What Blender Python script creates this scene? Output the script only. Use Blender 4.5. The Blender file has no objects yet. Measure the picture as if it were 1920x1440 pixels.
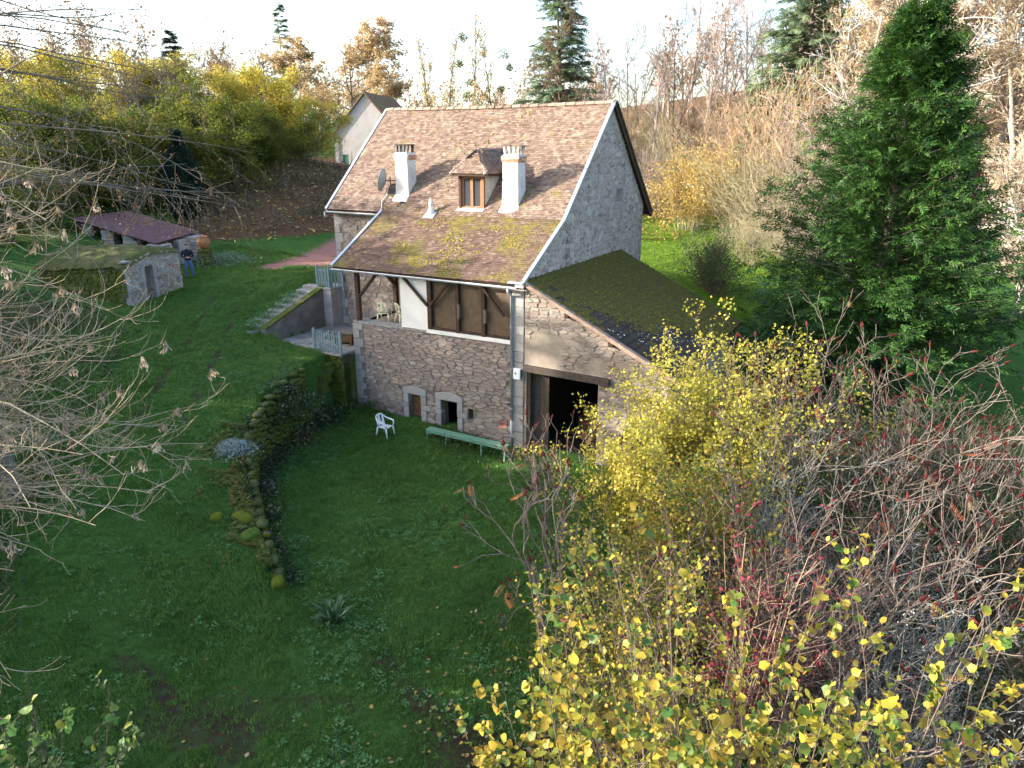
import bpy, math, random
import numpy as np
from mathutils import Vector, Matrix, Euler

PI = math.pi
R = math.radians
scene = bpy.context.scene
col = scene.collection
rng = np.random.default_rng(7)
random.seed(7)

# ------------------------------------------------------------------ camera, sky, sun, exposure
CAM_H = 11.0
PITCH = R(18.14)
cam_d = bpy.data.cameras.new('camera')
cam_d.sensor_width = 36.0
cam_d.lens = 36.0 * 1331 / 1920
cam_d.clip_start = 0.1
cam_d.clip_end = 6000
cam = bpy.data.objects.new('camera', cam_d)
cam.location = (0, 0, CAM_H)
cam.rotation_euler = (PI / 2 - PITCH, 0, 0)
col.objects.link(cam)
scene.camera = cam

SUN_EL = R(18.0)
SUN_AZ = R(-93.0)            # clockwise from +Y: the sun stands to the left, a touch behind the camera
world = bpy.data.worlds.new('World')
scene.world = world
world.use_nodes = True
wn = world.node_tree
wn.nodes.clear()
sky = wn.nodes.new('ShaderNodeTexSky')
sky.sky_type = 'NISHITA'
sky.sun_disc = False
sky.sun_elevation = SUN_EL
sky.sun_rotation = SUN_AZ
sky.altitude = 400
sky.air_density = 1.0
sky.dust_density = 4.0
sky.ozone_density = 1.0
bg = wn.nodes.new('ShaderNodeBackground')
bg.inputs['Strength'].default_value = 0.15
wo = wn.nodes.new('ShaderNodeOutputWorld')
wn.links.new(sky.outputs[0], bg.inputs['Color'])
wn.links.new(bg.outputs[0], wo.inputs['Surface'])

sun_d = bpy.data.lights.new('sun', 'SUN')
sun_d.energy = 3.05
sun_d.angle = R(0.5)
sun_d.color = (1.0, 0.93, 0.82)
sun = bpy.data.objects.new('sun', sun_d)
to_sun = Vector((math.sin(SUN_AZ) * math.cos(SUN_EL), math.cos(SUN_AZ) * math.cos(SUN_EL), math.sin(SUN_EL)))
sun.rotation_euler = to_sun.to_track_quat('Z', 'Y').to_euler()
sun.location = (-60, 0, 60)
col.objects.link(sun)

scene.view_settings.view_transform = 'Standard'
scene.view_settings.look = 'None'
scene.view_settings.gamma = 1.0
scene.view_settings.exposure = 2.3
try:
    scene.view_settings.use_curve_mapping = False
except Exception:
    pass
scene.render.engine = 'CYCLES'
scene.cycles.max_bounces = 6
scene.cycles.transparent_max_bounces = 6
scene.cycles.diffuse_bounces = 3
scene.cycles.glossy_bounces = 2
scene.cycles.transmission_bounces = 4
scene.cycles.use_denoising = True
scene.cycles.sample_clamp_indirect = 8

# ------------------------------------------------------------------ frames of reference
CP, SP = math.cos(PITCH), math.sin(PITCH)
FX = 1331.0
U = np.array([-0.87714616, 0.4802235, 0.0])     # along the house ridge
Vv = np.array([0.4802235, 0.87714616, 0.0])     # across the house, going back
F0 = np.array([0.0, 25.66, 0.0])                # foot of the house front at the downpipe

def uvz(u, v, z):
    return F0 + U * u + Vv * v + np.array([0, 0, z])

def sight(px, py, y):
    """point at distance y in front of the drone, seen at photo pixel px, py"""
    cx, cy = (px - 960) / FX, -(py - 720) / FX
    d = np.array([cx, CP + cy * SP, -SP + cy * CP])
    return np.array([0, 0, CAM_H]) + d * (y / d[1])

# ------------------------------------------------------------------ objects
def empty(name, loc=(0, 0, 0), rz=0.0, parent=None):
    o = bpy.data.objects.new(name, None)
    o.empty_display_size = 0.3
    col.objects.link(o)
    o.location = loc
    o.rotation_euler = (0, 0, rz)
    if parent:
        o.parent = parent
    return o

def tag(o, label=None, cat=None, group=None, kind=None):
    if label: o['label'] = label
    if cat: o['category'] = cat
    if group: o['group'] = group
    if kind: o['kind'] = kind
    return o

def thing(name, label, cat, loc=(0, 0, 0), rz=0.0, group=None):
    return tag(empty(name, loc, rz), label, cat, group)

def link(name, me, parent=None, loc=None):
    o = bpy.data.objects.new(name, me)
    col.objects.link(o)
    if parent: o.parent = parent
    if loc is not None: o.location = loc
    return o

def np_mesh(name, V, F, mats, midx=None, smooth=False):
    """V (n,3); F one (m,k) array or a list of arrays with different k"""
    V = np.asarray(V, dtype=np.float32)
    Fs = [np.asarray(f, dtype=np.int32) for f in (F if isinstance(F, list) else [F]) if len(f)]
    me = bpy.data.meshes.new(name)
    me.vertices.add(len(V))
    me.vertices.foreach_set('co', V.ravel())
    loops = np.concatenate([f.ravel() for f in Fs])
    tot = np.concatenate([np.full(len(f), f.shape[1], np.int32) for f in Fs])
    start = np.concatenate([[0], np.cumsum(tot)[:-1]]).astype(np.int32)
    me.loops.add(len(loops))
    me.loops.foreach_set('vertex_index', loops)
    me.polygons.add(len(tot))
    me.polygons.foreach_set('loop_start', start)
    me.polygons.foreach_set('loop_total', tot)
    for m in (mats if isinstance(mats, (list, tuple)) else [mats]):
        me.materials.append(m)
    if midx is not None:
        me.polygons.foreach_set('material_index', np.asarray(midx, np.int32))
    me.polygons.foreach_set('use_smooth', np.full(len(tot), smooth))
    me.update(calc_edges=True)
    return me

class MB:
    """collects shapes into one mesh"""
    def __init__(s):
        s.v = []; s.f = []; s.m = []; s.mi = 0
    def add(s, vs, fs):
        b = len(s.v)
        s.v.extend([tuple(map(float, p)) for p in vs])
        for f in fs:
            s.f.append(tuple(int(i) + b for i in f)); s.m.append(s.mi)
    def hexa(s, lo4, hi4):
        s.add(list(lo4) + list(hi4), [(3, 2, 1, 0), (4, 5, 6, 7), (0, 1, 5, 4), (1, 2, 6, 5), (2, 3, 7, 6), (3, 0, 4, 7)])
    def box(s, x0, x1, y0, y1, z0, z1, j=0.0):
        def q(x, y, z):
            return (x + random.uniform(-j, j), y + random.uniform(-j, j), z + random.uniform(-j, j)) if j else (x, y, z)
        s.hexa([q(x0, y0, z0), q(x1, y0, z0), q(x1, y1, z0), q(x0, y1, z0)], [q(x0, y0, z1), q(x1, y0, z1), q(x1, y1, z1), q(x0, y1, z1)])
    def beam(s, a, b, w, h, up=(0, 0, 1)):
        a, b = Vector(a), Vector(b)
        d = (b - a).normalized(); x = d.cross(Vector(up))
        if x.length < 1e-4: x = Vector((1, 0, 0))
        x.normalize(); y = x.cross(d)
        x *= w / 2; y *= h / 2
        s.hexa([a - x - y, a + x - y, a + x + y, a - x + y], [b - x - y, b + x - y, b + x + y, b - x + y])
    def tube(s, pts, rad, n=8, cap=True):
        pts = [Vector(p) for p in pts]
        rad = rad if isinstance(rad, (list, tuple)) else [rad] * len(pts)
        vs = []; fs = []; x = None
        for i, p in enumerate(pts):
            t = (pts[min(i + 1, len(pts) - 1)] - pts[max(i - 1, 0)]).normalized()
            if x is None: x = t.orthogonal().normalized()
            x = (x - t * x.dot(t)).normalized(); y = t.cross(x)
            vs += [p + (x * math.cos(2 * PI * k / n) + y * math.sin(2 * PI * k / n)) * rad[i] for k in range(n)]
        for i in range(len(pts) - 1):
            for k in range(n):
                k2 = (k + 1) % n
                fs.append((i * n + k, i * n + k2, (i + 1) * n + k2, (i + 1) * n + k))
        if cap:
            fs.append(tuple(range(n - 1, -1, -1))); fs.append(tuple(range((len(pts) - 1) * n, len(pts) * n)))
        s.add(vs, fs)
    def lathe(s, c, prof, n=16):
        vs = []; fs = []
        for r, z in prof:
            vs += [(c[0] + r * math.cos(2 * PI * k / n), c[1] + r * math.sin(2 * PI * k / n), c[2] + z) for k in range(n)]
        for i in range(len(prof) - 1):
            for k in range(n):
                k2 = (k + 1) % n
                fs.append((i * n + k, i * n + k2, (i + 1) * n + k2, (i + 1) * n + k))
        fs.append(tuple(range(n - 1, -1, -1))); fs.append(tuple(range((len(prof) - 1) * n, len(prof) * n)))
        s.add(vs, fs)
    def mesh(s, name, mats, smooth=False):
        me = bpy.data.meshes.new(name)
        me.from_pydata(s.v, [], s.f)
        for m in (mats if isinstance(mats, (list, tuple)) else [mats]): me.materials.append(m)
        me.polygons.foreach_set('material_index', s.m)
        me.polygons.foreach_set('use_smooth', [smooth] * len(s.f))
        me.update()
        return me
    def build(s, name, mats, parent=None, smooth=False, loc=None, bevel=0.0):
        o = link(name, s.mesh(name, mats, smooth), parent, loc)
        if bevel:
            b = o.modifiers.new('bevel', 'BEVEL'); b.width = bevel; b.segments = 2; b.limit_method = 'ANGLE'
        return o

def copy_tree(o, parent=None):
    c = o.copy(); col.objects.link(c)
    if parent: c.parent = parent
    for ch in list(o.children):
        copy_tree(ch, c)
    return c

# ------------------------------------------------------------------ materials
def _ramp(nt, cols, pos=None):
    r = nt.nodes.new('ShaderNodeValToRGB')
    e = r.color_ramp.elements
    n = len(cols)
    while len(e) < n: e.new(0.5)
    for i, c in enumerate(cols):
        e[i].position = pos[i] if pos else (i / (n - 1) if n > 1 else 0)
        e[i].color = (*c, 1)
    return r

def _noise(nt, scale, detail=4, rough=0.6, vec=None, dist=0.0):
    n = nt.nodes.new('ShaderNodeTexNoise')
    n.inputs['Scale'].default_value = scale
    n.inputs['Detail'].default_value = detail
    n.inputs['Roughness'].default_value = rough
    n.inputs['Distortion'].default_value = dist
    if vec: nt.links.new(vec, n.inputs['Vector'])
    return n

def _mix(nt, fac, a, b, blend='MIX'):
    m = nt.nodes.new('ShaderNodeMix'); m.data_type = 'RGBA'; m.blend_type = blend
    for inp, v in ((m.inputs['Factor'], fac), (m.inputs['A'], a), (m.inputs['B'], b)):
        if hasattr(v, 'is_output') or isinstance(v, bpy.types.NodeSocket): nt.links.new(v, inp)
        elif isinstance(v, (int, float)): inp.default_value = v
        else: inp.default_value = (*v, 1)
    return m.outputs['Result']

def _math(nt, op, a, b=None, clamp=False):
    m = nt.nodes.new('ShaderNodeMath'); m.operation = op; m.use_clamp = clamp
    for i, v in enumerate((a, b)):
        if v is None: continue
        if isinstance(v, bpy.types.NodeSocket): nt.links.new(v, m.inputs[i])
        else: m.inputs[i].default_value = v
    return m.outputs[0]

def _maprange(nt, v, a, b, c=0.0, d=1.0):
    m = nt.nodes.new('ShaderNodeMapRange')
    nt.links.new(v, m.inputs['Value'])
    for k, x in zip(('From Min', 'From Max', 'To Min', 'To Max'), (a, b, c, d)): m.inputs[k].default_value = x
    return m.outputs[0]

def base_mat(name):
    m = bpy.data.materials.new(name); m.use_nodes = True
    nt = m.node_tree
    b = nt.nodes['Principled BSDF']
    tc = nt.nodes.new('ShaderNodeTexCoord')
    return m, nt, b, tc

def rand_socket(nt, how):
    if how == 'island':
        return nt.nodes.new('ShaderNodeNewGeometry').outputs['Random Per Island']
    return nt.nodes.new('ShaderNodeObjectInfo').outputs['Random']

def surf(name, cols, scale=3.0, rough=0.85, spec=0.25, bump=0.0, bscale=40.0, rand=None, rcols=None, rmix=0.6, moss=None, lichen=None, detail=6, world_xyz=False, metal=0.0):
    """noise-coloured surface; rand 'island' / 'object' adds a colour for each piece; moss / lichen = (colour, amount, scale)"""
    m, nt, b, tc = base_mat(name)
    vec = tc.outputs['Object']
    if world_xyz:
        vec = nt.nodes.new('ShaderNodeNewGeometry').outputs['Position']
    n = _noise(nt, scale, detail, 0.62, vec)
    rp = _ramp(nt, cols, [0.28 + 0.44 * i / max(1, len(cols) - 1) for i in range(len(cols))])
    nt.links.new(n.outputs['Fac'], rp.inputs[0])
    c = rp.outputs[0]
    if rand:
        rr = _ramp(nt, rcols or cols)
        nt.links.new(rand_socket(nt, rand), rr.inputs[0])
        c = _mix(nt, rmix, c, rr.outputs[0])
        fine = _noise(nt, scale * 6, 4, 0.7, vec)
        c = _mix(nt, 0.5, c, _maprange_col(nt, fine.outputs['Fac'], 0.55, 1.45), 'MULTIPLY')
    for extra in (moss, lichen):
        if extra:
            mn = _noise(nt, extra[2], 8, 0.7, vec)
            f = _maprange(nt, mn.outputs['Fac'], 1.0 - extra[1] - 0.06, 1.0 - extra[1] + 0.06)
            mc = _noise(nt, extra[2] * 9, 3, 0.6, vec)
            k = extra[0]
            r2 = _ramp(nt, [tuple(x * 0.55 for x in k), tuple(x * 1.3 for x in k)], [0.3, 0.7])
            nt.links.new(mc.outputs['Fac'], r2.inputs[0])
            c = _mix(nt, f, c, r2.outputs[0])
    nt.links.new(c, b.inputs['Base Color'])
    b.inputs['Roughness'].default_value = rough
    b.inputs['Specular IOR Level'].default_value = spec
    b.inputs['Metallic'].default_value = metal
    if bump:
        bn = _noise(nt, bscale, 5, 0.65, vec)
        bp = nt.nodes.new('ShaderNodeBump'); bp.inputs['Strength'].default_value = bump; bp.inputs['Distance'].default_value = 0.03
        nt.links.new(bn.outputs['Fac'], bp.inputs['Height']); nt.links.new(bp.outputs[0], b.inputs['Normal'])
    return m

def _maprange_col(nt, v, lo, hi):
    x = _maprange(nt, v, 0.3, 0.7, lo, hi)
    cc = nt.nodes.new('ShaderNodeCombineColor')
    for i in range(3): nt.links.new(x, cc.inputs[i])
    return cc.outputs[0]

def leafmat(name, cols, pos=None, trans=0.4, rough=0.6, rand='island', big=None, spec=0.2):
    """two-sided leaf: a colour for each leaf, light passing through; big = (scale, colours) tints whole regions of the crown"""
    m, nt, b, tc = base_mat(name)
    rr = _ramp(nt, cols, pos)
    s = rand_socket(nt, rand)
    if big:
        n = _noise(nt, big, 2, 0.5, tc.outputs['Object'])
        s = _math(nt, 'ADD', _math(nt, 'MULTIPLY', s, 0.5), _maprange(nt, n.outputs['Fac'], 0.3, 0.7, 0.0, 0.5), True)
    nt.links.new(s, rr.inputs[0])
    nt.links.new(rr.outputs[0], b.inputs['Base Color'])
    b.inputs['Roughness'].default_value = rough
    b.inputs['Specular IOR Level'].default_value = spec
    t = nt.nodes.new('ShaderNodeBsdfTranslucent')
    nt.links.new(rr.outputs[0], t.inputs['Color'])
    mx = nt.nodes.new('ShaderNodeMixShader'); mx.inputs[0].default_value = trans
    nt.links.new(b.outputs[0], mx.inputs[1]); nt.links.new(t.outputs[0], mx.inputs[2])
    nt.links.new(mx.outputs[0], nt.nodes['Material Output'].inputs['Surface'])
    return m

# ------------------------------------------------------------------ plants: whole levels of branches at once
def nrm(a):
    return a / np.maximum(np.linalg.norm(a, axis=-1, keepdims=True), 1e-9)

def wander(g, p0, d0, L, n, bend=0.12, trop=(0, 0, 0)):
    """N polylines of n segments: p0, d0 (N,3), L (N,) -> (N,n+1,3)"""
    N = len(p0)
    P = np.zeros((N, n + 1, 3)); P[:, 0] = p0
    d = nrm(np.asarray(d0, float)); trop = np.asarray(trop, float)
    for i in range(n):
        d = nrm(d + g.normal(0, bend, (N, 3)) + trop)
        P[:, i + 1] = P[:, i] + d * (L / n)[:, None]
    return P

def spawn(g, P, L, Rr, k, f0=0.25, f1=1.0, ang=(45, 12), lr=(0.35, 0.65), short=0.5, rr=0.55, up=0.0):
    """k children on each polyline -> p0, d0, L, R"""
    N, m, _ = P.shape
    f = (np.arange(k)[None, :] + g.random((N, k))) / k * (f1 - f0) + f0
    x = np.clip(f * (m - 1), 0, m - 1.001); i = x.astype(int); t = (x - i)[..., None]
    ar = np.arange(N)[:, None]
    A, B = P[ar, i], P[ar, i + 1]
    p = A * (1 - t) + B * t
    tan = nrm(B - A)
    ref = nrm(g.normal(0, 1, (N, k, 3)))
    side = nrm(ref - tan * np.sum(ref * tan, -1, keepdims=True))
    a = np.radians(g.normal(ang[0], ang[1], (N, k, 1)))
    d = tan * np.cos(a) + side * np.sin(a)
    d[..., 2] += up
    Lc = L[:, None] * g.uniform(lr[0], lr[1], (N, k)) * (1 - short * f)
    Rc = Rr[:, None] * rr * (1 - 0.5 * f)
    return p.reshape(-1, 3), nrm(d).reshape(-1, 3), Lc.ravel(), Rc.ravel()

def tubes(P, R0, R1, sides=4):
    """P (N,m,3), radii (N,) at both ends -> V, F(quads)"""
    N, m, _ = P.shape
    T = np.zeros_like(P)
    T[:, 1:-1] = P[:, 2:] - P[:, :-2]; T[:, 0] = P[:, 1] - P[:, 0]; T[:, -1] = P[:, -1] - P[:, -2]
    T = nrm(T)
    ref = np.where(np.abs(T[..., 2:3]) > 0.9, np.array([1.0, 0, 0]), np.array([0, 0, 1.0]))
    X = nrm(np.cross(T, ref)); Y = np.cross(T, X)
    f = np.linspace(0, 1, m)[None, :, None, None]
    rad = np.asarray(R0)[:, None, None, None] * (1 - f) + np.asarray(R1)[:, None, None, None] * f
    th = np.arange(sides) / sides * 2 * PI
    V = P[:, :, None, :] + rad * (X[:, :, None, :] * np.cos(th)[None, None, :, None] + Y[:, :, None, :] * np.sin(th)[None, None, :, None])
    idx = np.arange(N * m * sides).reshape(N, m, sides)
    a = idx[:, :-1]; b = idx[:, 1:]
    Fq = np.stack([a, np.roll(a, -1, 2), np.roll(b, -1, 2), b], -1).reshape(-1, 4)
    return V.reshape(-1, 3), Fq

class Cat:
    """concatenates numpy geometry, faces grouped by size"""
    def __init__(s):
        s.V = []; s.F = {}; s.n = 0; s.M = {}
    def add(s, V, F, mi=0):
        if len(V) == 0: return
        s.V.append(np.asarray(V, np.float32))
        F = np.asarray(F)
        s.F.setdefault(F.shape[1], []).append(F + s.n)
        s.M.setdefault(F.shape[1], []).append(np.full(len(F), mi))
        s.n += len(V)
    def mesh(s, name, mats, smooth=False):
        ks = sorted(s.F)
        return np_mesh(name, np.concatenate(s.V), [np.concatenate(s.F[k]) for k in ks], mats, np.concatenate([np.concatenate(s.M[k]) for k in ks]), smooth)
    def build(s, name, mats, parent=None, smooth=False, loc=None):
        return link(name, s.mesh(name, mats, smooth), parent, loc)

def stamp(TV, TF, pos, X, Y, Z, sc):
    """bake copies of a template: axes X,Y,Z (n,3), scale (n,) or (n,3)"""
    TV = np.asarray(TV, float); n = len(pos); k = len(TV)
    sc = np.asarray(sc, float)
    if sc.ndim == 1: sc = np.repeat(sc[:, None], 3, 1)
    V = pos[:, None, :] + X[:, None, :] * (TV[None, :, 0:1] * sc[:, None, 0:1]) + Y[:, None, :] * (TV[None, :, 1:2] * sc[:, None, 1:2]) + Z[:, None, :] * (TV[None, :, 2:3] * sc[:, None, 2:3])
    TF = np.asarray(TF)
    Fq = (TF[None] + (np.arange(n) * k)[:, None, None]).reshape(-1, TF.shape[1])
    return V.reshape(-1, 3), Fq

def axes(g, n, main=None, spread=1.0, flat=None):
    """random frames; main (n,3): X axis leans to it; flat: how strongly the leaf's face looks up"""
    if main is None: X = nrm(g.normal(0, 1, (n, 3)))
    else: X = nrm(main + g.normal(0, spread, (n, 3)))
    r = g.normal(0, 1, (n, 3))
    if flat is not None: r = r * (1 - flat) + np.array([0, 0, 1.0]) * flat * 2
    Z = nrm(r - X * np.sum(r * X, -1, keepdims=True))
    return X, np.cross(Z, X), Z

LEAF4 = ([(0, 0, 0), (0.5, 0.32, 0.05), (1, 0, 0), (0.5, -0.32, 0.05)], [(0, 1, 2, 3)])
LEAF6 = ([(0, 0, 0), (0.28, 0.42, 0.06), (0.72, 0.40, 0.05), (1.0, 0, -0.04), (0.72, -0.40, 0.05), (0.28, -0.42, 0.06)], [(0, 1, 2, 3), (0, 3, 4, 5)])
# ------------------------------------------------------------------ materials for the setting
def ground_material():
    m, nt, b, tc = base_mat('ground_soil_and_turf')
    pos = nt.nodes.new('ShaderNodeNewGeometry').outputs['Position']
    n1 = _noise(nt, 0.5, 6, 0.6, pos); n2 = _noise(nt, 6, 8, 0.75, pos); n3 = _noise(nt, 45, 4, 0.7, pos)
    r1 = _ramp(nt, [(0.028, 0.065, 0.014), (0.045, 0.11, 0.022), (0.075, 0.16, 0.032)], [0.3, 0.5, 0.72])
    nt.links.new(n2.outputs['Fac'], r1.inputs[0])
    soil = _ramp(nt, [(0.03, 0.022, 0.015), (0.075, 0.052, 0.034)], [0.35, 0.7])
    nt.links.new(n3.outputs['Fac'], soil.inputs[0])
    sa = nt.nodes.new('ShaderNodeAttribute'); sa.attribute_name = 'soil'
    f = _maprange(nt, _math(nt, 'ADD', sa.outputs['Fac'], _math(nt, 'MULTIPLY', _math(nt, 'SUBTRACT', n2.outputs['Fac'], 0.5), 1.6)), 0.35, 0.65)
    c = _mix(nt, f, r1.outputs[0], soil.outputs[0])
    litter = _ramp(nt, [(0.05, 0.028, 0.018), (0.13, 0.075, 0.04), (0.22, 0.14, 0.07)], [0.3, 0.55, 0.8])
    nt.links.new(n3.outputs['Fac'], litter.inputs[0])
    la = nt.nodes.new('ShaderNodeAttribute'); la.attribute_name = 'litter'
    f2 = _maprange(nt, _math(nt, 'ADD', la.outputs['Fac'], _math(nt, 'MULTIPLY', _math(nt, 'SUBTRACT', n2.outputs['Fac'], 0.5), 1.2)), 0.4, 0.7)
    c = _mix(nt, f2, c, litter.outputs[0])
    red = _ramp(nt, [(0.20, 0.10, 0.085), (0.31, 0.165, 0.14)], [0.3, 0.7])
    nt.links.new(n3.outputs['Fac'], red.inputs[0])
    ra = nt.nodes.new('ShaderNodeAttribute'); ra.attribute_name = 'drive'
    f3 = _maprange(nt, _math(nt, 'ADD', ra.outputs['Fac'], _math(nt, 'MULTIPLY', _math(nt, 'SUBTRACT', n2.outputs['Fac'], 0.5), 1.0)), 0.4, 0.62)
    c = _mix(nt, f3, c, red.outputs[0])
    c = _mix(nt, 0.6, c, _maprange_col(nt, n1.outputs['Fac'], 0.7, 1.3), 'MULTIPLY')
    nt.links.new(c, b.inputs['Base Color'])
    b.inputs['Roughness'].default_value = 0.95; b.inputs['Specular IOR Level'].default_value = 0.1
    bp = nt.nodes.new('ShaderNodeBump'); bp.inputs['Strength'].default_value = 0.8; bp.inputs['Distance'].default_value = 0.06
    nt.links.new(n3.outputs['Fac'], bp.inputs['Height']); nt.links.new(bp.outputs[0], b.inputs['Normal'])
    return m

# ------------------------------------------------------------------ terrain
LOW = np.array([(0, 25.66, 0), (-6.7, 29.3, .49), (-7.3, 30.2, .47), (-8.6, 26.8, .4), (-9, 24.2, .35), (-8.3, 20.9, .3), (-7.3, 18.6, .25), (-5.9, 16, .2),
                (-4, 12, .1), (-2.7, 10.9, .05), (-5, 5, .1), (0, 18, .02), (5, 10, -.2), (10, 20, -.2), (3.3, 23.9, .05), (16, 29, .1), (25, 20, 0), (0, 0, -.2),
                (9, 33, 1.6), (7, 36.6, 2.6), (11, 38.8, 2.7), (16.8, 49, 4.0), (11.2, 58, 5.0), (22, 56, 6.0), (24, 40, 2.4), (32, 34, 1.2), (3, 38, 4.2), (5, 45, 4.7), (0, 50, 5.1), (-7, 47, 5.0), (0, 60, 6),
                (30, 5, -.5), (-10, 10, .4), (40, 55, 7), (-6.7, 34, 3.5)])
UPP = np.array([(-17.3, 31.4, 4.3), (-16.7, 35.3, 4.5), (-16.9, 37.1, 4.7), (-17, 39.6, 5.), (-16, 28.4, 4.), (-12.4, 18.7, 2.8), (-11, 14, 1.5), (-8.1, 27.9, 2.9), (-8.3, 25, 2.6),
                (-8.9, 23, 2.25), (-9.3, 21.4, 1.95), (-8.6, 19.6, 1.5), (-7.8, 18.2, 1.2), (-6.7, 16.5, .8), (-5.4, 14.5, .35), (-8.2, 11.7, .55), (-6, 8, .25), (-4, 10, .1), (-11.8, 30.5, 3.3), (-12.2, 33.6, 4.2),
                (-11.7, 23.3, 2.75), (-9.5, 36, 4.85), (-10.7, 34.5, 4.5), (-12.6, 45.6, 5.), (-13.1, 39.6, 4.9), (-8, 45, 5), (-9, 52, 5.3), (-18, 48, 6.9), (-14, 52, 7.2), (-22, 47, 6.6), (-30, 46, 7.4),
                (-24, 40, 5.8), (-20, 41.5, 5.3), (-25, 33, 5.6), (-20.5, 27, 4.8), (-18, 22, 4), (-16, 16, 3), (-15, 10, 2), (-30, 20, 6), (-40, 30, 8), (-45, 50, 11), (-20, 60, 10), (-11, 60, 8.2),
                (-16, 70, 9.7), (-5, 65, 7.2), (0, 60, 6), (-40, 75, 13), (0, 80, 7.5), (0, 50, 5.1), (5, 45, 4.7), (3, 38, 4.2), (-7, 47, 5.0), (0, 0, -.2), (-9.4, 30.0, 2.95), (-10.2, 28.5, 3.0), (-20, 0, 2), (11.2, 58, 5.0)])
FAR = np.array([(30, 75, 11), (50, 60, 13), (70, 90, 22), (30, 110, 17), (0, 110, 10), (-40, 110, 14), (-80, 60, 18), (-90, 20, 14), (-60, 0, 8), (60, 20, 3), (90, 40, 12), (0, -40, -2), (60, -30, -1), (-60, -40, 4)])

def tps(pts):
    n = len(pts); P = pts[:, :2] / 10.0
    d = np.linalg.norm(P[:, None] - P[None], axis=-1)
    K = np.where(d > 0, d * d * np.log(d + 1e-12), 0) + np.eye(n) * 0.02
    A = np.zeros((n + 3, n + 3)); A[:n, :n] = K; A[:n, n] = 1; A[:n, n + 1:] = P; A[n, :n] = 1; A[n + 1:, :n] = P.T
    w = np.linalg.solve(A, np.concatenate([pts[:, 2], np.zeros(3)]))
    def f(x, y):
        q = np.stack([x, y], -1) / 10.0
        out = np.zeros(len(q))
        for s in range(0, len(q), 20000):
            dd = np.linalg.norm(q[s:s + 20000, None] - P[None], axis=-1)
            out[s:s + 20000] = np.where(dd > 0, dd * dd * np.log(dd + 1e-12), 0) @ w[:n] + w[n] + q[s:s + 20000] @ w[n + 1:]
        return out
    return f
f_low = tps(np.concatenate([LOW, FAR])); f_upp = tps(np.concatenate([UPP, FAR]))
# the old retaining wall between the upper grass track and the sunken lawn
WALL = np.array([(-4.0, 9.0), (-5.2, 14.0), (-6.05, 15.9), (-7.0, 17.5), (-7.75, 19.1), (-8.45, 20.7), (-8.95, 22.2), (-8.95, 24.2), (-8.45, 26.6), (-8.0, 28.3), (-7.55, 29.9), (-6.6, 31.2), (-3.5, 33.5), (2.0, 37.0), (6.0, 44.0), (9.0, 60.0), (10, 100)])

def wall_dist(x, y):
    q = np.stack([x, y], -1); best = np.full(len(q), 1e9); sgn = np.ones(len(q)); par = np.zeros(len(q))
    for i in range(len(WALL) - 1):
        a, b = WALL[i], WALL[i + 1]; ab = b - a
        t = np.clip(((q - a) @ ab) / (ab @ ab), 0, 1)
        d = np.linalg.norm(q - (a + t[:, None] * ab), axis=1)
        s = ab[0] * (q[:, 1] - a[1]) - ab[1] * (q[:, 0] - a[0])
        u = d < best
        best[u] = d[u]; sgn[u] = np.where(s[u] > 0, 1, -1); par[u] = i + t[u]
    return best * sgn, par

def sstep(x, a, b):
    t = np.clip((x - a) / (b - a), 0, 1); return t * t * (3 - 2 * t)

def vnoise(x, y, s, seed=0):
    """cheap smooth value noise"""
    g = np.random.default_rng(seed).random((64, 64))
    u = x / s; v = y / s
    i = np.floor(u).astype(int); j = np.floor(v).astype(int)
    a = u - i; b = v - j; a = a * a * (3 - 2 * a); b = b * b * (3 - 2 * b)
    G = lambda p, q: g[p % 64, q % 64]
    return (G(i, j) * (1 - a) + G(i + 1, j) * a) * (1 - b) + (G(i, j + 1) * (1 - a) + G(i + 1, j + 1) * a) * b

def house_uv(x, y):
    q = np.stack([x, y], -1) - F0[:2]
    return q @ U[:2], q @ Vv[:2]

def terrain(x, y, detail=True):
    x = np.atleast_1d(np.asarray(x, float)); y = np.atleast_1d(np.asarray(y, float))
    cx = np.clip(x, -90, 90); cy = np.clip(y, -40, 110)
    d, par = wall_dist(cx, cy)
    w = np.where(par < 2.2, 0.5, 0.10)
    k = sstep(d, -w, w)
    z = f_low(cx, cy) * (1 - k) + f_upp(cx, cy) * k
    # beyond the valley the land rises gently to the horizon
    out = np.hypot(x - cx, y - cy)
    z = z + np.minimum(out * 0.035, 18)
    u, v = house_uv(x, y)
    yard = (u > 7.4) & (u < 11.95) & (v > -0.75) & (v < 9)
    z = np.where(yard, np.minimum(z, 2.6), z)
    inside = (u > -5.5) & (u < 7.4) & (v > 0.6) & (v < 9.0)
    z = np.where(inside, np.minimum(z, -0.1), z)
    if detail:
        near = np.exp(-np.maximum(np.hypot(x, y - 25) - 30, 0) / 20)
        z = z + (vnoise(x, y, 1.7, 3) - .5) * 0.10 * near + (vnoise(x, y, 0.55, 4) - .5) * 0.05 * near
    return z

def gz(x, y):
    return float(terrain(x, y)[0])

def on_ground(x, y, dz=0.0):
    return (x, y, gz(x, y) + dz)

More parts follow.
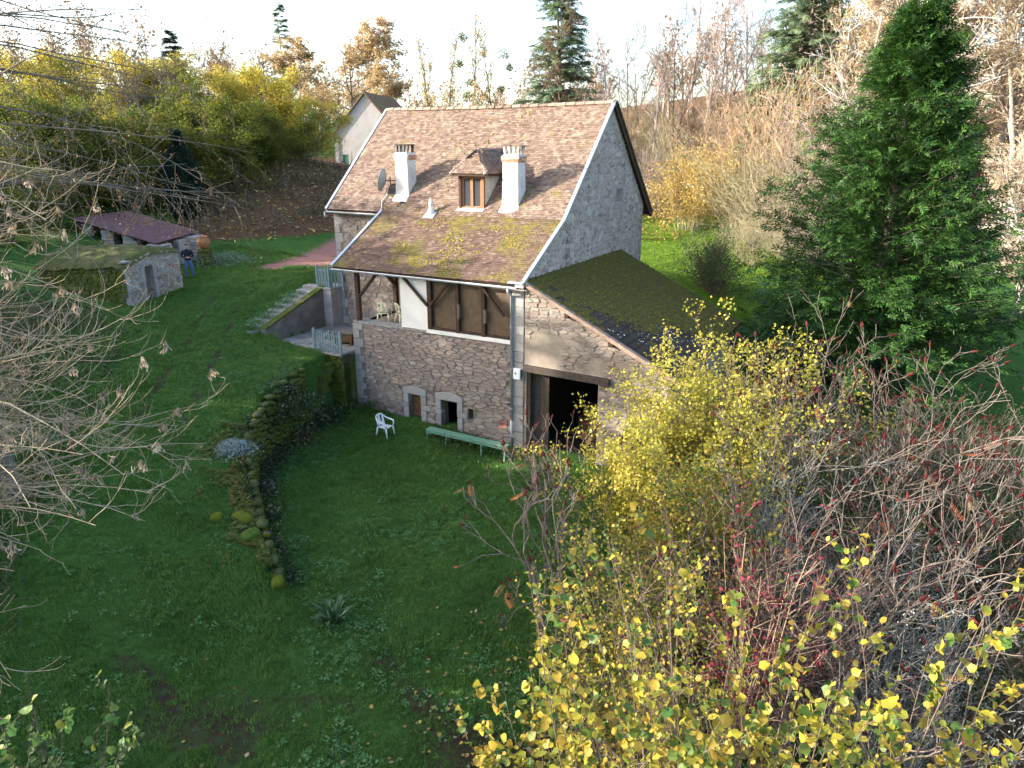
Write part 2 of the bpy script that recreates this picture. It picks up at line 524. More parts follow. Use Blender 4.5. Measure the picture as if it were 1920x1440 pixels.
def track_soil(x, y):
    """bare ruts and worn earth"""
    s = np.zeros_like(x)
    for pts, w in (([(-8.4, 12.6), (-7.4, 12.2), (-6.8, 11.4)], .3), ([(-5, 12.2), (-3.2, 11.9)], .25), ([(-2.9, 13.2), (-2.2, 12.4), (-1.6, 11.6)], .6), ([(-1.2, 11), (0.3, 10.2), (2.4, 10.5), (5, 12)], 1.4),
                   ([(-12.0, 20), (-12.8, 25), (-13.8, 30), (-14.5, 34)], .22), ([(-10.6, 20), (-11.4, 25), (-12.4, 30), (-13.2, 34)], .2), ([(-9, 9), (-8.5, 6)], 1.2), ([(3, 14), (7, 12), (12, 13)], 2.0)):
        for a, b in zip(pts[:-1], pts[1:]):
            a = np.array(a); b = np.array(b); ab = b - a; q = np.stack([x, y], -1)
            t = np.clip(((q - a) @ ab) / (ab @ ab), 0, 1)
            s = np.maximum(s, np.exp(-(np.linalg.norm(q - (a + t[:, None] * ab), axis=1) / w) ** 2))
    return s * (.55 + .6 * vnoise(x, y, .8, 91)) * .8

def worn_at(x, y):
    """mottled damp earth where the grass is thin, at the near end of the garden"""
    e = np.exp(-(((x + 5.8) / 3.4) ** 2 + ((y - 11.0) / 1.9) ** 2)) + .8 * np.exp(-(((x - 1.0) / 2.6) ** 2 + ((y - 10.8) / 1.4) ** 2))
    return e * sstep(vnoise(x, y, .9, 17) * .6 + vnoise(x, y, .35, 18) * .4, .42, .62)

def litter_at(x, y):
    hill = (x > -21.5) * sstep(f_upp(np.clip(x, -90, 90), np.clip(y, -40, 110)), 5.35, 6.1) * (x < 4) * (y > 34)
    wood = sstep(y + 0.35 * x, 63.5, 67) * (x > -4)
    under = np.exp(-(np.hypot(x - 11, y - 14) / 7.0) ** 4)
    left = sstep(-x - 0.05 * (y - 20), 15.6, 17.2) * (y < 30) * 0.55
    return np.maximum.reduce([hill, wood, under * .9, left])

def drive_at(x, y):
    q = np.stack([x, y], -1); s = np.zeros(len(x))
    for a, b, w in (((-11.2, 41.5), (-9.5, 48), 2.6), ((-9.5, 48), (-5, 56), 2.6), ((-13.2, 39.6), (-11.2, 42.0), 1.1)):
        a = np.array(a); b = np.array(b); ab = b - a
        t = np.clip(((q - a) @ ab) / (ab @ ab), 0, 1)
        d = np.linalg.norm(q - (a + t[:, None] * ab), axis=1)
        s = np.maximum(s, 1 - sstep(d, w * 0.35, w * 1.5))
    return s

def make_ground():
    def ax(lo, hi, step, far, n=22):
        c = np.arange(lo, hi + 1e-6, step)
        g = np.geomspace(step, far, n)
        return np.concatenate([lo - np.cumsum(g)[::-1], c, hi + np.cumsum(g)])
    xs = ax(-30, 24, 0.29, 420); ys = ax(6, 62, 0.29, 420)
    Xg, Yg = np.meshgrid(xs, ys)
    x, y = Xg.ravel(), Yg.ravel()
    z = terrain(x, y)
    nx, ny = len(xs), len(ys)
    i = np.arange(nx * ny).reshape(ny, nx)
    Fq = np.stack([i[:-1, :-1], i[:-1, 1:], i[1:, 1:], i[1:, :-1]], -1).reshape(-1, 4)
    me = np_mesh('ground', np.stack([x, y, z], -1), Fq, ground_material(), smooth=True)
    for nm, arr in (('soil', np.maximum(track_soil(x, y), worn_at(x, y) * .62)), ('litter', litter_at(x, y)), ('drive', drive_at(x, y))):
        at = me.attributes.new(nm, 'FLOAT', 'POINT'); at.data.foreach_set('value', arr.astype(np.float32))
    o = link('ground', me); tag(o, kind='structure')
    return o
ground = make_ground()
# ------------------------------------------------------------------ house materials
ST_COLS = [(0.19, 0.16, 0.14), (0.27, 0.225, 0.195), (0.33, 0.27, 0.22), (0.23, 0.18, 0.155), (0.38, 0.33, 0.28), (0.30, 0.22, 0.17), (0.24, 0.225, 0.215)]
m_mortar = surf('pale_lime_mortar', [(0.22, 0.185, 0.15), (0.33, 0.28, 0.23), (0.42, 0.37, 0.30)], 2.2, 0.95, 0.1, 0.9, 35)
m_mortar_dark = surf('deep_joint_mortar', [(0.10, 0.085, 0.075), (0.16, 0.14, 0.12), (0.23, 0.20, 0.17)], 3.5, 0.95, 0.1, 0.9, 35)
m_render = surf('weathered_render', [(0.19, 0.155, 0.12), (0.27, 0.225, 0.18), (0.345, 0.30, 0.245)], 1.6, 0.95, 0.1, 1.0, 18, lichen=((0.22, 0.17, 0.12), 0.40, 1.1))
m_gable = surf('grey_pink_lime_render', [(0.33, 0.27, 0.235), (0.45, 0.385, 0.345), (0.55, 0.485, 0.44)], 1.3, 0.95, 0.1, 0.9, 25)
m_stone = surf('field_stone', [(0.18, 0.155, 0.14), (0.30, 0.26, 0.225)], 9, 0.9, 0.15, 0.8, 40, 'object', ST_COLS, 0.7, lichen=((0.45, 0.43, 0.39), 0.33, 5))
m_stone_i = surf('field_stone_small', [(0.18, 0.155, 0.14), (0.30, 0.26, 0.225)], 9, 0.9, 0.15, 0.8, 40, 'island', ST_COLS, 0.7, lichen=((0.45, 0.43, 0.39), 0.33, 5))
m_stone_g = surf('gable_stone', [(0.30, 0.25, 0.23), (0.42, 0.365, 0.34)], 9, 0.9, 0.15, 0.7, 40, 'island', [(0.24, 0.18, 0.16), (0.36, 0.295, 0.265), (0.46, 0.395, 0.36), (0.29, 0.21, 0.18), (.41, .36, .34)], 0.75)
m_quoin = surf('grey_granite_quoin', [(0.21, 0.205, 0.20), (0.30, 0.29, 0.28), (0.37, 0.355, 0.335)], 7, 0.85, 0.15, 0.5, 60, 'object', [(0.21, 0.205, 0.205), (0.29, 0.28, 0.27), (0.34, 0.32, 0.295)], 0.6)
m_moss_stone = surf('mossy_stone', [(0.07, 0.062, 0.05), (0.15, 0.13, 0.10)], 5, 0.95, 0.1, 1.0, 30, 'object', [(0.07, 0.06, 0.045), (0.17, 0.15, 0.12), (0.10, 0.10, 0.05)], 0.5, moss=((0.075, 0.10, 0.016), 0.56, 2.2))
m_tile = surf('plain_clay_tile', [(0.15, 0.092, 0.074), (0.225, 0.142, 0.112)], 0.9, 0.9, 0.15, 0.5, 60, 'island',
              [(0.084, 0.058, 0.048), (0.156, 0.109, 0.083), (0.218, 0.162, 0.124), (0.115, 0.077, 0.061), (0.275, 0.225, 0.172), (0.18, 0.125, 0.094)], 0.72, lichen=((0.30, 0.26, 0.20), 0.38, 1.6), moss=((0.19, 0.155, 0.05), 0.35, 0.9))
m_tile_low = surf('plain_clay_tile_mossy', [(0.12, 0.07, 0.053), (0.19, 0.115, 0.085)], 0.9, 0.9, 0.15, 0.5, 60, 'island',
              [(0.064, 0.042, 0.034), (0.12, 0.077, 0.058), (0.165, 0.11, 0.081), (0.095, 0.057, 0.046), (0.235, 0.185, 0.135)], 0.75, lichen=((0.36, 0.29, 0.21), 0.33, 2.0), moss=((0.17, 0.14, 0.04), 0.45, 0.55))
m_tile_edge = surf('dark_tile_edge', [(0.055, 0.036, 0.03), (0.12, 0.075, 0.06)], 4, 0.95, 0.1)  # darker brown for the lower edge of each tile
m_zinc = surf('weathered_zinc', [(0.33, 0.36, 0.40), (0.46, 0.49, 0.53)], 4, 0.45, 0.5, 0.1, 30, metal=0.35)
m_beam = surf('dark_brown_timber', [(0.035, 0.022, 0.015), (0.075, 0.048, 0.033)], 6, 0.8, 0.2, 0.5, 50)
m_grey_wood = surf('grey_weathered_timber', [(0.10, 0.085, 0.07), (0.19, 0.165, 0.14)], 8, 0.9, 0.15, 0.6, 50)
m_lintel = surf('dark_old_oak', [(0.05, 0.04, 0.033), (0.10, 0.082, 0.068)], 7, .9, .1, .6, 50)
m_oldwood = surf('brown_plank_wood', [(0.10, 0.055, 0.028), (0.18, 0.10, 0.05)], 7, 0.8, 0.2, 0.4, 40)
m_white = surf('white_lime_plaster', [(0.66, 0.64, 0.60), (0.78, 0.76, 0.72)], 1.5, 0.9, 0.15, 0.3, 30)
m_chim = surf('pale_chimney_render', [(0.48, 0.455, 0.425), (0.60, 0.58, 0.55), (0.42, 0.39, 0.35)], 1.8, 0.9, 0.15, 0.5, 30, lichen=((0.27, 0.22, 0.18), 0.36, 2.2))
m_brick = surf('red_chimney_brick', [(0.38, 0.17, 0.11), (0.50, 0.26, 0.18)], 6, 0.9, 0.15, 0.5, 50, 'object', [(0.36, 0.15, 0.10), (0.52, 0.27, 0.19), (0.60, 0.45, 0.36)], 0.5)
m_frame = surf('varnished_brown_wood', [(0.19, 0.075, 0.028), (0.29, 0.125, 0.05)], 7, 0.5, 0.4, 0.2, 40)
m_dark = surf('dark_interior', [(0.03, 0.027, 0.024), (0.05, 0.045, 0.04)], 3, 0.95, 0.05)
m_bamboo = surf('brown_reed_blind', [(0.085, 0.055, 0.034), (0.15, 0.105, 0.065)], 5, 0.6, 0.35, 0.4, 45)
m_slate = surf('grey_shingle', [(0.34, 0.33, 0.31), (0.50, 0.48, 0.45)], 7, 0.8, 0.2, 0.3, 40, 'object', [(0.36, 0.34, 0.31), (0.50, 0.48, 0.44), (0.60, 0.57, 0.52)], 0.6)
m_leantile = surf('dark_flat_roof_tile', [(0.036, 0.031, 0.028), (0.068, 0.059, 0.052)], 4, 0.9, 0.05, 0.4, 50, 'object', [(0.036, 0.031, 0.028), (0.072, 0.061, 0.053), (0.06, 0.052, 0.036)], 0.5, moss=((.09, .08, .022), .38, 3))
m_leantile_moss = surf('mossy_flat_roof_tile', [(0.06, 0.062, 0.03), (0.10, 0.095, 0.05)], 5, 0.95, 0.1, 0.8, 40, 'object', [(0.06, 0.058, 0.028), (0.10, 0.09, 0.035), (0.085, 0.07, 0.035)], 0.5, moss=((0.12, 0.10, 0.032), 0.52, 3.0))
m_verge_tile = surf('faded_clay_verge_tile', [(0.22, 0.14, 0.105), (0.32, 0.22, 0.17)], 5, 0.9, 0.15, 0.5, 40, 'object', [(0.20, 0.125, 0.095), (0.34, 0.245, 0.19), (0.28, 0.19, 0.15)], 0.6, lichen=((.30, .28, .22), .4, 6))
m_lichen = surf('white_lichen_spot', [(0.55, 0.56, 0.54), (0.72, 0.72, 0.70)], 20, 0.95, 0.1)
m_moss = surf('bright_moss', [(0.075, 0.09, 0.012), (0.15, 0.17, 0.022)], 12, 1.0, 0.05, 1.0, 60)
m_plastic = surf('white_plastic', [(0.74, 0.76, 0.77), (0.80, 0.81, 0.82)], 3, 0.4, 0.5)
m_cream = surf('cream_plastic', [(0.62, 0.60, 0.42), (0.68, 0.66, 0.48)], 3, 0.4, 0.5)
m_green = surf('worn_green_paint', [(0.08, 0.18, 0.115), (0.12, 0.25, 0.17), (0.18, 0.28, 0.20)], 6, 0.7, 0.3, 0.3, 50, lichen=((0.22, 0.20, 0.14), 0.30, 6))
m_blue = surf('faded_blue_green_paint', [(0.13, 0.20, 0.22), (0.21, 0.29, 0.305)], 6, 0.7, 0.3, 0.3, 50, lichen=((0.24, 0.26, 0.23), 0.30, 8))
m_metal = surf('dark_painted_metal', [(0.06, 0.06, 0.065), (0.10, 0.10, 0.105)], 5, 0.5, 0.4)
m_dish = surf('grey_dish_metal', [(0.20, 0.205, 0.21), (0.27, 0.275, 0.28)], 3, 0.5, 0.4)

def glass(name, tint=(0.02, 0.025, 0.03), rough=0.06):
    m, nt, b, tc = base_mat(name)
    b.inputs['Base Color'].default_value = (*tint, 1); b.inputs['Roughness'].default_value = rough
    b.inputs['Specular IOR Level'].default_value = 0.6
    return m
m_glass = glass('window_glass', (0.05, 0.055, 0.06))
m_smoke = glass('smoked_glass', (0.035, 0.028, 0.022), 0.12)

# ------------------------------------------------------------------ stone by stone walls
def clip_poly(poly, n, c):
    """keep the side where n.p <= c"""
    out = []
    m = len(poly)
    for i in range(m):
        a, b = poly[i], poly[(i + 1) % m]
        da = n[0] * a[0] + n[1] * a[1] - c; db = n[0] * b[0] + n[1] * b[1] - c
        if da <= 0: out.append(a)
        if (da < 0 < db) or (db < 0 < da):
            t = da / (da - db)
            out.append((a[0] + (b[0] - a[0]) * t, a[1] + (b[1] - a[1]) * t))
    return out

def rubble(g, a0, a1, b0, b1, wmin, wmax, hmin, hmax, holes=(), lo=None, hi=None, jit=0.35):
    """irregular coursed stones: polygons in the wall plane"""
    seeds = []
    b = b0
    while b < b1:
        h = g.uniform(hmin, hmax); a = a0 - g.uniform(0, wmax)
        while a < a1 + wmax:
            w = g.uniform(wmin, wmax)
            seeds.append((a + w / 2, b + h / 2 + g.uniform(-jit, jit) * h)); a += w
        b += h
    S = np.array(seeds); asp = (wmin + wmax) / (hmin + hmax) * 1.05
    Q = S * np.array([1.0, asp])
    ok = lambda p: a0 - .02 < p[0] < a1 + .02 and b0 - .02 < p[1] < b1 + .02 and not any(x0 < p[0] < x1 and y0 < p[1] < y1 for x0, x1, y0, y1 in holes)
    polys = []
    for i, s in enumerate(S):
        if not ok(s): continue
        if hi and s[1] > np.interp(s[0], *hi) - 0.02: continue
        if lo and s[1] < np.interp(s[0], *lo): continue
        d2 = np.sum((Q - Q[i]) ** 2, 1); near = np.argsort(d2)[1:16]
        poly = [(s[0] - wmax, s[1] - hmax * 1.5), (s[0] + wmax, s[1] - hmax * 1.5), (s[0] + wmax, s[1] + hmax * 1.5), (s[0] - wmax, s[1] + hmax * 1.5)]
        for j in near:
            n = ((Q[j][0] - Q[i][0]), (Q[j][1] - Q[i][1]) * asp)
            mid = ((S[i][0] + S[j][0]) / 2, (S[i][1] + S[j][1]) / 2)
            poly = clip_poly(poly, n, n[0] * mid[0] + n[1] * mid[1])
            if len(poly) < 3: break
        for n, c in (((1, 0), a1), ((-1, 0), -a0), ((0, 1), b1), ((0, -1), -b0)):
            if len(poly) >= 3: poly = clip_poly(poly, n, c)
        if hi and len(poly) >= 3:
            A, B = np.array(hi[0]), np.array(hi[1])
            k = int(np.clip(np.searchsorted(A, s[0]) - 1, 0, len(A) - 2))
            sl = (B[k + 1] - B[k]) / (A[k + 1] - A[k])
            poly = clip_poly(poly, (-sl, 1), B[k] - sl * A[k] - 0.01)
        for x0, x1, y0, y1 in holes:
            if len(poly) < 3: break
            gaps = ((x0 - s[0], (1, 0), x0), (s[0] - x1, (-1, 0), -x1), (y0 - s[1], (0, 1), y0), (s[1] - y1, (0, -1), -y1))
            gp = max(gaps, key=lambda t: t[0])
            poly = clip_poly(poly, gp[1], gp[2])
        if len(poly) >= 3:
            P = np.array(poly)
            ar = 0.5 * abs(np.sum(P[:, 0] * np.roll(P[:, 1], -1) - P[:, 1] * np.roll(P[:, 0], -1)))
            if ar > 0.003: polys.append((P, ar))
    return polys

def stone_geo(g, P, joint, proud):
    c = P.mean(0); P = P.copy()
    if np.sum(P[:, 0] * np.roll(P[:, 1], -1) - P[:, 1] * np.roll(P[:, 0], -1)) < 0: P = P[::-1]
    # merge corners that nearly touch
    keep = [i for i in range(len(P)) if np.linalg.norm(P[i] - P[i - 1]) > 0.025]
    if len(keep) >= 3: P = P[keep]
    r = np.sqrt(max(np.ptp(P[:, 0]) * np.ptp(P[:, 1]), 1e-4))
    k = max(0.6, 1 - 2 * joint / r)
    P0 = c + (P - c) * k
    n = len(P); h = proud * g.uniform(0.6, 1.4)
    Q0 = [(p[0], p[1], -0.03) for p in P0]
    Q1 = [(p[0] + g.normal(0, .006), p[1] + g.normal(0, .006), h * 0.55) for p in c + (P0 - c) * 0.98]
    tx, ty = g.normal(0, 0.06, 2)
    Q2 = [(p[0], p[1], h + (p[0] - c[0]) * tx + (p[1] - c[1]) * ty + g.normal(0, .004)) for p in c + (P0 - c) * 0.86]
    V = Q0 + Q1 + Q2
    F = []
    for i in range(n):
        j = (i + 1) % n
        F += [(i, j, n + j, n + i), (n + i, n + j, 2 * n + j, 2 * n + i)]
    F.append(tuple(range(2 * n, 3 * n)))
    return V, F, c

class Plane:
    """wall plane: a along, b up, d out"""
    def __init__(s, o, A, N):
        s.o = np.array(o, float); s.A = np.array(A, float); s.N = np.array(N, float)
    def __call__(s, a, b, d=0.0):
        return tuple(s.o + s.A * a + np.array([0, 0, 1.0]) * b + s.N * d)

def lay_stones(g, plane, polys, parent, joint=0.012, proud=0.035, limit=300, mat_o=None, mat_i=None, name='stone', skip=None):
    polys = sorted(polys, key=lambda t: -t[1])
    nparts = 0; mb = MB()
    for P, ar in polys:
        V, F, c = stone_geo(g, P, joint, proud)
        if skip and skip(c): continue
        flip = np.dot(np.cross(plane.A, [0, 0, 1.0]), plane.N) < 0
        if flip: F = [tuple(reversed(f)) for f in F]
        if nparts < limit:
            o0 = np.array(plane(c[0], c[1], 0))
            W = [np.array(plane(*v)) - o0 for v in V]
            b = MB(); b.add(W, F)
            b.build(name, mat_o or m_stone, parent, loc=tuple(o0)); nparts += 1
        else:
            mb.add([plane(*v) for v in V], F)
    if mb.v:
        tag(mb.build('small_stones', mat_i or m_stone_i, parent), kind='stuff')

def wall_mesh(plane, breaks, lo, hi, holes, thick, name, mat, parent):
    """wall between the lines lo(a) and hi(a), with openings cut through"""
    mb = MB()
    A = sorted(set([round(x, 4) for x in list(breaks) + [h for H in holes for h in H[:2]]]))
    L = lambda a: float(np.interp(a, *lo)); Hh = lambda a: float(np.interp(a, *hi))
    flip = np.dot(np.cross(plane.A, [0, 0, 1.0]), plane.N) < 0
    def quad(p, d, rev=False):
        f = (0, 1, 2, 3)
        if flip != rev: f = f[::-1]
        mb.add([plane(a, b, d) for a, b in p], [f])
    for a0, a1 in zip(A[:-1], A[1:]):
        am = (a0 + a1) / 2
        segs = [(L(a0), L(a1), Hh(a0), Hh(a1))]
        hs = sorted([H for H in holes if H[0] < am < H[1]], key=lambda t: t[2])
        cur = []
        l0, l1 = L(a0), L(a1)
        for H in hs:
            if H[2] > max(l0, l1) + 1e-3: cur.append((l0, l1, H[2], H[2]))
            l0 = l1 = H[3]
        cur.append((l0, l1, Hh(a0), Hh(a1)))
        for s in cur:
            quad([(a0, s[0]), (a1, s[1]), (a1, s[3]), (a0, s[2])], 0)
            quad([(a0, s[0]), (a1, s[1]), (a1, s[3]), (a0, s[2])], -thick, True)
            mb.add([plane(a0, s[2], 0), plane(a1, s[3], 0), plane(a1, s[3], -thick), plane(a0, s[2], -thick)], [(0, 1, 2, 3)])
            mb.add([plane(a0, s[0], 0), plane(a1, s[1], 0), plane(a1, s[1], -thick), plane(a0, s[0], -thick)], [(0, 1, 2, 3)])
    for a in (A[0], A[-1]):
        mb.add([plane(a, L(a), 0), plane(a, Hh(a), 0), plane(a, Hh(a), -thick), plane(a, L(a), -thick)], [(0, 1, 2, 3)])
    for H in holes:
        for a in H[:2]:
            b0 = max(H[2], L(a))
            mb.add([plane(a, b0, 0), plane(a, H[3], 0), plane(a, H[3], -thick), plane(a, b0, -thick)], [(0, 1, 2, 3)])
    return mb.build(name, mat, parent)

def pbox(mb, plane, a0, a1, b0, b1, d0, d1, j=0.0):
    r = lambda: random.uniform(-j, j) if j else 0
    q = lambda a, b, d: plane(a + r(), b + r(), d + r() * .5)
    lo = [q(a0, b0, d0), q(a1, b0, d0), q(a1, b0, d1), q(a0, b0, d1)]
    hi = [q(a0, b1, d0), q(a1, b1, d0), q(a1, b1, d1), q(a0, b1, d1)]
    mb.hexa(lo, hi)

def block(plane, a0, a1, b0, b1, d0, d1, name, mat, parent, j=0.01, bevel=0.018):
    """dressed stone"""
    o0 = np.array(plane((a0 + a1) / 2, (b0 + b1) / 2, 0))
    mb = MB(); pbox(mb, plane, a0, a1, b0, b1, d0, d1, j)
    mb.v = [tuple(np.array(v) - o0) for v in mb.v]
    return mb.build(name, mat, parent, loc=tuple(o0), bevel=bevel)

def tile_field(g, corner, A, S, W, Ls, width, gauge, lift=0.02, thick=0.022, keep=None, cw=1.0, bow=0.0):
    """rows of plain tiles: corner = left end of the eave, A along the eave, S up the slope; A x S points out of the roof"""
    A = np.array(A, float); S = np.array(S, float); N = np.cross(A, S)
    rows = int(Ls / gauge) + 1; cols = int(W / width) + 2
    rr, cc = np.meshgrid(np.arange(rows), np.arange(cols), indexing='ij')
    a = (cc.astype(float) + (rr % 2) * 0.5 - 0.75) * width + g.normal(0, .004, rr.shape); s = rr * gauge + g.normal(0, .006, rr.shape)
    a, s = a.ravel(), s.ravel()
    ok = (a > -0.3 * width) & (a < W - width * .7) & (s < Ls - gauge * 0.2)
    if keep is not None: ok &= keep(a + width / 2, s)
    a, s = a[ok], s[ok]; n = len(a)
    w = width * 0.97 * cw; l = gauge * 1.9
    T = np.array([(0, 0, 0), (w, 0, 0), (w, l, 0), (0, l, 0), (0, 0, 1), (w, 0, 1), (w, l, 1), (0, l, 1)], float)
    z0 = np.where(T[:, 1] > 0, 0.002, lift)[None, :] + np.where(T[:, 2] > 0, thick, 0)[None, :]
    z = z0 + g.normal(0, .002, (n, 8)) + np.abs(g.normal(0, .004, (n, 1))) * (T[:, 1] == 0)[None, :]
    aa = a[:, None] + T[None, :, 0] + g.normal(0, .01, (n, 1)) * (T[None, :, 1] > 0)
    ss = np.minimum(s[:, None] + T[None, :, 1], Ls)
    sag = -bow * np.sin(np.clip(aa / W, 0, 1) * PI) * 1.0 + 0.02 * (vnoise(aa.ravel() + 50, ss.ravel() + 50, 1.6, 9).reshape(aa.shape) - .5)
    V = np.array(corner, float) + aa[..., None] * A + ss[..., None] * S + (z + sag)[..., None] * N
    F = np.array([(4, 5, 6, 7), (0, 1, 5, 4), (1, 2, 6, 5), (3, 0, 4, 7)])
    return V.reshape(-1, 3), (F[None] + (np.arange(n) * 8)[:, None, None]).reshape(-1, 4)

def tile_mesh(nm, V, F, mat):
    """the exposed lower edge of each tile gets a darker brown material"""
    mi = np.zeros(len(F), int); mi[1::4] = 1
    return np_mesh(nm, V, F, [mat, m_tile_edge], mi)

# ------------------------------------------------------------------ the farmhouse: local x to the right along the front, y back, z up
TH = math.atan2(-0.4802235, 0.87714616)
house = thing('farmhouse', 'old rubble stone farmhouse with steep clay tile roof, porch and two chimneys', 'house', tuple(F0), TH)
g = np.random.default_rng(11)
SL = (12.95 - 8.42) / (8.1 - 3.2)                 # main roof pitch
def roof_z(y): return 8.42 + (y - 3.2) * SL if y > 3.2 else 8.42 + (y - 3.2) * (8.42 - 6.45) / 3.45

# --- front wall under the porch (y = 0)
P_front = Plane((0, 0, 0), (1, 0, 0), (0, -1, 0))
front_holes = [(-4.92, -4.28, 0.12, 1.42), (-3.28, -2.5, 0.1, 1.42), (-1.98, -1.76, 0.80, 1.24)]
front = wall_mesh(P_front, [-7.65, 0.52], ([-7.65, 0.52], [-0.4, -0.4]), ([-7.65, 0.52], [4.15, 4.15]), front_holes, 0.5, 'front_wall', m_mortar_dark, house)
dress = [(-5.2, -4.92, 0.1, 1.44), (-4.28, -3.98, 0.1, 1.44), (-5.2, -3.98, 1.42, 1.78), (-3.55, -3.28, .1, 1.44), (-2.5, -2.22, .1, 1.44), (-3.6, -2.2, 1.42, 1.78)]
hs = front_holes + dress + [(-7.67, -7.12, 0.0, 4.15), (0.02, .53, -0.4, 4.15)]
lay_stones(g, P_front, rubble(g, -7.65, 0.52, -0.1, 4.1, .15, .64, .075, .19, hs, jit=.32), front, 0.008, 0.045, 300)
# grey quoins at the left corner, wrapping round it
b = 0.2
k = 0
while b < 4.05:
    h = g.uniform(.26, .42); h = min(h, 4.12 - b); w = .52 if k % 2 else .34
    block(P_front, -7.68, -7.68 + w, b, b + h - .015, -0.5 if k % 2 == 0 else -0.3, 0.035, 'quoin', m_quoin, front)
    b += h; k += 1
b = -0.2
while b < 6.2:
    h = g.uniform(.3, .5)
    block(P_front, 0.03, 0.50, b, min(b + h - .015, 6.2), -0.3, 0.03, 'quoin', m_quoin, front, 0.015); b += h
# dressed surrounds of the two low doorways
for (x0, x1) in ((-4.92, -4.28), (-3.28, -2.5)):
    zz = 0.06
    for s, (q0, q1) in enumerate(((x0 - .26, x0), (x1, x1 + .26))):
        block(P_front, q0, q1, zz, .78, -.25, .05, 'jamb_stone', m_quoin, front)
        e = .2 if (s == 1) else 0
        block(P_front, q0 - (.16 if s == 0 else 0), q1 + e, .79, 1.02, -.25, .045, 'jamb_stone', m_quoin, front)
        block(P_front, q0, q1, 1.03, 1.42, -.25, .05, 'jamb_stone', m_quoin, front)
    mb = MB()                                    # slightly arched lintel
    xs = np.linspace(x0 - .27, x1 + .27, 7); lo = []; hi = []
    for x in xs:
        t = (x - xs[0]) / (xs[-1] - xs[0]); top = 1.66 + .13 * math.sin(t * PI)
        lo.append((x, 1.43)); hi.append((x, top))
    n = len(xs)
    vs = [P_front(a, b_, .06) for a, b_ in lo + hi] + [P_front(a, b_, -.3) for a, b_ in lo + hi]
    fs = []
    for i in range(n - 1):
        fs += [(i, i + 1, n + i + 1, n + i), (2 * n + i + 1, 2 * n + i, 3 * n + i, 3 * n + i + 1), (n + i, n + i + 1, 3 * n + i + 1, 3 * n + i), (i + 1, i, 2 * n + i, 2 * n + i + 1)]
    fs += [(0, n, 3 * n, 2 * n), (n - 1, 3 * n - 1, 4 * n - 1, 2 * n - 1)]
    mb.add(vs, fs)
    mb.build('door_lintel', m_quoin, front, bevel=.015)
door = MB()
for i in range(4):
    pbox(door, P_front, -4.92 + .16 * i + .004, -4.92 + .16 * (i + 1) - .004, .16, 1.42, -.3, -.25, .003)
pbox(door, P_front, -4.9, -4.3, .4, .5, -.25, -.225); pbox(door, P_front, -4.9, -4.3, 1.1, 1.2, -.25, -.225)
dr = door.build('cellar_door', m_oldwood, house)
hd = MB(); pbox(hd, P_front, -4.4, -4.36, .78, .9, -.25, -.2); hd.build('latch', m_metal, dr)
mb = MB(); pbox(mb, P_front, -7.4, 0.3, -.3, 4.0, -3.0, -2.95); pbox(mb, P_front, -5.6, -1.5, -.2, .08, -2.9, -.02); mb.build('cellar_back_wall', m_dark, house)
block(P_front, -5.0, -4.2, -.1, .16, -.4, .1, 'threshold', m_quoin, front)

# --- porch floor, posts, screens
mb = MB(); mb.box(-7.6, 0.45, 0.52, 3.48, 3.95, 4.12); mb.build('porch_floor', m_render, house)
mb = MB()
for i in range(14):
    a = -7.66 + i * .3
    pbox(mb, P_front, a, a + .285, 4.13, 4.22 + g.uniform(-.015, .02), -.5, .02, .012)
mb.build('porch_coping', m_quoin, house, bevel=.01)
mb = MB(); pbox(mb, P_front, -3.85, -.02, 4.15, 4.30, -.3, .05); mb.build('screen_sill', m_white, house)
mb = MB(); pbox(mb, P_front, -5.12, -3.76, 4.22, 6.33, -.16, -.03); mb.build('plaster_panel', m_white, house)
mb = MB(); mb.hexa([(-5.12, .17, 4.13), (-5.0, .17, 4.13), (-5.0, 3.4, 4.13), (-5.12, 3.4, 4.13)], [(-5.12, .17, 6.5), (-5.0, .17, 6.5), (-5.0, 3.4, 8.3), (-5.12, 3.4, 8.3)]); mb.build('porch_side_wall', m_white, house)
def timber(name, a, b, w, h): 
    m = MB(); m.beam(a, b, w, h, (0, 1, 0)); return m.build(name, m_beam, house, bevel=.01)
timber('porch_post', (-7.35, -.12 + .2, 4.2), (-7.35, .08, 6.3), .17, .17)
timber('porch_post', (-7.35, 2.6, 4.12), (-7.35, 2.6, 7.2), .2, .2)
timber('porch_brace', (-7.3, .08, 5.25), (-6.35, .08, 6.25), .1, .13)
timber('porch_brace', (-7.3, 2.5, 5.4), (-7.3, 1.2, 6.6), .13, .13)
timber('porch_brace', (-4.85, -.08, 6.28), (-3.74, -.08, 5.25), .09, .11)
timber('porch_brace', (-3.58, -.08, 5.3), (-2.7, -.08, 6.25), .09, .11)
timber('porch_brace', (-1.25, -.08, 6.25), (-.3, -.08, 5.2), .09, .11)
timber('screen_post', (-3.68, .04, 4.3), (-3.68, .04, 6.3), .19, .19)
timber('screen_post', (-2.38, .02, 4.3), (-2.38, .02, 6.3), .15, .15)
timber('screen_post', (-1.22, .02, 4.3), (-1.22, .02, 6.3), .15, .15)
timber('eave_beam', (-8.2, .02, 6.36), (0.3, .02, 6.36), .16, .18)
timber('screen_rail', (-3.7, .02, 4.36), (0.05, .02, 4.36), .08, .1)
mb = MB(); pbox(mb, P_front, -2.34, -2.26, 4.9, 5.45, -.02, .1); mb.build('bracket_board', m_grey_wood, house)
mb = MB(); pbox(mb, P_front, -1.18, -1.08, 4.85, 5.35, -.02, .1); mb.build('bracket_board', m_grey_wood, house)
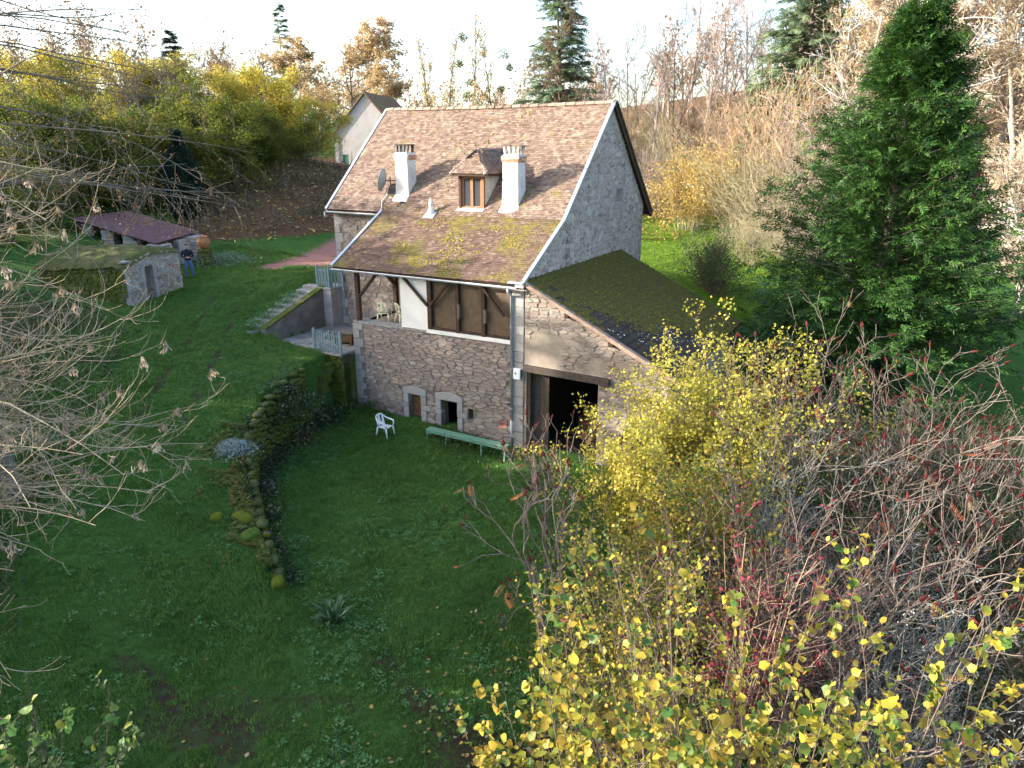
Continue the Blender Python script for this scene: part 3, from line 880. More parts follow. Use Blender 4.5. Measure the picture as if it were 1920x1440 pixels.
for a0, a1 in ((-3.58, -2.46), (-2.30, -1.30), (-1.14, 0.0)):
    mb = MB(); pbox(mb, P_front, a0, a1, 4.36, 6.28, -.13, -.10); sp = mb.build('screen_panel', m_smoke, house)
    mb = MB()
    zz = 4.4
    while zz < 6.25:                              # reed blind hanging behind the panel's face
        pbox(mb, P_front, a0 + .02, a1 - .02, zz, zz + .034, -.095, -.082); zz += .04
    tag(mb.build('reed_blind', m_bamboo, sp), kind='stuff')

# --- main front wall at the back of the porch, gable walls, back wall
P_main = Plane((0, 3.5, 0), (1, 0, 0), (0, -1, 0))
mh = [(-6.6, -5.6, 4.2, 6.1)]
main_wall = wall_mesh(P_main, [-11.45, 0.5], ([-11.45, 0.5], [1.5, 1.5]), ([-11.45, 0.5], [8.25, 8.25]), mh, 0.5, 'main_front_wall', m_mortar, house)
lay_stones(g, P_main, rubble(g, -11.45, -5.0, 2.6, 8.2, .22, .55, .14, .26, mh + [(-11.5, -11.0, 0, 9)]), main_wall, 0.014, 0.03, 260)
b = 2.6; k = 0
while b < 8.15:
    h = g.uniform(.3, .45); block(P_main, -11.48, -11.48 + (.5 if k % 2 else .34), b, min(b + h - .015, 8.2), -.4, .03, 'quoin', m_quoin, main_wall); b += h; k += 1
mb = MB(); pbox(mb, P_main, -6.58, -5.62, 4.2, 6.08, -.4, -.34); mb.build('porch_door', m_oldwood, house)

P_gab = Plane((0.5, 0, 0), (0, 1, 0), (1, 0, 0))
hi = ([0.0, 3.2, 8.1, 12.8], [roof_z(0.0) - .1, 8.32, 12.83, 8.48])
gh = [(9.0, 9.52, 8.80, 9.35)]
gable = wall_mesh(P_gab, [0.001, 3.2, 8.1, 12.8], ([0, 12.8], [0, 0]), hi, gh, 0.5, 'gable_wall', m_gable, house)
lay_stones(g, P_gab, rubble(g, 0.0, 12.8, 3.6, 12.8, .16, .42, .13, .24, gh + [(8.85, 9.0, 8.7, 9.5), (9.52, 9.67, 8.7, 9.5), (8.85, 9.67, 9.35, 9.55), (8.85, 9.67, 8.65, 8.8)], hi=hi, jit=.45), gable, 0.026, 0.02, 200, m_stone_g, m_stone_g, skip=lambda c: g.random() < .12)
for (a0, a1, b0, b1) in ((8.85, 8.99, 8.8, 9.35), (9.53, 9.67, 8.8, 9.35), (8.85, 9.67, 9.36, 9.54), (8.85, 9.67, 8.66, 8.79)):
    block(P_gab, a0, a1, b0, b1, -.2, .03, 'window_surround', m_quoin, gable, .008)
mb = MB(); pbox(mb, P_gab, 9.0, 9.52, 8.8, 9.35, -.25, -.22); gw = mb.build('gable_window', m_glass, house)
mb = MB(); pbox(mb, P_gab, 9.0, 9.52, 8.8, 8.85, -.22, -.18); pbox(mb, P_gab, 9.0, 9.05, 8.85, 9.35, -.22, -.18); pbox(mb, P_gab, 9.05, 9.52, 9.3, 9.35, -.22, -.18); pbox(mb, P_gab, 9.47, 9.52, 8.85, 9.3, -.22, -.18); mb.build('window_frame', m_grey_wood, gw)
mb = MB(); pbox(mb, P_gab, 6.95, 7.75, 8.34, 8.42, 0, .12, .01); mb.build('ledge_stone', m_quoin, gable)
mb = MB(); pbox(mb, P_gab, 0.02, .5, 3.6, 6.2, -.3, .02); 

P_left = Plane((-11.45, 0, 0), (0, 1, 0), (-1, 0, 0))
hiL = ([3.5, 8.1, 12.8], [8.6, 12.83, 8.48])
lw = wall_mesh(P_left, [3.5, 8.1, 12.8], ([3.5, 12.8], [2.0, 2.0]), hiL, [], 0.5, 'left_gable_wall', m_mortar, house)
P_pl = Plane((-7.65, 0, 0), (0, 1, 0), (-1, 0, 0))
pw = wall_mesh(P_pl, [0.5, 3.5], ([0.5, 3.5], [0, 0]), ([0.5, 3.5], [4.12, 4.12]), [], 0.4, 'porch_end_wall', m_mortar, house)
lay_stones(g, P_pl, rubble(g, 0.5, 3.5, 2.7, 4.1, .25, .55, .15, .28), pw, .014, .03, 40)
P_back = Plane((0, 12.8, 0), (1, 0, 0), (0, 1, 0))
wall_mesh(P_back, [-11.45, 0.5], ([-11.45, .5], [3, 3]), ([-11.45, .5], [8.35, 8.35]), [], .5, 'back_wall', m_mortar, house)

# --- roof
roof = MB()
def slab(pts, t):
    pts = [Vector(p) for p in pts]
    n = (pts[1] - pts[0]).cross(pts[2] - pts[0]).normalized() * t
    roof.hexa([p - n for p in pts], pts)
slab([(-11.6, 3.2, 8.34), (.56, 3.2, 8.34), (.56, 8.1, 12.86), (-11.6, 8.1, 12.86)], .06)
slab([(-8.35, -.25, 6.45), (.56, -.25, 6.45), (.56, 3.2, 8.42), (-8.35, 3.2, 8.42)], .09)
slab([(.62, 13.6, 8.0), (-11.6, 13.6, 8.0), (-11.6, 8.1, 12.95), (.62, 8.1, 12.95)], .1)
roof_o = roof.build('roof', m_beam, house)
sN = np.array([0, 8.1 - 3.2, 12.95 - 8.42]); lN = np.linalg.norm(sN); sN /= lN
sC = np.array([0, 3.45, 1.97]); lC = np.linalg.norm(sC); sC /= lC
holes_main = [(11.6 - 8.14, 11.6 - 7.36, .45, 1.3), (11.6 - 2.5, 11.6 - 1.66, .45, 1.3), (11.6 - 4.5, 11.6 - 3.25, .45, 2.0)]
V, F = tile_field(g, (-11.6, 3.18, 8.435), (1, 0, 0), sN, 12.14, lN + .02, .17, .112, keep=lambda a, s: ~np.any([(a > h[0]) & (a < h[1]) & (s > h[2]) & (s < h[3]) for h in holes_main], axis=0), bow=.05)
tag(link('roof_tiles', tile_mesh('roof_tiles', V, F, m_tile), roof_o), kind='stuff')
V, F = tile_field(g, (-8.35, -.27, 6.462), (1, 0, 0), sC, 8.89, lC + .05, .17, .112, bow=.03)
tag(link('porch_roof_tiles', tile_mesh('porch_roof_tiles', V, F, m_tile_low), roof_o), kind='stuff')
sB = np.array([0, 8.1 - 13.6, 12.95 - 8.0]); lB = np.linalg.norm(sB); sB /= lB
V, F = tile_field(g, (.62, 13.62, 8.02), (-1, 0, 0), sB, 12.2, lB, .34, .22)
tag(link('back_roof_tiles', np_mesh('back_roof_tiles', V, F, m_tile), roof_o), kind='stuff')
def ridge_tile(x0, x1, name='ridge_tile'):
    mb = MB(); n = 7; ra, rb = .145 + g.uniform(-.005, .01), .125
    vs = []
    dz = -.05 * math.sin(np.clip((x0 + 11.6) / 12.1, 0, 1) * PI)
    for x, r in ((x0, rb), (x1, ra)):
        for k in range(n + 1):
            a = PI * (k / n) * 1.0
            vs.append((x - (x0 + x1) / 2, math.cos(a) * r * 1.15, math.sin(a) * r - .04))
    mb.add(vs, [(k, k + 1, n + 2 + k, n + 1 + k) for k in range(n)] + [tuple(range(n, -1, -1)), tuple(range(n + 1, 2 * n + 2))])
    mb.build(name, m_verge_tile if g.random() < .85 else m_tile, roof_o, loc=((x0 + x1) / 2, 8.1, 12.99 + dz))
x = -11.62
while x < .5:
    ridge_tile(x, min(x + .47, .58)); x += .45
# moss cushions on the roof
V = []; cm = Cat()
def cushions(n, corner, S, N, W, Ls, dens, smin, smax):
    a = g.random(n) * W; s = g.random(n) * Ls
    k = dens(a, s) > g.random(n); a, s = a[k], s[k]; m_ = len(a)
    pos = np.array(corner) + a[:, None] * np.array([1, 0, 0]) + s[:, None] * S + N * 0.02
    th = np.arange(6) / 6 * 2 * PI
    T = [(math.cos(t), math.sin(t), 0) for t in th] + [(math.cos(t) * .6, math.sin(t) * .6, .42) for t in th] + [(0, 0, .55)]
    Tf4 = [(i, (i + 1) % 6, 6 + (i + 1) % 6, 6 + i) for i in range(6)]; Tf3 = [(6 + i, 6 + (i + 1) % 6, 12) for i in range(6)]
    X = np.tile([1.0, 0, 0], (m_, 1)); Y = np.tile(S, (m_, 1)); Z = np.tile(N, (m_, 1))
    sc = g.uniform(smin, smax, (m_, 1)) * np.array([1.2, .8, .8]) * g.uniform(.7, 1.3, (m_, 3))
    V4, F4 = stamp(T, Tf4, pos, X, Y, Z, sc); cm.add(V4, F4); V3, F3 = stamp(T, Tf3, pos, X, Y, Z, sc); cm.add(V3, F3)
nN = np.cross([1, 0, 0], sN); nC = np.cross([1, 0, 0], sC)
cushions(1500, (-11.6, 3.2, 8.44), sN, nN, 12, lN - .2, lambda a, s: sstep(vnoise(a, s, .9, 21), .55, .8) * .5 * (.3 + .7 * (a > 5)) + .35 * sstep(vnoise(a, s, 1.3, 8), .6, .8) * (s > lN - .8) * (a > 10.6) + .5 * (s < .5) * (a > 3), .03, .07)
cushions(2600, (-8.35, -.25, 6.47), sC, nC, 8.8, lC - .1, lambda a, s: sstep(vnoise(a, s, .8, 5), .48, .75) * .8, .025, .065)
tag(cm.build('roof_moss', surf('roof_moss', [(0.17, 0.15, 0.02), (0.30, 0.26, 0.05)], 3, 1, .05, 1, 80, 'island', [(0.13, 0.10, 0.03), (0.22, 0.18, 0.04), (0.17, 0.12, 0.05), (.28, .25, .04)], .7), roof_o), kind='stuff')

# zinc edges and gutters
def strip(name, a, b, w, h, up=(0, 0, 1), mat=None):
    mb = MB(); mb.beam(a, b, w, h, up); return mb.build(name, mat or m_zinc, house)
strip('verge_flashing', (-11.62, 3.15, 8.44), (-11.62, 8.1, 13.02), .12, .10)
strip('verge_flashing', (-8.37, -.28, 6.5), (-8.37, 3.2, 8.49), .12, .10)
strip('verge_flashing', (.56, -.28, 6.50), (.56, 3.2, 8.47), .14, .10)
strip('verge_flashing', (.56, 3.2, 8.47), (.56, 8.1, 13.02), .14, .10)
strip('verge_board', (.60, 8.1, 12.90), (.66, 13.6, 7.92), .07, .26, mat=m_beam)
strip('verge_tile_edge', (.60, 8.1, 13.06), (.66, 13.62, 8.1), .2, .05, mat=m_grey_wood)
def gutter(name, a, b, r=.075):
    mb = MB(); n = 6; vs = []
    a, b = Vector(a), Vector(b); d = (b - a).normalized(); s = d.cross(Vector((0, 0, 1))).normalized()
    for p in (a, b):
        for rr in (r, r * .85):
            for k in range(n + 1):
                t = PI + PI * k / n
                vs.append(p + s * math.cos(t) * rr + Vector((0, 0, math.sin(t) * rr)))
    m_ = n + 1; fs = []
    for k in range(n):
        fs += [(k, k + 1, 2 * m_ + k + 1, 2 * m_ + k), (m_ + k + 1, m_ + k, 3 * m_ + k, 3 * m_ + k + 1)]
    fs += [(0, 2 * m_, 3 * m_, m_), (n, m_ + n, 3 * m_ + n, 2 * m_ + n)]
    mb.add(vs, fs); return mb.build(name, m_zinc, house)
gutter('gutter', (-8.4, -.33, 6.40), (.3, -.33, 6.36)); gutter('gutter', (-11.65, 3.1, 8.36), (-8.42, 3.1, 8.33))
mb = MB(); mb.tube([(0, -.33, 6.3), (0, -.3, 6.15), (0.02, -.08, 6.0), (0.02, -.08, .4)], .05, 10); mb.lathe((0.02, -.08, .4), [(.05, -.4), (.06, -.4), (.06, .75), (.05, .75)], 10); dp = mb.build('downpipe', m_zinc, house, True)
for z in (1.6, 3.2, 4.8):
    mb = MB(); mb.lathe((.02, -.08, z), [(.05, 0), (.064, 0), (.064, .05), (.05, .05)], 10); mb.build('pipe_clip', m_zinc, dp)
mb = MB(); mb.tube([(-8.45, 3.1, 8.28), (-8.5, 2.9, 8.1), (-8.42, 2.6, 8.12), (-8.4, 2.3, 8.02)], .05, 8); mb.build('gutter_elbow', m_zinc, house, True)
mb = MB(); mb.tube([(-11.66, 3.1, 8.3), (-11.66, 3.1, 8.05)], .045, 8); mb.build('gutter_outlet', m_zinc, house, True)
mb = MB(); mb.box(.0, .62, -.36, .05, 6.5, 6.56); mb.box(.28, .62, -.30, .1, 6.36, 6.5); mb.build('corner_flashing', m_zinc, house)
mb = MB(); pbox(mb, P_front, -8.0, .2, 6.42, 6.62, -.5, -.42); mb.build('soffit_board', m_beam, house)

# --- chimneys
def chimney(x0, x1, y0, y1, zb, zt, slabbed):
    c = empty('chimney', ((x0 + x1) / 2, (y0 + y1) / 2, zb), 0, house)
    w, d, h = (x1 - x0) / 2, (y1 - y0) / 2, zt - zb
    mb = MB(); mb.hexa([(-w, -d, 0), (w, -d, 0), (w, d, 0), (-w, d, 0)], [(-w * .9, -d * .9, h - .34), (w * .9, -d * .9, h - .34), (w * .9, d * .9, h - .34), (-w * .9, d * .9, h - .34)])
    mb.build('shaft', m_chim, c, bevel=.015)
    for row in range(3):                          # corbelled brick head, brick by brick
        e = .03 if row else .0
        W_, D_ = w * .9 + .02 + e, d * .9 + .02 + e; z0 = h - .34 + row * .075
        n = 4; off = .5 if row % 2 else 0
        for k in range(n):
            for sx, pts in ((0, (-W_ + 2 * W_ * k / n, -W_ + 2 * W_ * (k + 1) / n)),):
                for ys in ((-D_, -D_ + .11), (D_ - .11, D_)):
                    m_ = MB(); m_.box(pts[0] + .004, pts[1] - .004, ys[0], ys[1], z0, z0 + .068, .003)
                    m_.build('brick', m_chim if (ys[0] < 0 and slabbed) or (ys[0] < 0 and row == 2) else m_brick, c)
        for k in range(3):
            ya = -D_ + .112 + (2 * D_ - .224) * k / 3; yb = -D_ + .112 + (2 * D_ - .224) * (k + 1) / 3
            for xs_ in ((-W_, -W_ + .11), (W_ - .11, W_)):
                m_ = MB(); m_.box(xs_[0], xs_[1], ya + .004, yb - .004, z0, z0 + .068, .003); m_.build('brick', m_brick, c)
    mb = MB(); mb.box(-w * .9 + .08, w * .9 - .08, -d * .9 + .08, d * .9 - .08, h - .36, h - .13); mb.build('brick_core', m_chim, c)
    mb = MB(); W_, D_ = w * .9 + .03, d * .9 + .03
    mb.hexa([(-W_, -D_, h - .113), (W_, -D_, h - .113), (W_, D_, h - .113), (-W_, D_, h - .113)], [(-W_ + .06, -D_ + .06, h - .02), (W_ - .06, -D_ + .06, h - .02), (W_ - .06, D_ - .06, h - .02), (-W_ + .06, D_ - .06, h - .02)])
    mb.build('mortar_cap', m_chim, c)
    xsup = np.linspace(-w * .75, w * .75, 4)
    for i, xx in enumerate(xsup):
        for yy in ((-d * .55, d * .55) if i in (0, 3) else (-d * .55,)):
            m_ = MB(); dx = -.03 if i < 2 else .03
            m_.hexa([(xx - .03, yy - .05, h - .03), (xx + .03, yy - .05, h - .03), (xx + .03, yy + .05, h - .03), (xx - .03, yy + .05, h - .03)],
                    [(xx + dx - .05, yy - .06, h + .27), (xx + dx + .05, yy - .06, h + .27), (xx + dx + .05, yy + .06, h + .27), (xx + dx - .05, yy + .06, h + .27)])
            m_.build('cap_support', m_metal if slabbed else m_chim, c)
    if slabbed:
        m_ = MB(); m_.box(-w * .95, w * .95, -d * .8, d * .8, h + .272, h + .315, .006); m_.build('cap_slab', m_beam, c)
    else:
        for xx in (-w * .62, w * .66):
            m_ = MB(); m_.box(xx - .2, xx + .2, -d * .8, d * .8, h + .272, h + .31, .01); m_.build('cap_slab', m_grey_wood, c)
    # sloping flashing apron at the foot
    m_ = MB(); z0 = (roof_z(y0 - .28) + .05) - zb
    m_.hexa([(-w - .03, -d - .24, z0), (w + .03, -d - .24, z0), (w + .03, -d + .02, z0 + .26), (-w - .03, -d + .02, z0 + .26)], [(-w - .03, -d - .24, z0 + .02), (w + .03, -d - .24, z0 + .02), (w + .03, -d + .02, z0 + .29), (-w - .03, -d + .02, z0 + .29)])
    m_.build('apron_flashing', m_chim, c)
chimney(-2.47, -1.69, 3.62, 4.32, 8.45, 10.92, False)
chimney(-8.12, -7.39, 3.92, 4.6, 8.75, 10.98, True)

# --- hipped dormer
DX, DY, DZ = -3.875, 3.56, 8.74
dorm = empty('dormer', (DX, DY, DZ), 0, house)
mb = MB()
mb.hexa([(.5, .02, -.1), (.6, .02, -.1), (.6, 1.6, -.1), (.5, 1.6, -.1)], [(.5, .02, 1.28), (.6, .02, 1.28), (.6, 1.6, 1.28), (.5, 1.6, 1.28)])
mb.hexa([(-.6, .02, -.1), (-.5, .02, -.1), (-.5, 1.6, -.1), (-.6, 1.6, -.1)], [(-.6, .02, 1.28), (-.5, .02, 1.28), (-.5, 1.6, 1.28), (-.6, 1.6, 1.28)])
mb.box(-.5, .5, .25, .3, -.1, 1.28)
mb.build('dormer_cheek', m_white, dorm)
for s in (1,):
    for r_ in range(8):
        for k in range(6):
            y0 = .06 + k * .24 + (.12 if r_ % 2 else 0); z0 = -.02 + r_ * .16
            if z0 < (y0 - .2) * SL - .05 or y0 > 1.5: continue
            m_ = MB(); m_.hexa([(.615, y0 + .005, z0), (.63, y0 + .005, z0), (.63, y0 + .235, z0), (.615, y0 + .235, z0)], [(.602, y0 + .005, z0 + .2), (.612, y0 + .005, z0 + .2), (.612, y0 + .235, z0 + .2), (.602, y0 + .235, z0 + .2)])
            m_.build('shingle', m_slate, dorm)
for nm, bx in (('dormer_post', (-.62, -.5, -.04, .1, -.02, 1.3)), ('dormer_post', (.5, .62, -.04, .1, -.02, 1.3)), ('dormer_head', (-.66, .66, -.05, .12, 1.3, 1.42))):
    m_ = MB(); m_.box(*bx); m_.build(nm, m_beam if nm == 'dormer_head' or bx[0] < 0 else m_frame, dorm, bevel=.008)
win = MB(); win.box(-.5, .5, .04, .1, -.02, .08); win.box(-.5, .5, .04, .1, 1.18, 1.3); win.box(-.5, -.4, .04, .1, .08, 1.18); win.box(.4, .5, .04, .1, .08, 1.18); win.box(-.07, .07, .02, .1, .08, 1.18)
wf = win.build('dormer_window', m_frame, dorm, bevel=.008)
for a0, a1 in ((-.4, -.07), (.07, .4)):
    m_ = MB(); m_.box(a0, a1, .065, .075, .08, 1.18); m_.build('pane', m_glass, wf)
m_ = MB(); m_.box(-.39, -.2, .12, .13, .1, 1.16); m_.build('curtain', surf('grey_curtain', [(.34, .36, .40), (.46, .48, .52)], 4, .9), wf)
m_ = MB(); m_.hexa([(-.66, -.2, -.12), (.66, -.2, -.12), (.66, .02, -.02), (-.66, .02, -.02)], [(-.66, -.2, -.09), (.66, -.2, -.09), (.66, .02, .02), (-.66, .02, .02)]); m_.build('sill_flashing', m_chim, dorm)
# its roof: ends of the eave, hip apex and ridge running back into the slope
ez, ex, ey, az_, ay = 1.36, .86, -.28, 2.32, .62
backy = (az_ + DZ - 8.42) / SL + 3.2 - DY
backe = (ez + DZ - 8.42) / SL + 3.2 - DY
m_ = MB()
pts = [(-ex, ey, ez), (ex, ey, ez), (0, ay, az_), (0, backy, az_), (ex, backe, ez), (-ex, backe, ez)]
low = [(p[0], p[1], p[2] - .07) for p in pts]
m_.add(pts + low, [(0, 1, 2), (1, 4, 3, 2), (0, 2, 3, 5), (0, 6, 7, 1), (1, 7, 10, 4), (0, 5, 11, 6), (6, 8, 7), (7, 8, 9, 10), (6, 11, 9, 8)])
dr_roof = m_.build('dormer_roof', m_beam, dorm)
def tri_tiles(c, A, S, W, Ls, inside):
    return tile_field(g, c, A, S, W, Ls, .17, .112, keep=inside)
ct = Cat()
S_ = np.array([0, ay - ey, az_ - ez]); L_ = np.linalg.norm(S_); S_ /= L_
ct.add(*tri_tiles((-ex, ey - .02, ez + .015), (1, 0, 0), S_, 2 * ex, L_, lambda a, s: np.abs(a - ex) < ex * (1 - s / L_) + .02))
S_ = np.array([-ex, 0, az_ - ez]); L2 = np.linalg.norm(S_); S_ /= L2; Ly = backy - ey
ct.add(*tri_tiles((ex + .01, ey, ez + .015), (0, 1, 0), S_, Ly, L2, lambda a, s: (a > (ay - ey) * s / L2 - .02) & (a < (backe - ey) + (backy - backe) * s / L2)))
S_ = np.array([ex, 0, az_ - ez]); S_ /= L2
ct.add(*tri_tiles((-ex - .01, backy, ez + .015), (0, -1, 0), S_, Ly, L2, lambda a, s: (a < Ly - (ay - ey) * s / L2 + .02) & (a > (backy - backe) * (1 - s / L2))))
tag(ct.build('dormer_tiles', m_tile, dr_roof), kind='stuff')
for a_, b_ in (((-ex, ey, ez), (0, ay, az_)), ((ex, ey, ez), (0, ay, az_)), ((0, ay, az_), (0, backy, az_))):
    a_, b_ = Vector(a_), Vector(b_); n = max(2, int((b_ - a_).length / .34))
    for k in range(n):
        p, q = a_.lerp(b_, k / n), a_.lerp(b_, (k + 1) / n + .02)
        m_ = MB(); m_.tube([p + Vector((0, 0, .0)), q + Vector((0, 0, .015))], [.085, .07], 8); m_.build('hip_tile', m_verge_tile, dr_roof)

# --- things fixed to the house
def hl(x, y, z):
    c, s = math.cos(TH), math.sin(TH)
    return (F0[0] + x * c - y * s, F0[1] + x * s + y * c, F0[2] + z)
dish = thing('satellite_dish', 'grey satellite dish on a short arm at the left chimney', 'satellite dish', hl(-8.62, 3.85, 9.75), TH)
m_ = MB(); prof = []; n = 24; rings = 6; vs = []; fs = []
dd = Vector((-.93, -.30, .22)).normalized(); e1 = dd.cross(Vector((0, 0, 1))).normalized(); e2 = e1.cross(dd)
for i in range(rings + 1):
    r_ = .47 * i / rings; z0 = .16 * (i / rings) ** 2
    for k in range(n):
        t = 2 * PI * k / n; vs.append(dd * z0 + e1 * (r_ * math.cos(t)) + e2 * (r_ * 1.08 * math.sin(t)))
for i in range(rings):
    for k in range(n):
        fs.append((i * n + k, i * n + (k + 1) % n, (i + 1) * n + (k + 1) % n, (i + 1) * n + k))
m_.add(vs, fs); do = m_.build('reflector', m_dish, dish, True); sm = do.modifiers.new('thickness', 'SOLIDIFY'); sm.thickness = .015
m_ = MB(); m_.tube([(0, 0, 0), (.12, .05, 0), (.5, .2, 0)], .025, 8); m_.tube([(.2, .1, -.18), (.5, .2, -.18)], .02, 6); m_.tube([(.22, .1, -.25), (.22, .1, .18)], .025, 8); m_.build('mount', m_beam, dish)
m_ = MB(); m_.tube([dd * .02 - e2 * .5, dd * .45 - e2 * .25], .012, 6); m_.tube([dd * .40 - e2 * .27, dd * .5 - e2 * .22], .03, 8); m_.build('feed_arm', m_metal, dish)
m_ = MB(); m_.tube([hl(-8.5, 3.9, 9.45), hl(-8.55, 3.8, 9.1), hl(-8.65, 3.6, 8.9), hl(-8.45, 3.3, 8.62), hl(-8.4, 3.15, 8.5)], .02, 6); tag(m_.build('aerial_cable', m_white, None, True), 'pale cable running down the tiles from the satellite dish to the gutter', 'cable')
vent = thing('roof_vent', 'white vent pipe with a bulbous cowl on a flashing plate below the dormer', 'vent', hl(-5.7, 3.2, 8.42), TH)
m_ = MB(); m_.hexa([(-.26, -.3, -.12), (.26, -.3, -.12), (.26, .12, .12), (-.26, .12, .12)], [(-.26, -.3, -.1), (.26, -.3, -.1), (.26, .12, .15), (-.26, .12, .15)]); m_.build('flashing_plate', m_zinc, vent)
m_ = MB(); m_.lathe((0, 0, 0), [(.12, -.1), (.13, .0), (.15, .12), (.13, .22), (.085, .28), (.075, .42), (.1, .44), (.1, .5), (.07, .56), (.08, .6), (.05, .66)], 14); m_.build('cowl', surf('pale_vent_zinc', [(.58, .58, .58), (.72, .72, .72)], 8, .5, .4), vent, True)
meter = thing('meter_box', 'white electricity meter box on the wall beside the barn opening', 'meter box', hl(.29, -.05, 2.86), TH)
m_ = MB(); m_.box(-.15, .15, -.12, .02, 0, .42); mo = m_.build('box', m_plastic, meter, bevel=.015)
m_ = MB(); m_.box(-.13, .13, -.135, -.122, .02, .40); m_.build('lid', m_plastic, meter)
m_ = MB(); m_.lathe((0, 0, 0), [(.035, 0), (.035, .012)], 12); lo_ = m_.build('dial', m_metal, meter); lo_.location = (-.04, -.136, .24); lo_.rotation_euler = (PI / 2, 0, 0)
m_ = MB(); m_.box(.151, .156, -.1, 0, .04, .38); m_.build('dark_side_strip', m_metal, meter)  # dark metal strip on the right side of the box

# ------------------------------------------------------------------ lean-to barn on the right
barn = thing('lean_to_barn', 'lean-to barn with mossy dark tile roof and wide open doorway', 'barn', tuple(F0), TH)
bz = lambda x: 6.58 - (x - .5) * .49
bholes = [(.62, 3.5, -.3, 3.18)]
bw = wall_mesh(P_front, [.53, 6.1], ([.53, 6.1], [-.5, -.5]), ([.53, 6.1], [bz(.53) - .1, bz(6.1) - .1]), bholes, .55, 'barn_front_wall', m_render, barn)
lay_stones(g, P_front, rubble(g, .53, 6.1, -.3, 6.4, .18, .6, .09, .21, bholes + [(.53, .62, -.5, 3.2), (.53, 3.9, 3.16, 3.5)], hi=([.5, 6.1], [bz(.5) - .12, bz(6.1) - .12])), bw, 0.022, 0.022, 260, skip=lambda c: (vnoise(np.array([c[0] + 3]), np.array([c[1] + 9]), .8, 31)[0] > .66) and c[1] > 3.3)
m_ = MB(); m_.beam((.56, -.02, 3.33), (3.95, -.04, 3.28), .26, .24, (0, 0, 1)); m_.build('door_lintel', m_lintel, barn, bevel=.02)
m_ = MB()
for i in range(4): m_.box(.64 + i * .2, .64 + i * .2 + .19, .28, .32, .0, 3.1)
m_.box(.64, 1.44, .32, .36, .6, .75); m_.box(.64, 1.44, .32, .36, 2.4, 2.55)
m_.build('barn_door', m_lintel, barn)
m_ = MB(); m_.box(.62, .76, .04, .2, -.1, 3.18); m_.build('door_jamb', m_lintel, barn)
m_ = MB(); m_.box(.55, 6.0, 9.3, 9.75, -.5, 3.9); m_.box(5.65, 6.1, .56, 9.29, -.5, 3.6); m_.build('barn_rear_walls', m_mortar, barn)
m_ = MB(); m_.box(.525, .56, .6, 9.2, -.05, 5.6); m_.build('shade_panel', m_dark, barn)  # dark panel added over the gable's inner face to imitate unlit depth
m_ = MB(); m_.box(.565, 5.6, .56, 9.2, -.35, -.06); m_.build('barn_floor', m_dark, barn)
m_ = MB(); m_.box(1.9, 3.2, 2.2, 3.2, -.05, .9, .04); m_.box(2.0, 3.0, 2.3, 3.0, .91, 1.3, .05); m_.build('stored_timber', m_oldwood, barn)
m_ = MB(); t = .08
A0 = (.50, -.16, bz(.5)); A1 = (6.4, -.16, bz(6.4)); A2 = (6.4, 9.85, bz(6.4)); A3 = (.5, 9.85, bz(.5))
m_.hexa([(p[0], p[1], p[2] - t) for p in (A0, A1, A2, A3)], [A0, A1, A2, A3]); broof = m_.build('barn_roof', m_beam, barn)
# interlocking tiles in columns that run down the slope
sl = np.array([-1, 0, .49]); Lb = np.linalg.norm([5.9, 5.9 * .49]); sl /= np.linalg.norm(sl)
along = np.array([0, 1.0, 0]); nb = np.cross(sl, along) * -1
if nb[2] < 0: nb = -nb
tw, tg = .36, .31
ncol, nrow = int(10.0 / tw), int(Lb / tg)
def lean_tile_mesh(nm, mat, seed):
    r2 = np.random.default_rng(seed); mm = MB()
    a, s = along, sl
    def P(u_, v_, w_): return tuple(a * u_ + s * v_ + nb * (w_ + r2.normal(0, .003)))
    w = tw
    mm.add([P(0.008, 0, .03), P(w - .05, 0, .03), P(w - .05, tg * 1.12, .008), P(0.008, tg * 1.12, .008), P(0.008, 0, .008), P(w - .05, 0, .008)], [(0, 1, 2, 3), (4, 5, 1, 0)])
    mm.add([P(w - .05, 0, .05), P(w - .004, 0, .05), P(w - .004, tg * 1.12, .024), P(w - .05, tg * 1.12, .024), P(w - .05, 0, .0), P(w - .004, 0, .0), P(w - .004, tg * 1.12, 0), P(w - .05, tg * 1.12, 0)], [(0, 1, 2, 3), (4, 5, 1, 0), (4, 0, 3, 7), (1, 5, 6, 2)])
    return mm.mesh(nm, mat)
lt = [lean_tile_mesh('dark_tile', m_leantile, 1), lean_tile_mesh('dark_tile', m_leantile, 2)]
lm = [lean_tile_mesh('mossy_tile', m_leantile_moss, 3), lean_tile_mesh('mossy_tile', m_leantile_moss, 4)]
rest = {0: Cat(), 1: Cat()}
lich = MB(); cnt = 0
cells = [(c, r_) for c in range(ncol) for r_ in range(nrow)]
cells.sort(key=lambda q: q[0] * tw * 1.0 + (q[1] * tg) * .4)
mossv = lambda y, s: vnoise(np.array([y + 20]), np.array([s + 7]), 1.6, 14)[0] * .4 + .55 * (s / Lb) ** 1.3 + .055 * y + .0
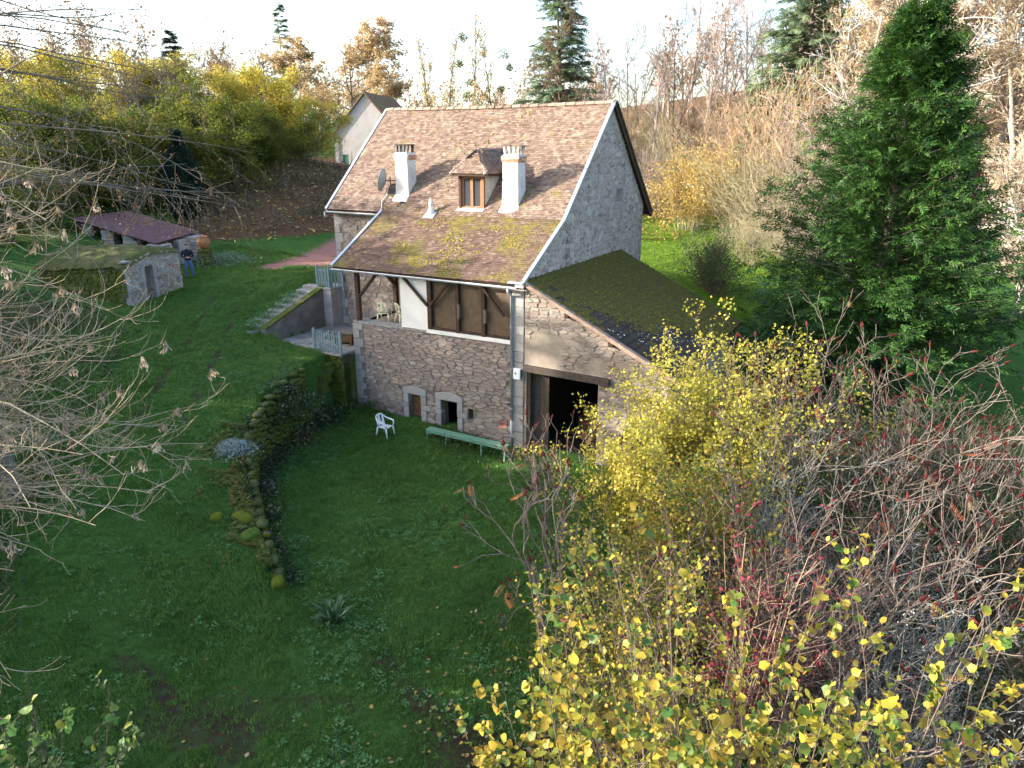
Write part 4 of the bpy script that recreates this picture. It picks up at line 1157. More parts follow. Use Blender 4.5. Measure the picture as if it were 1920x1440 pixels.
for c, r_ in cells:
    y0 = -.14 + c * tw; s0 = .02 + r_ * tg
    p0 = np.array([6.4, 0, bz(6.4)]) + along * y0 + sl * s0 + nb * .004
    mo_ = mossv(y0, s0) + g.normal(0, .05) > .48
    me = (lm if mo_ else lt)[int(g.integers(2))]
    if cnt < 300:
        link('roof_tile', me, broof, tuple(p0)); cnt += 1
    else:
        vv = np.array([v.co[:] for v in me.vertices]) + p0; ff = np.array([p.vertices[:] for p in me.polygons])
        rest[int(mo_)].add(vv, ff)
    if not mo_ and y0 < 5.5:
        for q in range(int(g.poisson(2.6 * max(0, vnoise(np.array([y0 + 3]), np.array([s0 + 3]), .8, 77)[0] - .42) * 2))):
            u_, v_ = g.uniform(.04, tw - .08), g.uniform(.03, tg - .03); r0 = g.uniform(.012, .03)
            cc = p0 + along * u_ + sl * v_ + nb * .031
            lich.add([tuple(cc + along * r0 * 1.5 * math.cos(t_) * g.uniform(.7, 1.2) + sl * r0 * math.sin(t_) + nb * .004) for t_ in np.arange(6) / 6 * 2 * PI], [(5, 4, 3, 2, 1, 0) if np.dot(np.cross(along, sl), nb) < 0 else (0, 1, 2, 3, 4, 5)])
for k_, nm, mt in ((0, 'dark_roof_tiles', m_leantile), (1, 'mossy_roof_tiles', m_leantile_moss)):
    if rest[k_].n: tag(rest[k_].build(nm, mt, broof), kind='stuff')
tag(lich.build('lichen_spots', m_lichen, broof), kind='stuff')
cm = Cat()
nm_ = 5200
ay_ = g.random(nm_) * 9.9; as_ = g.random(nm_) * Lb
kk = np.array([mossv(a, s) for a, s in zip(ay_, as_)]) + g.normal(0, .06, nm_) > .50
ay_, as_ = ay_[kk], as_[kk]
pos = np.array([6.4, -.1, bz(6.4)]) + ay_[:, None] * along + as_[:, None] * sl + nb * .035
X, Y, Z = np.tile(along, (len(pos), 1)), np.tile(sl, (len(pos), 1)), np.tile(nb, (len(pos), 1))
T6 = [(math.cos(t_), math.sin(t_), 0) for t_ in np.arange(6) / 6 * 2 * PI] + [(math.cos(t_) * .6, math.sin(t_) * .6, .4) for t_ in np.arange(6) / 6 * 2 * PI]
sc_ = g.uniform(.02, .06, (len(pos), 1)) * g.uniform(.6, 1.5, (len(pos), 3))
cm.add(*stamp(T6, [(i, (i + 1) % 6, 6 + (i + 1) % 6, 6 + i) for i in range(6)], pos, X, Y, Z, sc_))
cm.add(*stamp([T6[6 + i] for i in range(6)], [tuple(range(6))], pos, X, Y, Z, sc_))
tag(cm.build('roof_moss', surf('lean_roof_moss', [(0.12, 0.125, 0.015), (0.22, 0.23, 0.03)], 3, 1, .05, 1, 80, 'island', [(0.065, 0.052, 0.024), (0.125, 0.108, 0.03), (0.10, 0.075, 0.035), (.185, .18, .03)], .75), broof), kind='stuff')
for k_ in range(19):                                # clay verge tiles stepping down the front edge
    xa, xb = .48 + k_ * .315, .48 + (k_ + 1) * .315 + .03
    m_ = MB(); m_.hexa([(xa, -.24, bz(xa) - .12), (xb, -.24, bz(xb) - .10), (xb, -.04, bz(xb) - .10), (xa, -.04, bz(xa) - .12)], [(xa, -.24, bz(xa) + .05), (xb, -.24, bz(xb) + .035), (xb, -.02, bz(xb) + .035), (xa, -.02, bz(xa) + .05)])
    m_.build('verge_tile', m_verge_tile, barn, bevel=.012)
for xp in (2.2, 3.9):
    m_ = MB(); m_.box(xp, xp + .14, -.2, .1, bz(xp) - .32, bz(xp) - .14); m_.build('purlin_end', m_beam, barn)
# ------------------------------------------------------------------ garden chair, bench, porch furniture
def garden_chair(name, label, mat, loc, rz, group=None):
    t = thing(name, label, 'chair', loc, rz, group)
    m = MB()
    n = 7; ys = np.linspace(-.22, .22, n)
    vs = []; fs = []
    for i, y in enumerate(ys):                    # dished seat
        for x in np.linspace(-.2, .2, 5): vs.append((x, y, .43 - .02 * (1 - (x / .2) ** 2) + .015 * (y < -.18)))
    fs = [(i * 5 + k, i * 5 + k + 1, i * 5 + k + 6, i * 5 + k + 5) for i in range(n - 1) for k in range(4)]
    m.add(vs, fs); s = m.build('seat', mat, t, True); s.modifiers.new('thickness', 'SOLIDIFY').thickness = .025
    m = MB(); vs = []; prof = [(0, .44), (.05, .56), (.08, .72), (.10, .84), (.11, .88)]
    k_ = 7
    for j, (dy, z) in enumerate(prof):
        for i in range(k_):
            x = (-.22 + .44 * i / (k_ - 1)) * (1 if j < 4 else .72)
            vs.append((x, .2 + dy + .06 * (1 - (x / .22) ** 2) - .05, z + (.03 * (1 - (x / .22) ** 2) if j == 4 else 0)))
    fs = [(j * k_ + i, j * k_ + i + 1, (j + 1) * k_ + i + 1, (j + 1) * k_ + i) for j in range(len(prof) - 1) for i in range(k_ - 1) if not (j in (1, 2) and i in (1, 4))]
    m.add(vs, fs); b = m.build('backrest', mat, t, True); b.modifiers.new('thickness', 'SOLIDIFY').thickness = .02
    for sx in (-1, 1):
        m = MB(); m.tube([(sx * .22, .27, .8), (sx * .27, .15, .70), (sx * .29, -.05, .655), (sx * .275, -.2, .64), (sx * .25, -.24, .57), (sx * .23, -.23, .44)], [.022, .026, .03, .03, .026, .024], 8); m.build('armrest', mat, t, True)
        for sy in (-1, 1):
            m = MB(); m.tube([(sx * .21, sy * .21, .43), (sx * .255, sy * .27, 0)], [.035, .024], 6); m.build('leg', mat, t, True)
    return t
hz = uvz(4.85, -1.72, 0)
garden_chair('garden_chair', 'white plastic garden chair standing on the grass near the cellar door', m_plastic, on_ground(hz[0], hz[1], 0), R(62))
for (x, y, r_, lab) in ((-6.55, .75, 200, 'cream plastic chair on the porch, the one beside the corner post'), (-5.75, .95, 150, 'cream plastic chair on the porch, the one beside the white panel')):
    p = hl(x, y, 4.12); garden_chair('porch_chair', lab, m_cream, p, TH + R(r_), 'cream chairs on the porch')
bench = thing('bench', 'long worn green wooden bench under the cellar openings', 'bench', on_ground(*hl(-1.45, -1.0, 0)[:2], 0), TH + R(-1.5))
for k in range(2):
    m = MB(); m.box(-1.85, 1.85, -.17 + k * .175, -.17 + k * .175 + .165, .47, .515, .006); m.build('seat_plank', m_green, bench, bevel=.006)
m = MB(); m.box(-1.83, 1.83, -.18, -.155, .39, .468); m.build('apron', m_green, bench)
for x in (-1.78, -.85, .75, 1.78):
    for sy in (-1, 1):
        m = MB(); m.beam((x, sy * .1, .47), (x + (.04 if x > 0 else -.04), sy * .21, -.05), .07, .05, (1, 0, 0)); m.build('leg', m_green, bench)
    m = MB(); m.box(x - .03, x + .03, -.14, .14, .2, .25); m.build('crossbar', m_green, bench)

# ------------------------------------------------------------------ yard, stair, fences
g = np.random.default_rng(23)
m_flag = surf('grey_flagstone', [(.20, .185, .175), (.31, .29, .275)], 5, .9, .15, .5, 40, 'object', [(.17, .16, .15), (.32, .30, .29), (.25, .225, .20)], .6, moss=((.06, .075, .015), .36, 3))
m_yardwall = surf('stained_cement_wall', [(.085, .075, .07), (.16, .145, .135), (.25, .235, .22)], 1.1, .95, .1, .7, 25, moss=((.07, .07, .02), .34, 1.8))
yard = thing('paved_yard', 'sunken paved yard of grey flagstones beside the porch', 'yard', tuple(F0), TH)
m = MB(); m.box(-11.85, -7.66, -.72, 3.48, 2.5, 2.86); m.build('yard_bed', m_mortar_dark, yard)
y = -.72
while y < 3.3:
    d = g.uniform(.34, .55); x = -11.82
    while x < -7.75:
        w = min(g.uniform(.4, .8), -7.7 - x)
        m = MB(); m.box(-w / 2 + .012, w / 2 - .012, -d / 2 + .012, d / 2 - .012, 0, .05 + g.uniform(-.012, .012), .008)
        o = m.build('flagstone', m_flag, yard, loc=(x + w / 2, y + d / 2, 2.86)); x += w
    y += d
# wall between yard and stair, then the stair itself climbing to the landing
P_st = Plane((-11.85, 0, 0), (0, 1, 0), (1, 0, 0))
stair = thing('stone_stair', 'worn outdoor stone stair climbing beside the yard wall to the upper landing', 'stair', tuple(F0), TH)
wall_mesh(P_st, [-1.0, 3.3], ([-1.0, 3.3], [2.5, 2.5]), ([-1.0, 3.3], [3.55, 4.95]), [], .35, 'side_wall', m_yardwall, stair)
for k in range(9):
    y0 = -1.0 + k * .48; z0 = 3.55 + (y0 + 1.0) / 4.3 * 1.4
    m = MB(); m.hexa([(-12.22, y0 + .01, z0 - .06), (-11.83, y0 + .01, z0 - .06), (-11.83, y0 + .47, z0 + .09), (-12.22, y0 + .47, z0 + .09)], [(-12.22, y0 + .01, z0 + .04), (-11.83, y0 + .01, z0 + .04), (-11.83, y0 + .47, z0 + .19), (-12.22, y0 + .47, z0 + .19)]); m.build('coping_stone', m_moss_stone, stair, bevel=.02)
nst = 11
for k in range(nst):
    y0 = -1.75 + k * .46; z0 = 3.2 + k * .152
    m = MB(); m.box(-.55 + g.uniform(-.06, .03), .44 + g.uniform(-.05, .05), -.02, .50, -.35, 0.0 + g.uniform(-.01, .015), .025)
    m.build('tread', m_flag, stair, loc=(-12.72, y0, z0 + .08), bevel=.02)
m = MB(); m.hexa([(-13.2, -1.7, 2.5), (-12.2, -1.7, 2.5), (-12.2, 3.4, 2.5), (-13.2, 3.4, 2.5)], [(-13.2, -1.7, 3.0), (-12.2, -1.7, 3.0), (-12.2, 3.4, 4.7), (-13.2, 3.4, 4.7)]); m.build('stair_bed', m_yardwall, stair)
land = thing('stone_landing', 'rendered stone landing at the top of the stair beside the house corner', 'landing', tuple(F0), TH)
m = MB(); m.box(-12.4, -11.35, 2.75, 3.95, 2.5, 4.72); m.build('landing_base', surf('patchy_pale_render', [(.20, .185, .17), (.33, .31, .29), (.42, .40, .38)], 1.4, .95, .1, .6, 30), land)
for k in range(2):
    m = MB(); m.box(-12.45 + k * .56, -12.45 + k * .56 + .54, 2.7, 4.0, 4.72, 4.80, .01); m.build('paving_slab', m_quoin, land, bevel=.012)
def picket_fence(name, label, p0, p1, n, h, zb, wire_lean=0.0):
    t = thing(name, label, 'fence', tuple(F0), TH)
    p0, p1 = np.array(p0), np.array(p1); d = p1 - p0; L = np.linalg.norm(d); d /= L; q = np.array([-d[1], d[0]])
    for k in range(n):
        c = p0 + d * (L * (k + .5) / n); hh = h * g.uniform(.93, 1.05); w = .028
        m = MB(); tl = g.normal(0, .02)
        a = [(-w, -.01, 0), (w, -.01, 0), (w, .012, 0), (-w, .012, 0)]; b = [(-w + tl, -.01, hh - .06), (w + tl, -.01, hh - .06), (w + tl, .012, hh - .06), (-w + tl, .012, hh - .06)]
        m.hexa(a, b); m.add([b[0], b[1], b[2], b[3], (tl, -.01, hh), (tl, .012, hh)], [(0, 1, 4), (1, 2, 5, 4), (2, 3, 5), (3, 0, 4, 5)])
        o = m.build('picket', m_blue, t, loc=(c[0], c[1], zb)); o.rotation_euler = (0, 0, math.atan2(d[1], d[0]))
    for z in (.22, h * .78):
        m = MB(); m.beam(tuple(p0) + (zb + z,), tuple(p1) + (zb + z,), .03, .06); m.v = [(v[0] + q[0] * .03, v[1] + q[1] * .03, v[2]) for v in m.v]; m.build('rail', m_blue, t)
    for c in (p0, p1):
        m = MB(); m.box(c[0] - .04, c[0] + .04, c[1] - .04, c[1] + .04, zb - .15, zb + h * 1.02); m.build('post', m_blue, t)
    return t
picket_fence('picket_fence', 'blue green picket fence at the edge of the paved yard next to the porch corner', (-9.15, -.83), (-7.72, -.80), 11, .95, 2.93)
picket_fence('landing_fence', 'pale blue fence panel on the landing at the top of the stair', (-12.35, 2.95), (-11.55, 2.9), 7, .98, 4.80)
picket_fence('landing_gate', 'small blue gate panel across the landing against the house corner', (-11.5, 2.95), (-11.05, 3.3), 4, .98, 4.80)
box = thing('plank_table', 'low wooden table with a plank top in the paved yard', 'table', hl(-8.75, .75, 2.91), TH + R(8))
for k in range(4):
    m = MB(); m.box(-.5, .5, -.38 + k * .19, -.38 + k * .19 + .18, .5, .54, .006); m.build('plank', m_grey_wood, box)
for sx in (-.42, .42):
    for sy in (-.3, .3):
        m = MB(); m.box(sx - .04, sx + .04, sy - .04, sy + .04, 0, .5); m.build('leg', m_oldwood, box)
m = MB(); m.box(-.45, .45, -.32, .32, .12, .46, .02); m.build('lower_box', m_oldwood, box)

# bank wall under the fence, with rough steps leading down to the sunken lawn
bank = thing('yard_retaining_wall', 'mossy rough stone wall below the picket fence', 'wall', tuple(F0), TH)
mb = MB(); mb.box(-8.2, -7.66, -.76, .02, .1, 2.8); mb.build('return_wall', m_moss_stone, bank)
P_bk = Plane((0, -.78, 0), (1, 0, 0), (0, -1, 0))
bwm = wall_mesh(P_bk, [-9.4, -7.66], ([-9.4, -7.66], [.2, .2]), ([-9.4, -7.66], [2.86, 2.86]), [], .4, 'core', m_moss_stone, bank)
lay_stones(g, P_bk, rubble(g, -9.4, -7.68, .3, 2.8, .22, .5, .13, .28), bwm, .014, .08, 200, m_moss_stone, m_moss_stone)
for k in range(5):
    x0 = -9.4 + k * .345
    m = MB(); m.box(x0, x0 + .33, -.92, -.45, 2.83, 2.93 + g.uniform(-.02, .02), .02); m.build('coping_stone', m_flag, bwm, bevel=.02)
steps = thing('rough_steps', 'mossy rough stone steps down to the sunken lawn below the fence', 'steps', tuple(F0), TH)
for k in range(6):
    z0 = 2.5 - k * .36; x0 = -8.55 + k * .05
    m = MB(); m.box(-.5, .5, -.22, .22, -.34, 0, .05); o = m.build('step_stone', m_moss_stone, steps, loc=(x0, -1.1 - .3 * k, z0), bevel=.03); o.rotation_euler = (g.normal(0, .05), g.normal(0, .05), R(12))

# ------------------------------------------------------------------ the long dry-stone wall holding up the grass track
def rock_mesh(nm, seed, mat, sx=1, sy=1, sz=1, sub=2, rough=.18):
    r2 = np.random.default_rng(seed)
    bm = __import__('bmesh').new(); __import__('bmesh').ops.create_icosphere(bm, subdivisions=sub, radius=1)
    off = r2.random(3) * 50
    for v in bm.verts:
        p = v.co; s = max(abs(p.x), abs(p.y), abs(p.z)); k = 1 / (s ** .55)
        nz = math.sin(p.x * 2.3 + off[0]) * math.sin(p.y * 2.1 + off[1]) + math.sin(p.z * 2.7 + off[2]) * math.cos(p.x * 1.7 + off[1])
        f = k * (1 + rough * nz); v.co = (p.x * f * sx, p.y * f * sy, p.z * f * sz)
    me = bpy.data.meshes.new(nm); bm.to_mesh(me); bm.free(); me.materials.append(mat)
    me.polygons.foreach_set('use_smooth', [True] * len(me.polygons))
    return me
wallt = thing('retaining_wall', 'low mossy dry stone wall holding the grass track above the sunken lawn', 'wall', (0, 0, 0))
seg = WALL[2:11]
acc = [0]
for a, b in zip(seg[:-1], seg[1:]): acc.append(acc[-1] + np.linalg.norm(b - a))
rocks = [rock_mesh('wall_stone', 40 + i, m_moss_stone, .27, .15, .11, 1, .14) for i in range(6)]
nstone = 0; restw = Cat()
def along_wall(s):
    i = int(np.clip(np.searchsorted(acc, s) - 1, 0, len(seg) - 2)); t = (s - acc[i]) / (acc[i + 1] - acc[i])
    d = (seg[i + 1] - seg[i]) / np.linalg.norm(seg[i + 1] - seg[i])
    return seg[i] + (seg[i + 1] - seg[i]) * t, d
s = .2
while s < acc[-1] - 2.9:
    p, d = along_wall(s); n_ = np.array([d[1], -d[0]])
    zt = gz(*(p - n_ * .35)); zb_ = gz(*(p + n_ * .3))
    z = zb_ - .05
    row = 0
    while z < zt - .05 and nstone < 300:
        q = p + n_ * (.06 + (zt - z) * .05) + d * g.uniform(-.15, .15)
        o = link('wall_stone', rocks[int(g.integers(6))], wallt, (q[0], q[1], z + .07)); o.rotation_euler = (g.normal(0, .12), g.normal(0, .12), math.atan2(d[1], d[0]) + g.normal(0, .15)); o.scale = g.uniform(.75, 1.2, 3); nstone += 1
        z += g.uniform(.17, .24)
    s += g.uniform(.38, .52)
def boulder(name, label, px, py, Y, size, mat, seed, cat='stone', dz=0.0):
    p = sight(px, py, Y); me = rock_mesh(name, seed, mat, *size, 3, .10)
    o = link(name, me, None, (p[0], p[1], gz(p[0], p[1]) + size[2] * .3 + dz)); tag(o, label, cat); o.rotation_euler = (0, 0, R(seed * 37 % 360)); return o
boulder('moss_block', 'squared stone thick with bright yellow moss at the near end of the wall', 520, 1097, 15.75, (.27, .18, .14), m_moss, 3)
boulder('moss_stone', 'small round stone capped with bright moss on the track edge', 405, 970, 17.6, (.17, .15, .15), m_moss, 5)
boulder('moss_stone', 'flat mossy stone on the wall top beside the round one', 452, 965, 17.9, (.32, .2, .12), m_moss, 9)
boulder('moss_stone', 'wide green mossy stone lower along the wall top', 470, 1005, 17.2, (.3, .24, .12), surf('green_moss', [(.05, .085, .02), (.10, .15, .03)], 10, 1, .05, 1, 50), 11)
boulder('trough_stone', 'round grey stone with a mossy top lying at the foot of the wall', 492, 893, 21.5, (.40, .34, .22), surf('grey_boulder', [(.07, .065, .06), (.15, .14, .13)], 6, .95, .1, .6, 40, moss=((.09, .11, .015), .45, 2.5)), 13)

# ------------------------------------------------------------------ little stone cellar on the left, open shed, pot
m_cstone = surf('lichened_cellar_stone', [(.20, .19, .175), (.36, .345, .33)], 7, .95, .1, .9, 40, 'island', [(.20, .185, .17), (.42, .40, .38), (.31, .265, .22), (.52, .50, .47)], .65, lichen=((.34, .20, .08), .37, 1.5))
m_cmort = surf('cellar_mortar', [(.17, .155, .14), (.30, .285, .265), (.40, .385, .365)], 2, .95, .1, .9, 30, lichen=((.26, .15, .06), .38, 1.2))
cA, cB = np.array(uvz(18.05, -2.95, 0)[:2]), np.array(uvz(19.35, .75, 0)[:2])
cd = (cB - cA); cL = np.linalg.norm(cd); cd /= cL
cellar = thing('stone_cellar', 'small lichened stone cellar with an arched door and a grassy roof', 'cellar', (cA[0], cA[1], 4.2), math.atan2(cd[1], cd[0]))
P_c = Plane((0, 0, 0), (1, 0, 0), (0, -1, 0))
tops = ([0, 1.8, cL], [2.0, 2.35, 2.15])
dh = (1.15, 1.78, -.2, 1.72)
cw = wall_mesh(P_c, [0, 1.8, cL], ([0, cL], [-.4, -.1]), tops, [dh], .5, 'front_wall', m_cmort, cellar)
lay_stones(g, P_c, rubble(g, 0, cL, -.3, 2.35, .14, .4, .1, .2, [dh, (.92, 1.15, -.3, 1.75), (1.78, 2.05, -.3, 1.75), (.9, 2.05, 1.72, 2.08)], hi=tops), cw, .012, .035, 60, m_stone, m_cstone)
for a0, a1 in ((.93, 1.15), (1.78, 2.02)):
    zb = -.2
    for h in (.55, .7, .62):
        block(P_c, a0, a1, zb, zb + h - .015, -.35, .05, 'jamb_stone', m_quoin, cw, .012); zb += h
xs = np.linspace(0, PI, 6)
for k in range(5):
    a, b = xs[k] + .02, xs[k + 1] - .02; c_ = lambda t, r_: (1.465 - math.cos(t) * r_, 1.62 + math.sin(t) * r_ * .62)
    m = MB(); q = [c_(a, .31), c_(b, .31), c_(b, .56), c_(a, .56)]
    m.hexa([P_c(*p, -.3) for p in q], [P_c(*p, .055) for p in q]); m.build('arch_stone', m_quoin, cw)
m = MB()
for k in range(4): m.box(1.17 + k * .155, 1.17 + k * .155 + .148, .22, .27, -.2, 1.66)
m.build('arched_door', m_grey_wood, cellar)
P_cs = Plane((0, 0, 0), (0, 1, 0), (-1, 0, 0))
sw = wall_mesh(P_cs, [0.5, 4.5], ([.5, 4.5], [-.5, -.2]), ([.5, 4.5], [1.95, 1.6]), [], .4, 'side_wall', m_moss_stone, cellar)
lay_stones(g, P_cs, rubble(g, .1, 4.5, -.3, 1.8, .2, .5, .14, .28), sw, .012, .05, 80, m_moss_stone, m_moss_stone)
P_cr = Plane((cL, 0, 0), (0, 1, 0), (1, 0, 0))
wall_mesh(P_cr, [.5, 4.5], ([.5, 4.5], [-.5, -.2]), ([.5, 4.5], [2.15, 1.8]), [], .4, 'side_wall', m_cmort, cellar)
nx_, ny_ = 26, 30
vs = []; fs = []
for j in range(ny_ + 1):
    for i in range(nx_ + 1):
        x, y = -.15 + (cL + .3) * i / nx_, -.08 + 4.9 * j / ny_
        e = min(i, nx_ - i, j, ny_ - j)
        z = np.interp(x, *tops) + .25 * math.sin(PI * i / nx_) * min(1, j / 8) - .05 * y + g.normal(0, .025) - (.22 if e == 0 else 0)
        vs.append((x, y, z + .1))
for j in range(ny_):
    for i in range(nx_): a = j * (nx_ + 1) + i; fs.append((a, a + 1, a + nx_ + 2, a + nx_ + 1))
m_turf = surf('dry_mossy_turf', [(.045, .055, .02), (.10, .10, .045), (.16, .145, .08)], 2.2, 1, .05, 1, 30, moss=((.075, .10, .02), .42, 1.1))
m = MB(); m.add(vs, fs); m.build('turf_roof', m_turf, cellar, True)
m = MB(); m.box(-.1, .3, -.12, .25, 2.08, 2.14, .03); m.build('loose_slate', m_quoin, cellar)
# open shed with a red-brown corrugated roof
S = [np.array(sight(px, py, Y)) for px, py, Y in ((292, 457, 38.2), (373, 434, 41.5), (240, 396, 46.5), (128, 410, 44.0))]
shed = thing('open_shed', 'open stone shed with a dull red corrugated metal roof strewn with leaves', 'shed', tuple(S[0] * [1, 1, 0]) )
def sh(p): return np.array(p) - S[0] * [1, 1, 0]
nu, nv = 130, 3; vs = []; fs = []
for j in range(nv + 1):
    for i in range(nu * 2 + 1):
        t, s_ = i / (nu * 2), j / nv
        a = S[0] + (S[3] - S[0]) * t; b = S[1] + (S[2] - S[1]) * t
        p = sh(a + (b - a) * s_); p[2] += .022 * math.cos(i * PI); vs.append(tuple(p))
w_ = nu * 2 + 1
for j in range(nv):
    for i in range(w_ - 1): fs.append((j * w_ + i, j * w_ + i + 1, (j + 1) * w_ + i + 1, (j + 1) * w_ + i))
m = MB(); m.add(vs, fs)
ro = m.build('corrugated_roof', surf('dull_red_sheet', [(.125, .06, .06), (.18, .09, .085)], 1.5, .55, .3, .1, 30, moss=((.06, .07, .02), .33, .9)), shed); sm = ro.modifiers.new('thickness', 'SOLIDIFY'); sm.thickness = .02
def pillar(t, s_, wdt=.75):
    a = S[0] + (S[3] - S[0]) * t; b = S[1] + (S[2] - S[1]) * t; p = a + (b - a) * s_
    top = p[2] - .12; zb = gz(p[0], p[1]) - .2; q = sh((p[0], p[1], 0)); hgt = top - zb
    grp = MB(); z = zb
    while z < top:
        h = g.uniform(.14, .26); h = min(h, top - z); e = g.uniform(-.06, .06); dx = g.uniform(-.04, .04)
        grp.box(q[0] - wdt / 2 + dx - e, q[0] + wdt / 2 + dx + e, q[1] - wdt / 2, q[1] + wdt / 2 + e, z, z + h - .012, .02); z += h
    return grp.build('stone_pillar', m_cstone, shed, bevel=.02)
for t in (.03, .32, .58, .82): pillar(t, .12, .7 if t > .1 else .9)
pillar(.02, .85, 1.1)
def shed_wall(t0, s0, t1, s1, nm):
    P = lambda t, s_: S[0] + (S[3] - S[0]) * t + ((S[1] + (S[2] - S[1]) * t) - (S[0] + (S[3] - S[0]) * t)) * s_
    a, b = P(t0, s0), P(t1, s1); m = MB(); a2, b2 = sh(a), sh(b); za, zb = gz(a[0], a[1]) - .3, gz(b[0], b[1]) - .3
    d = nrm((b2 - a2) * [1, 1, 0]); n_ = np.array([-d[1], d[0], 0]) * .2
    m.hexa([tuple((a2 + n_)[:2]) + (za,), tuple((b2 + n_)[:2]) + (zb,), tuple((b2 - n_)[:2]) + (zb,), tuple((a2 - n_)[:2]) + (za,)], [tuple((a2 + n_)[:2]) + (a[2] - .15,), tuple((b2 + n_)[:2]) + (b[2] - .15,), tuple((b2 - n_)[:2]) + (b[2] - .15,), tuple((a2 - n_)[:2]) + (a[2] - .15,)])
    m.build(nm, m_cmort, shed)
shed_wall(.02, .95, .97, .95, 'back_wall'); shed_wall(.98, .1, .98, .95, 'end_wall'); shed_wall(.015, .45, .015, .95, 'end_wall')
m = MB(); a, b = sh(S[0] + (S[1] - S[0]) * .08), sh(S[3] + (S[2] - S[3]) * .08); m.beam(a - [0, 0, .1], b - [0, 0, .1], .12, .14); m.build('eave_beam', m_beam, shed)
lm_ = leafmat('fallen_leaf', [(.10, .05, .02), (.22, .12, .04), (.34, .24, .06), (.16, .13, .03)], None, .2)
n = 420; t = g.random(n); s_ = np.clip(g.beta(2.5, 1.5, n), 0, .98)
pp = S[0] + (S[3] - S[0]) * t[:, None] + ((S[1] + (S[2] - S[1]) * t[:, None]) - (S[0] + (S[3] - S[0]) * t[:, None])) * s_[:, None] - S[0] * [1, 1, 0] + [0, 0, .04]
X, Y, Z = axes(g, n, None, 1, .8); V, F = stamp(*LEAF4, pp, X, Y, Z, g.uniform(.08, .18, n)); c = Cat(); c.add(V, F)
tag(c.build('fallen_leaves', lm_, shed), kind='stuff')

p = sight(388, 500, 39.6); p[2] = gz(p[0], p[1])
ped = thing('ivy_pedestal', 'dark ivy covered stone pedestal under the orange pot', 'pedestal', tuple(p))
m = MB(); z = -.1
for k in range(5): m.box(-.32 + g.uniform(-.03, .03), .32, -.3, .3 + g.uniform(-.03, .03), z, z + .2, .02); z += .21
m.build('stone_core', m_moss_stone, ped, bevel=.02)
pot = thing('clay_pot', 'large round orange clay pot on the ivy covered pedestal', 'pot', (p[0], p[1], p[2] + .95))
m = MB(); m.lathe((0, 0, 0), [(.14, 0), (.24, .1), (.31, .25), (.33, .38), (.29, .52), (.22, .60), (.25, .64), (.25, .68), (.2, .68), (.19, .6)], 18); m.build('jar', surf('orange_terracotta', [(.28, .115, .05), (.38, .17, .08)], 3, .7, .25, .2, 30), pot, True)
m = MB(); m.lathe((0, 0, .6), [(.19, 0), (.17, .03), (.02, .05)], 12); m.build('pot_soil', m_dark, pot)

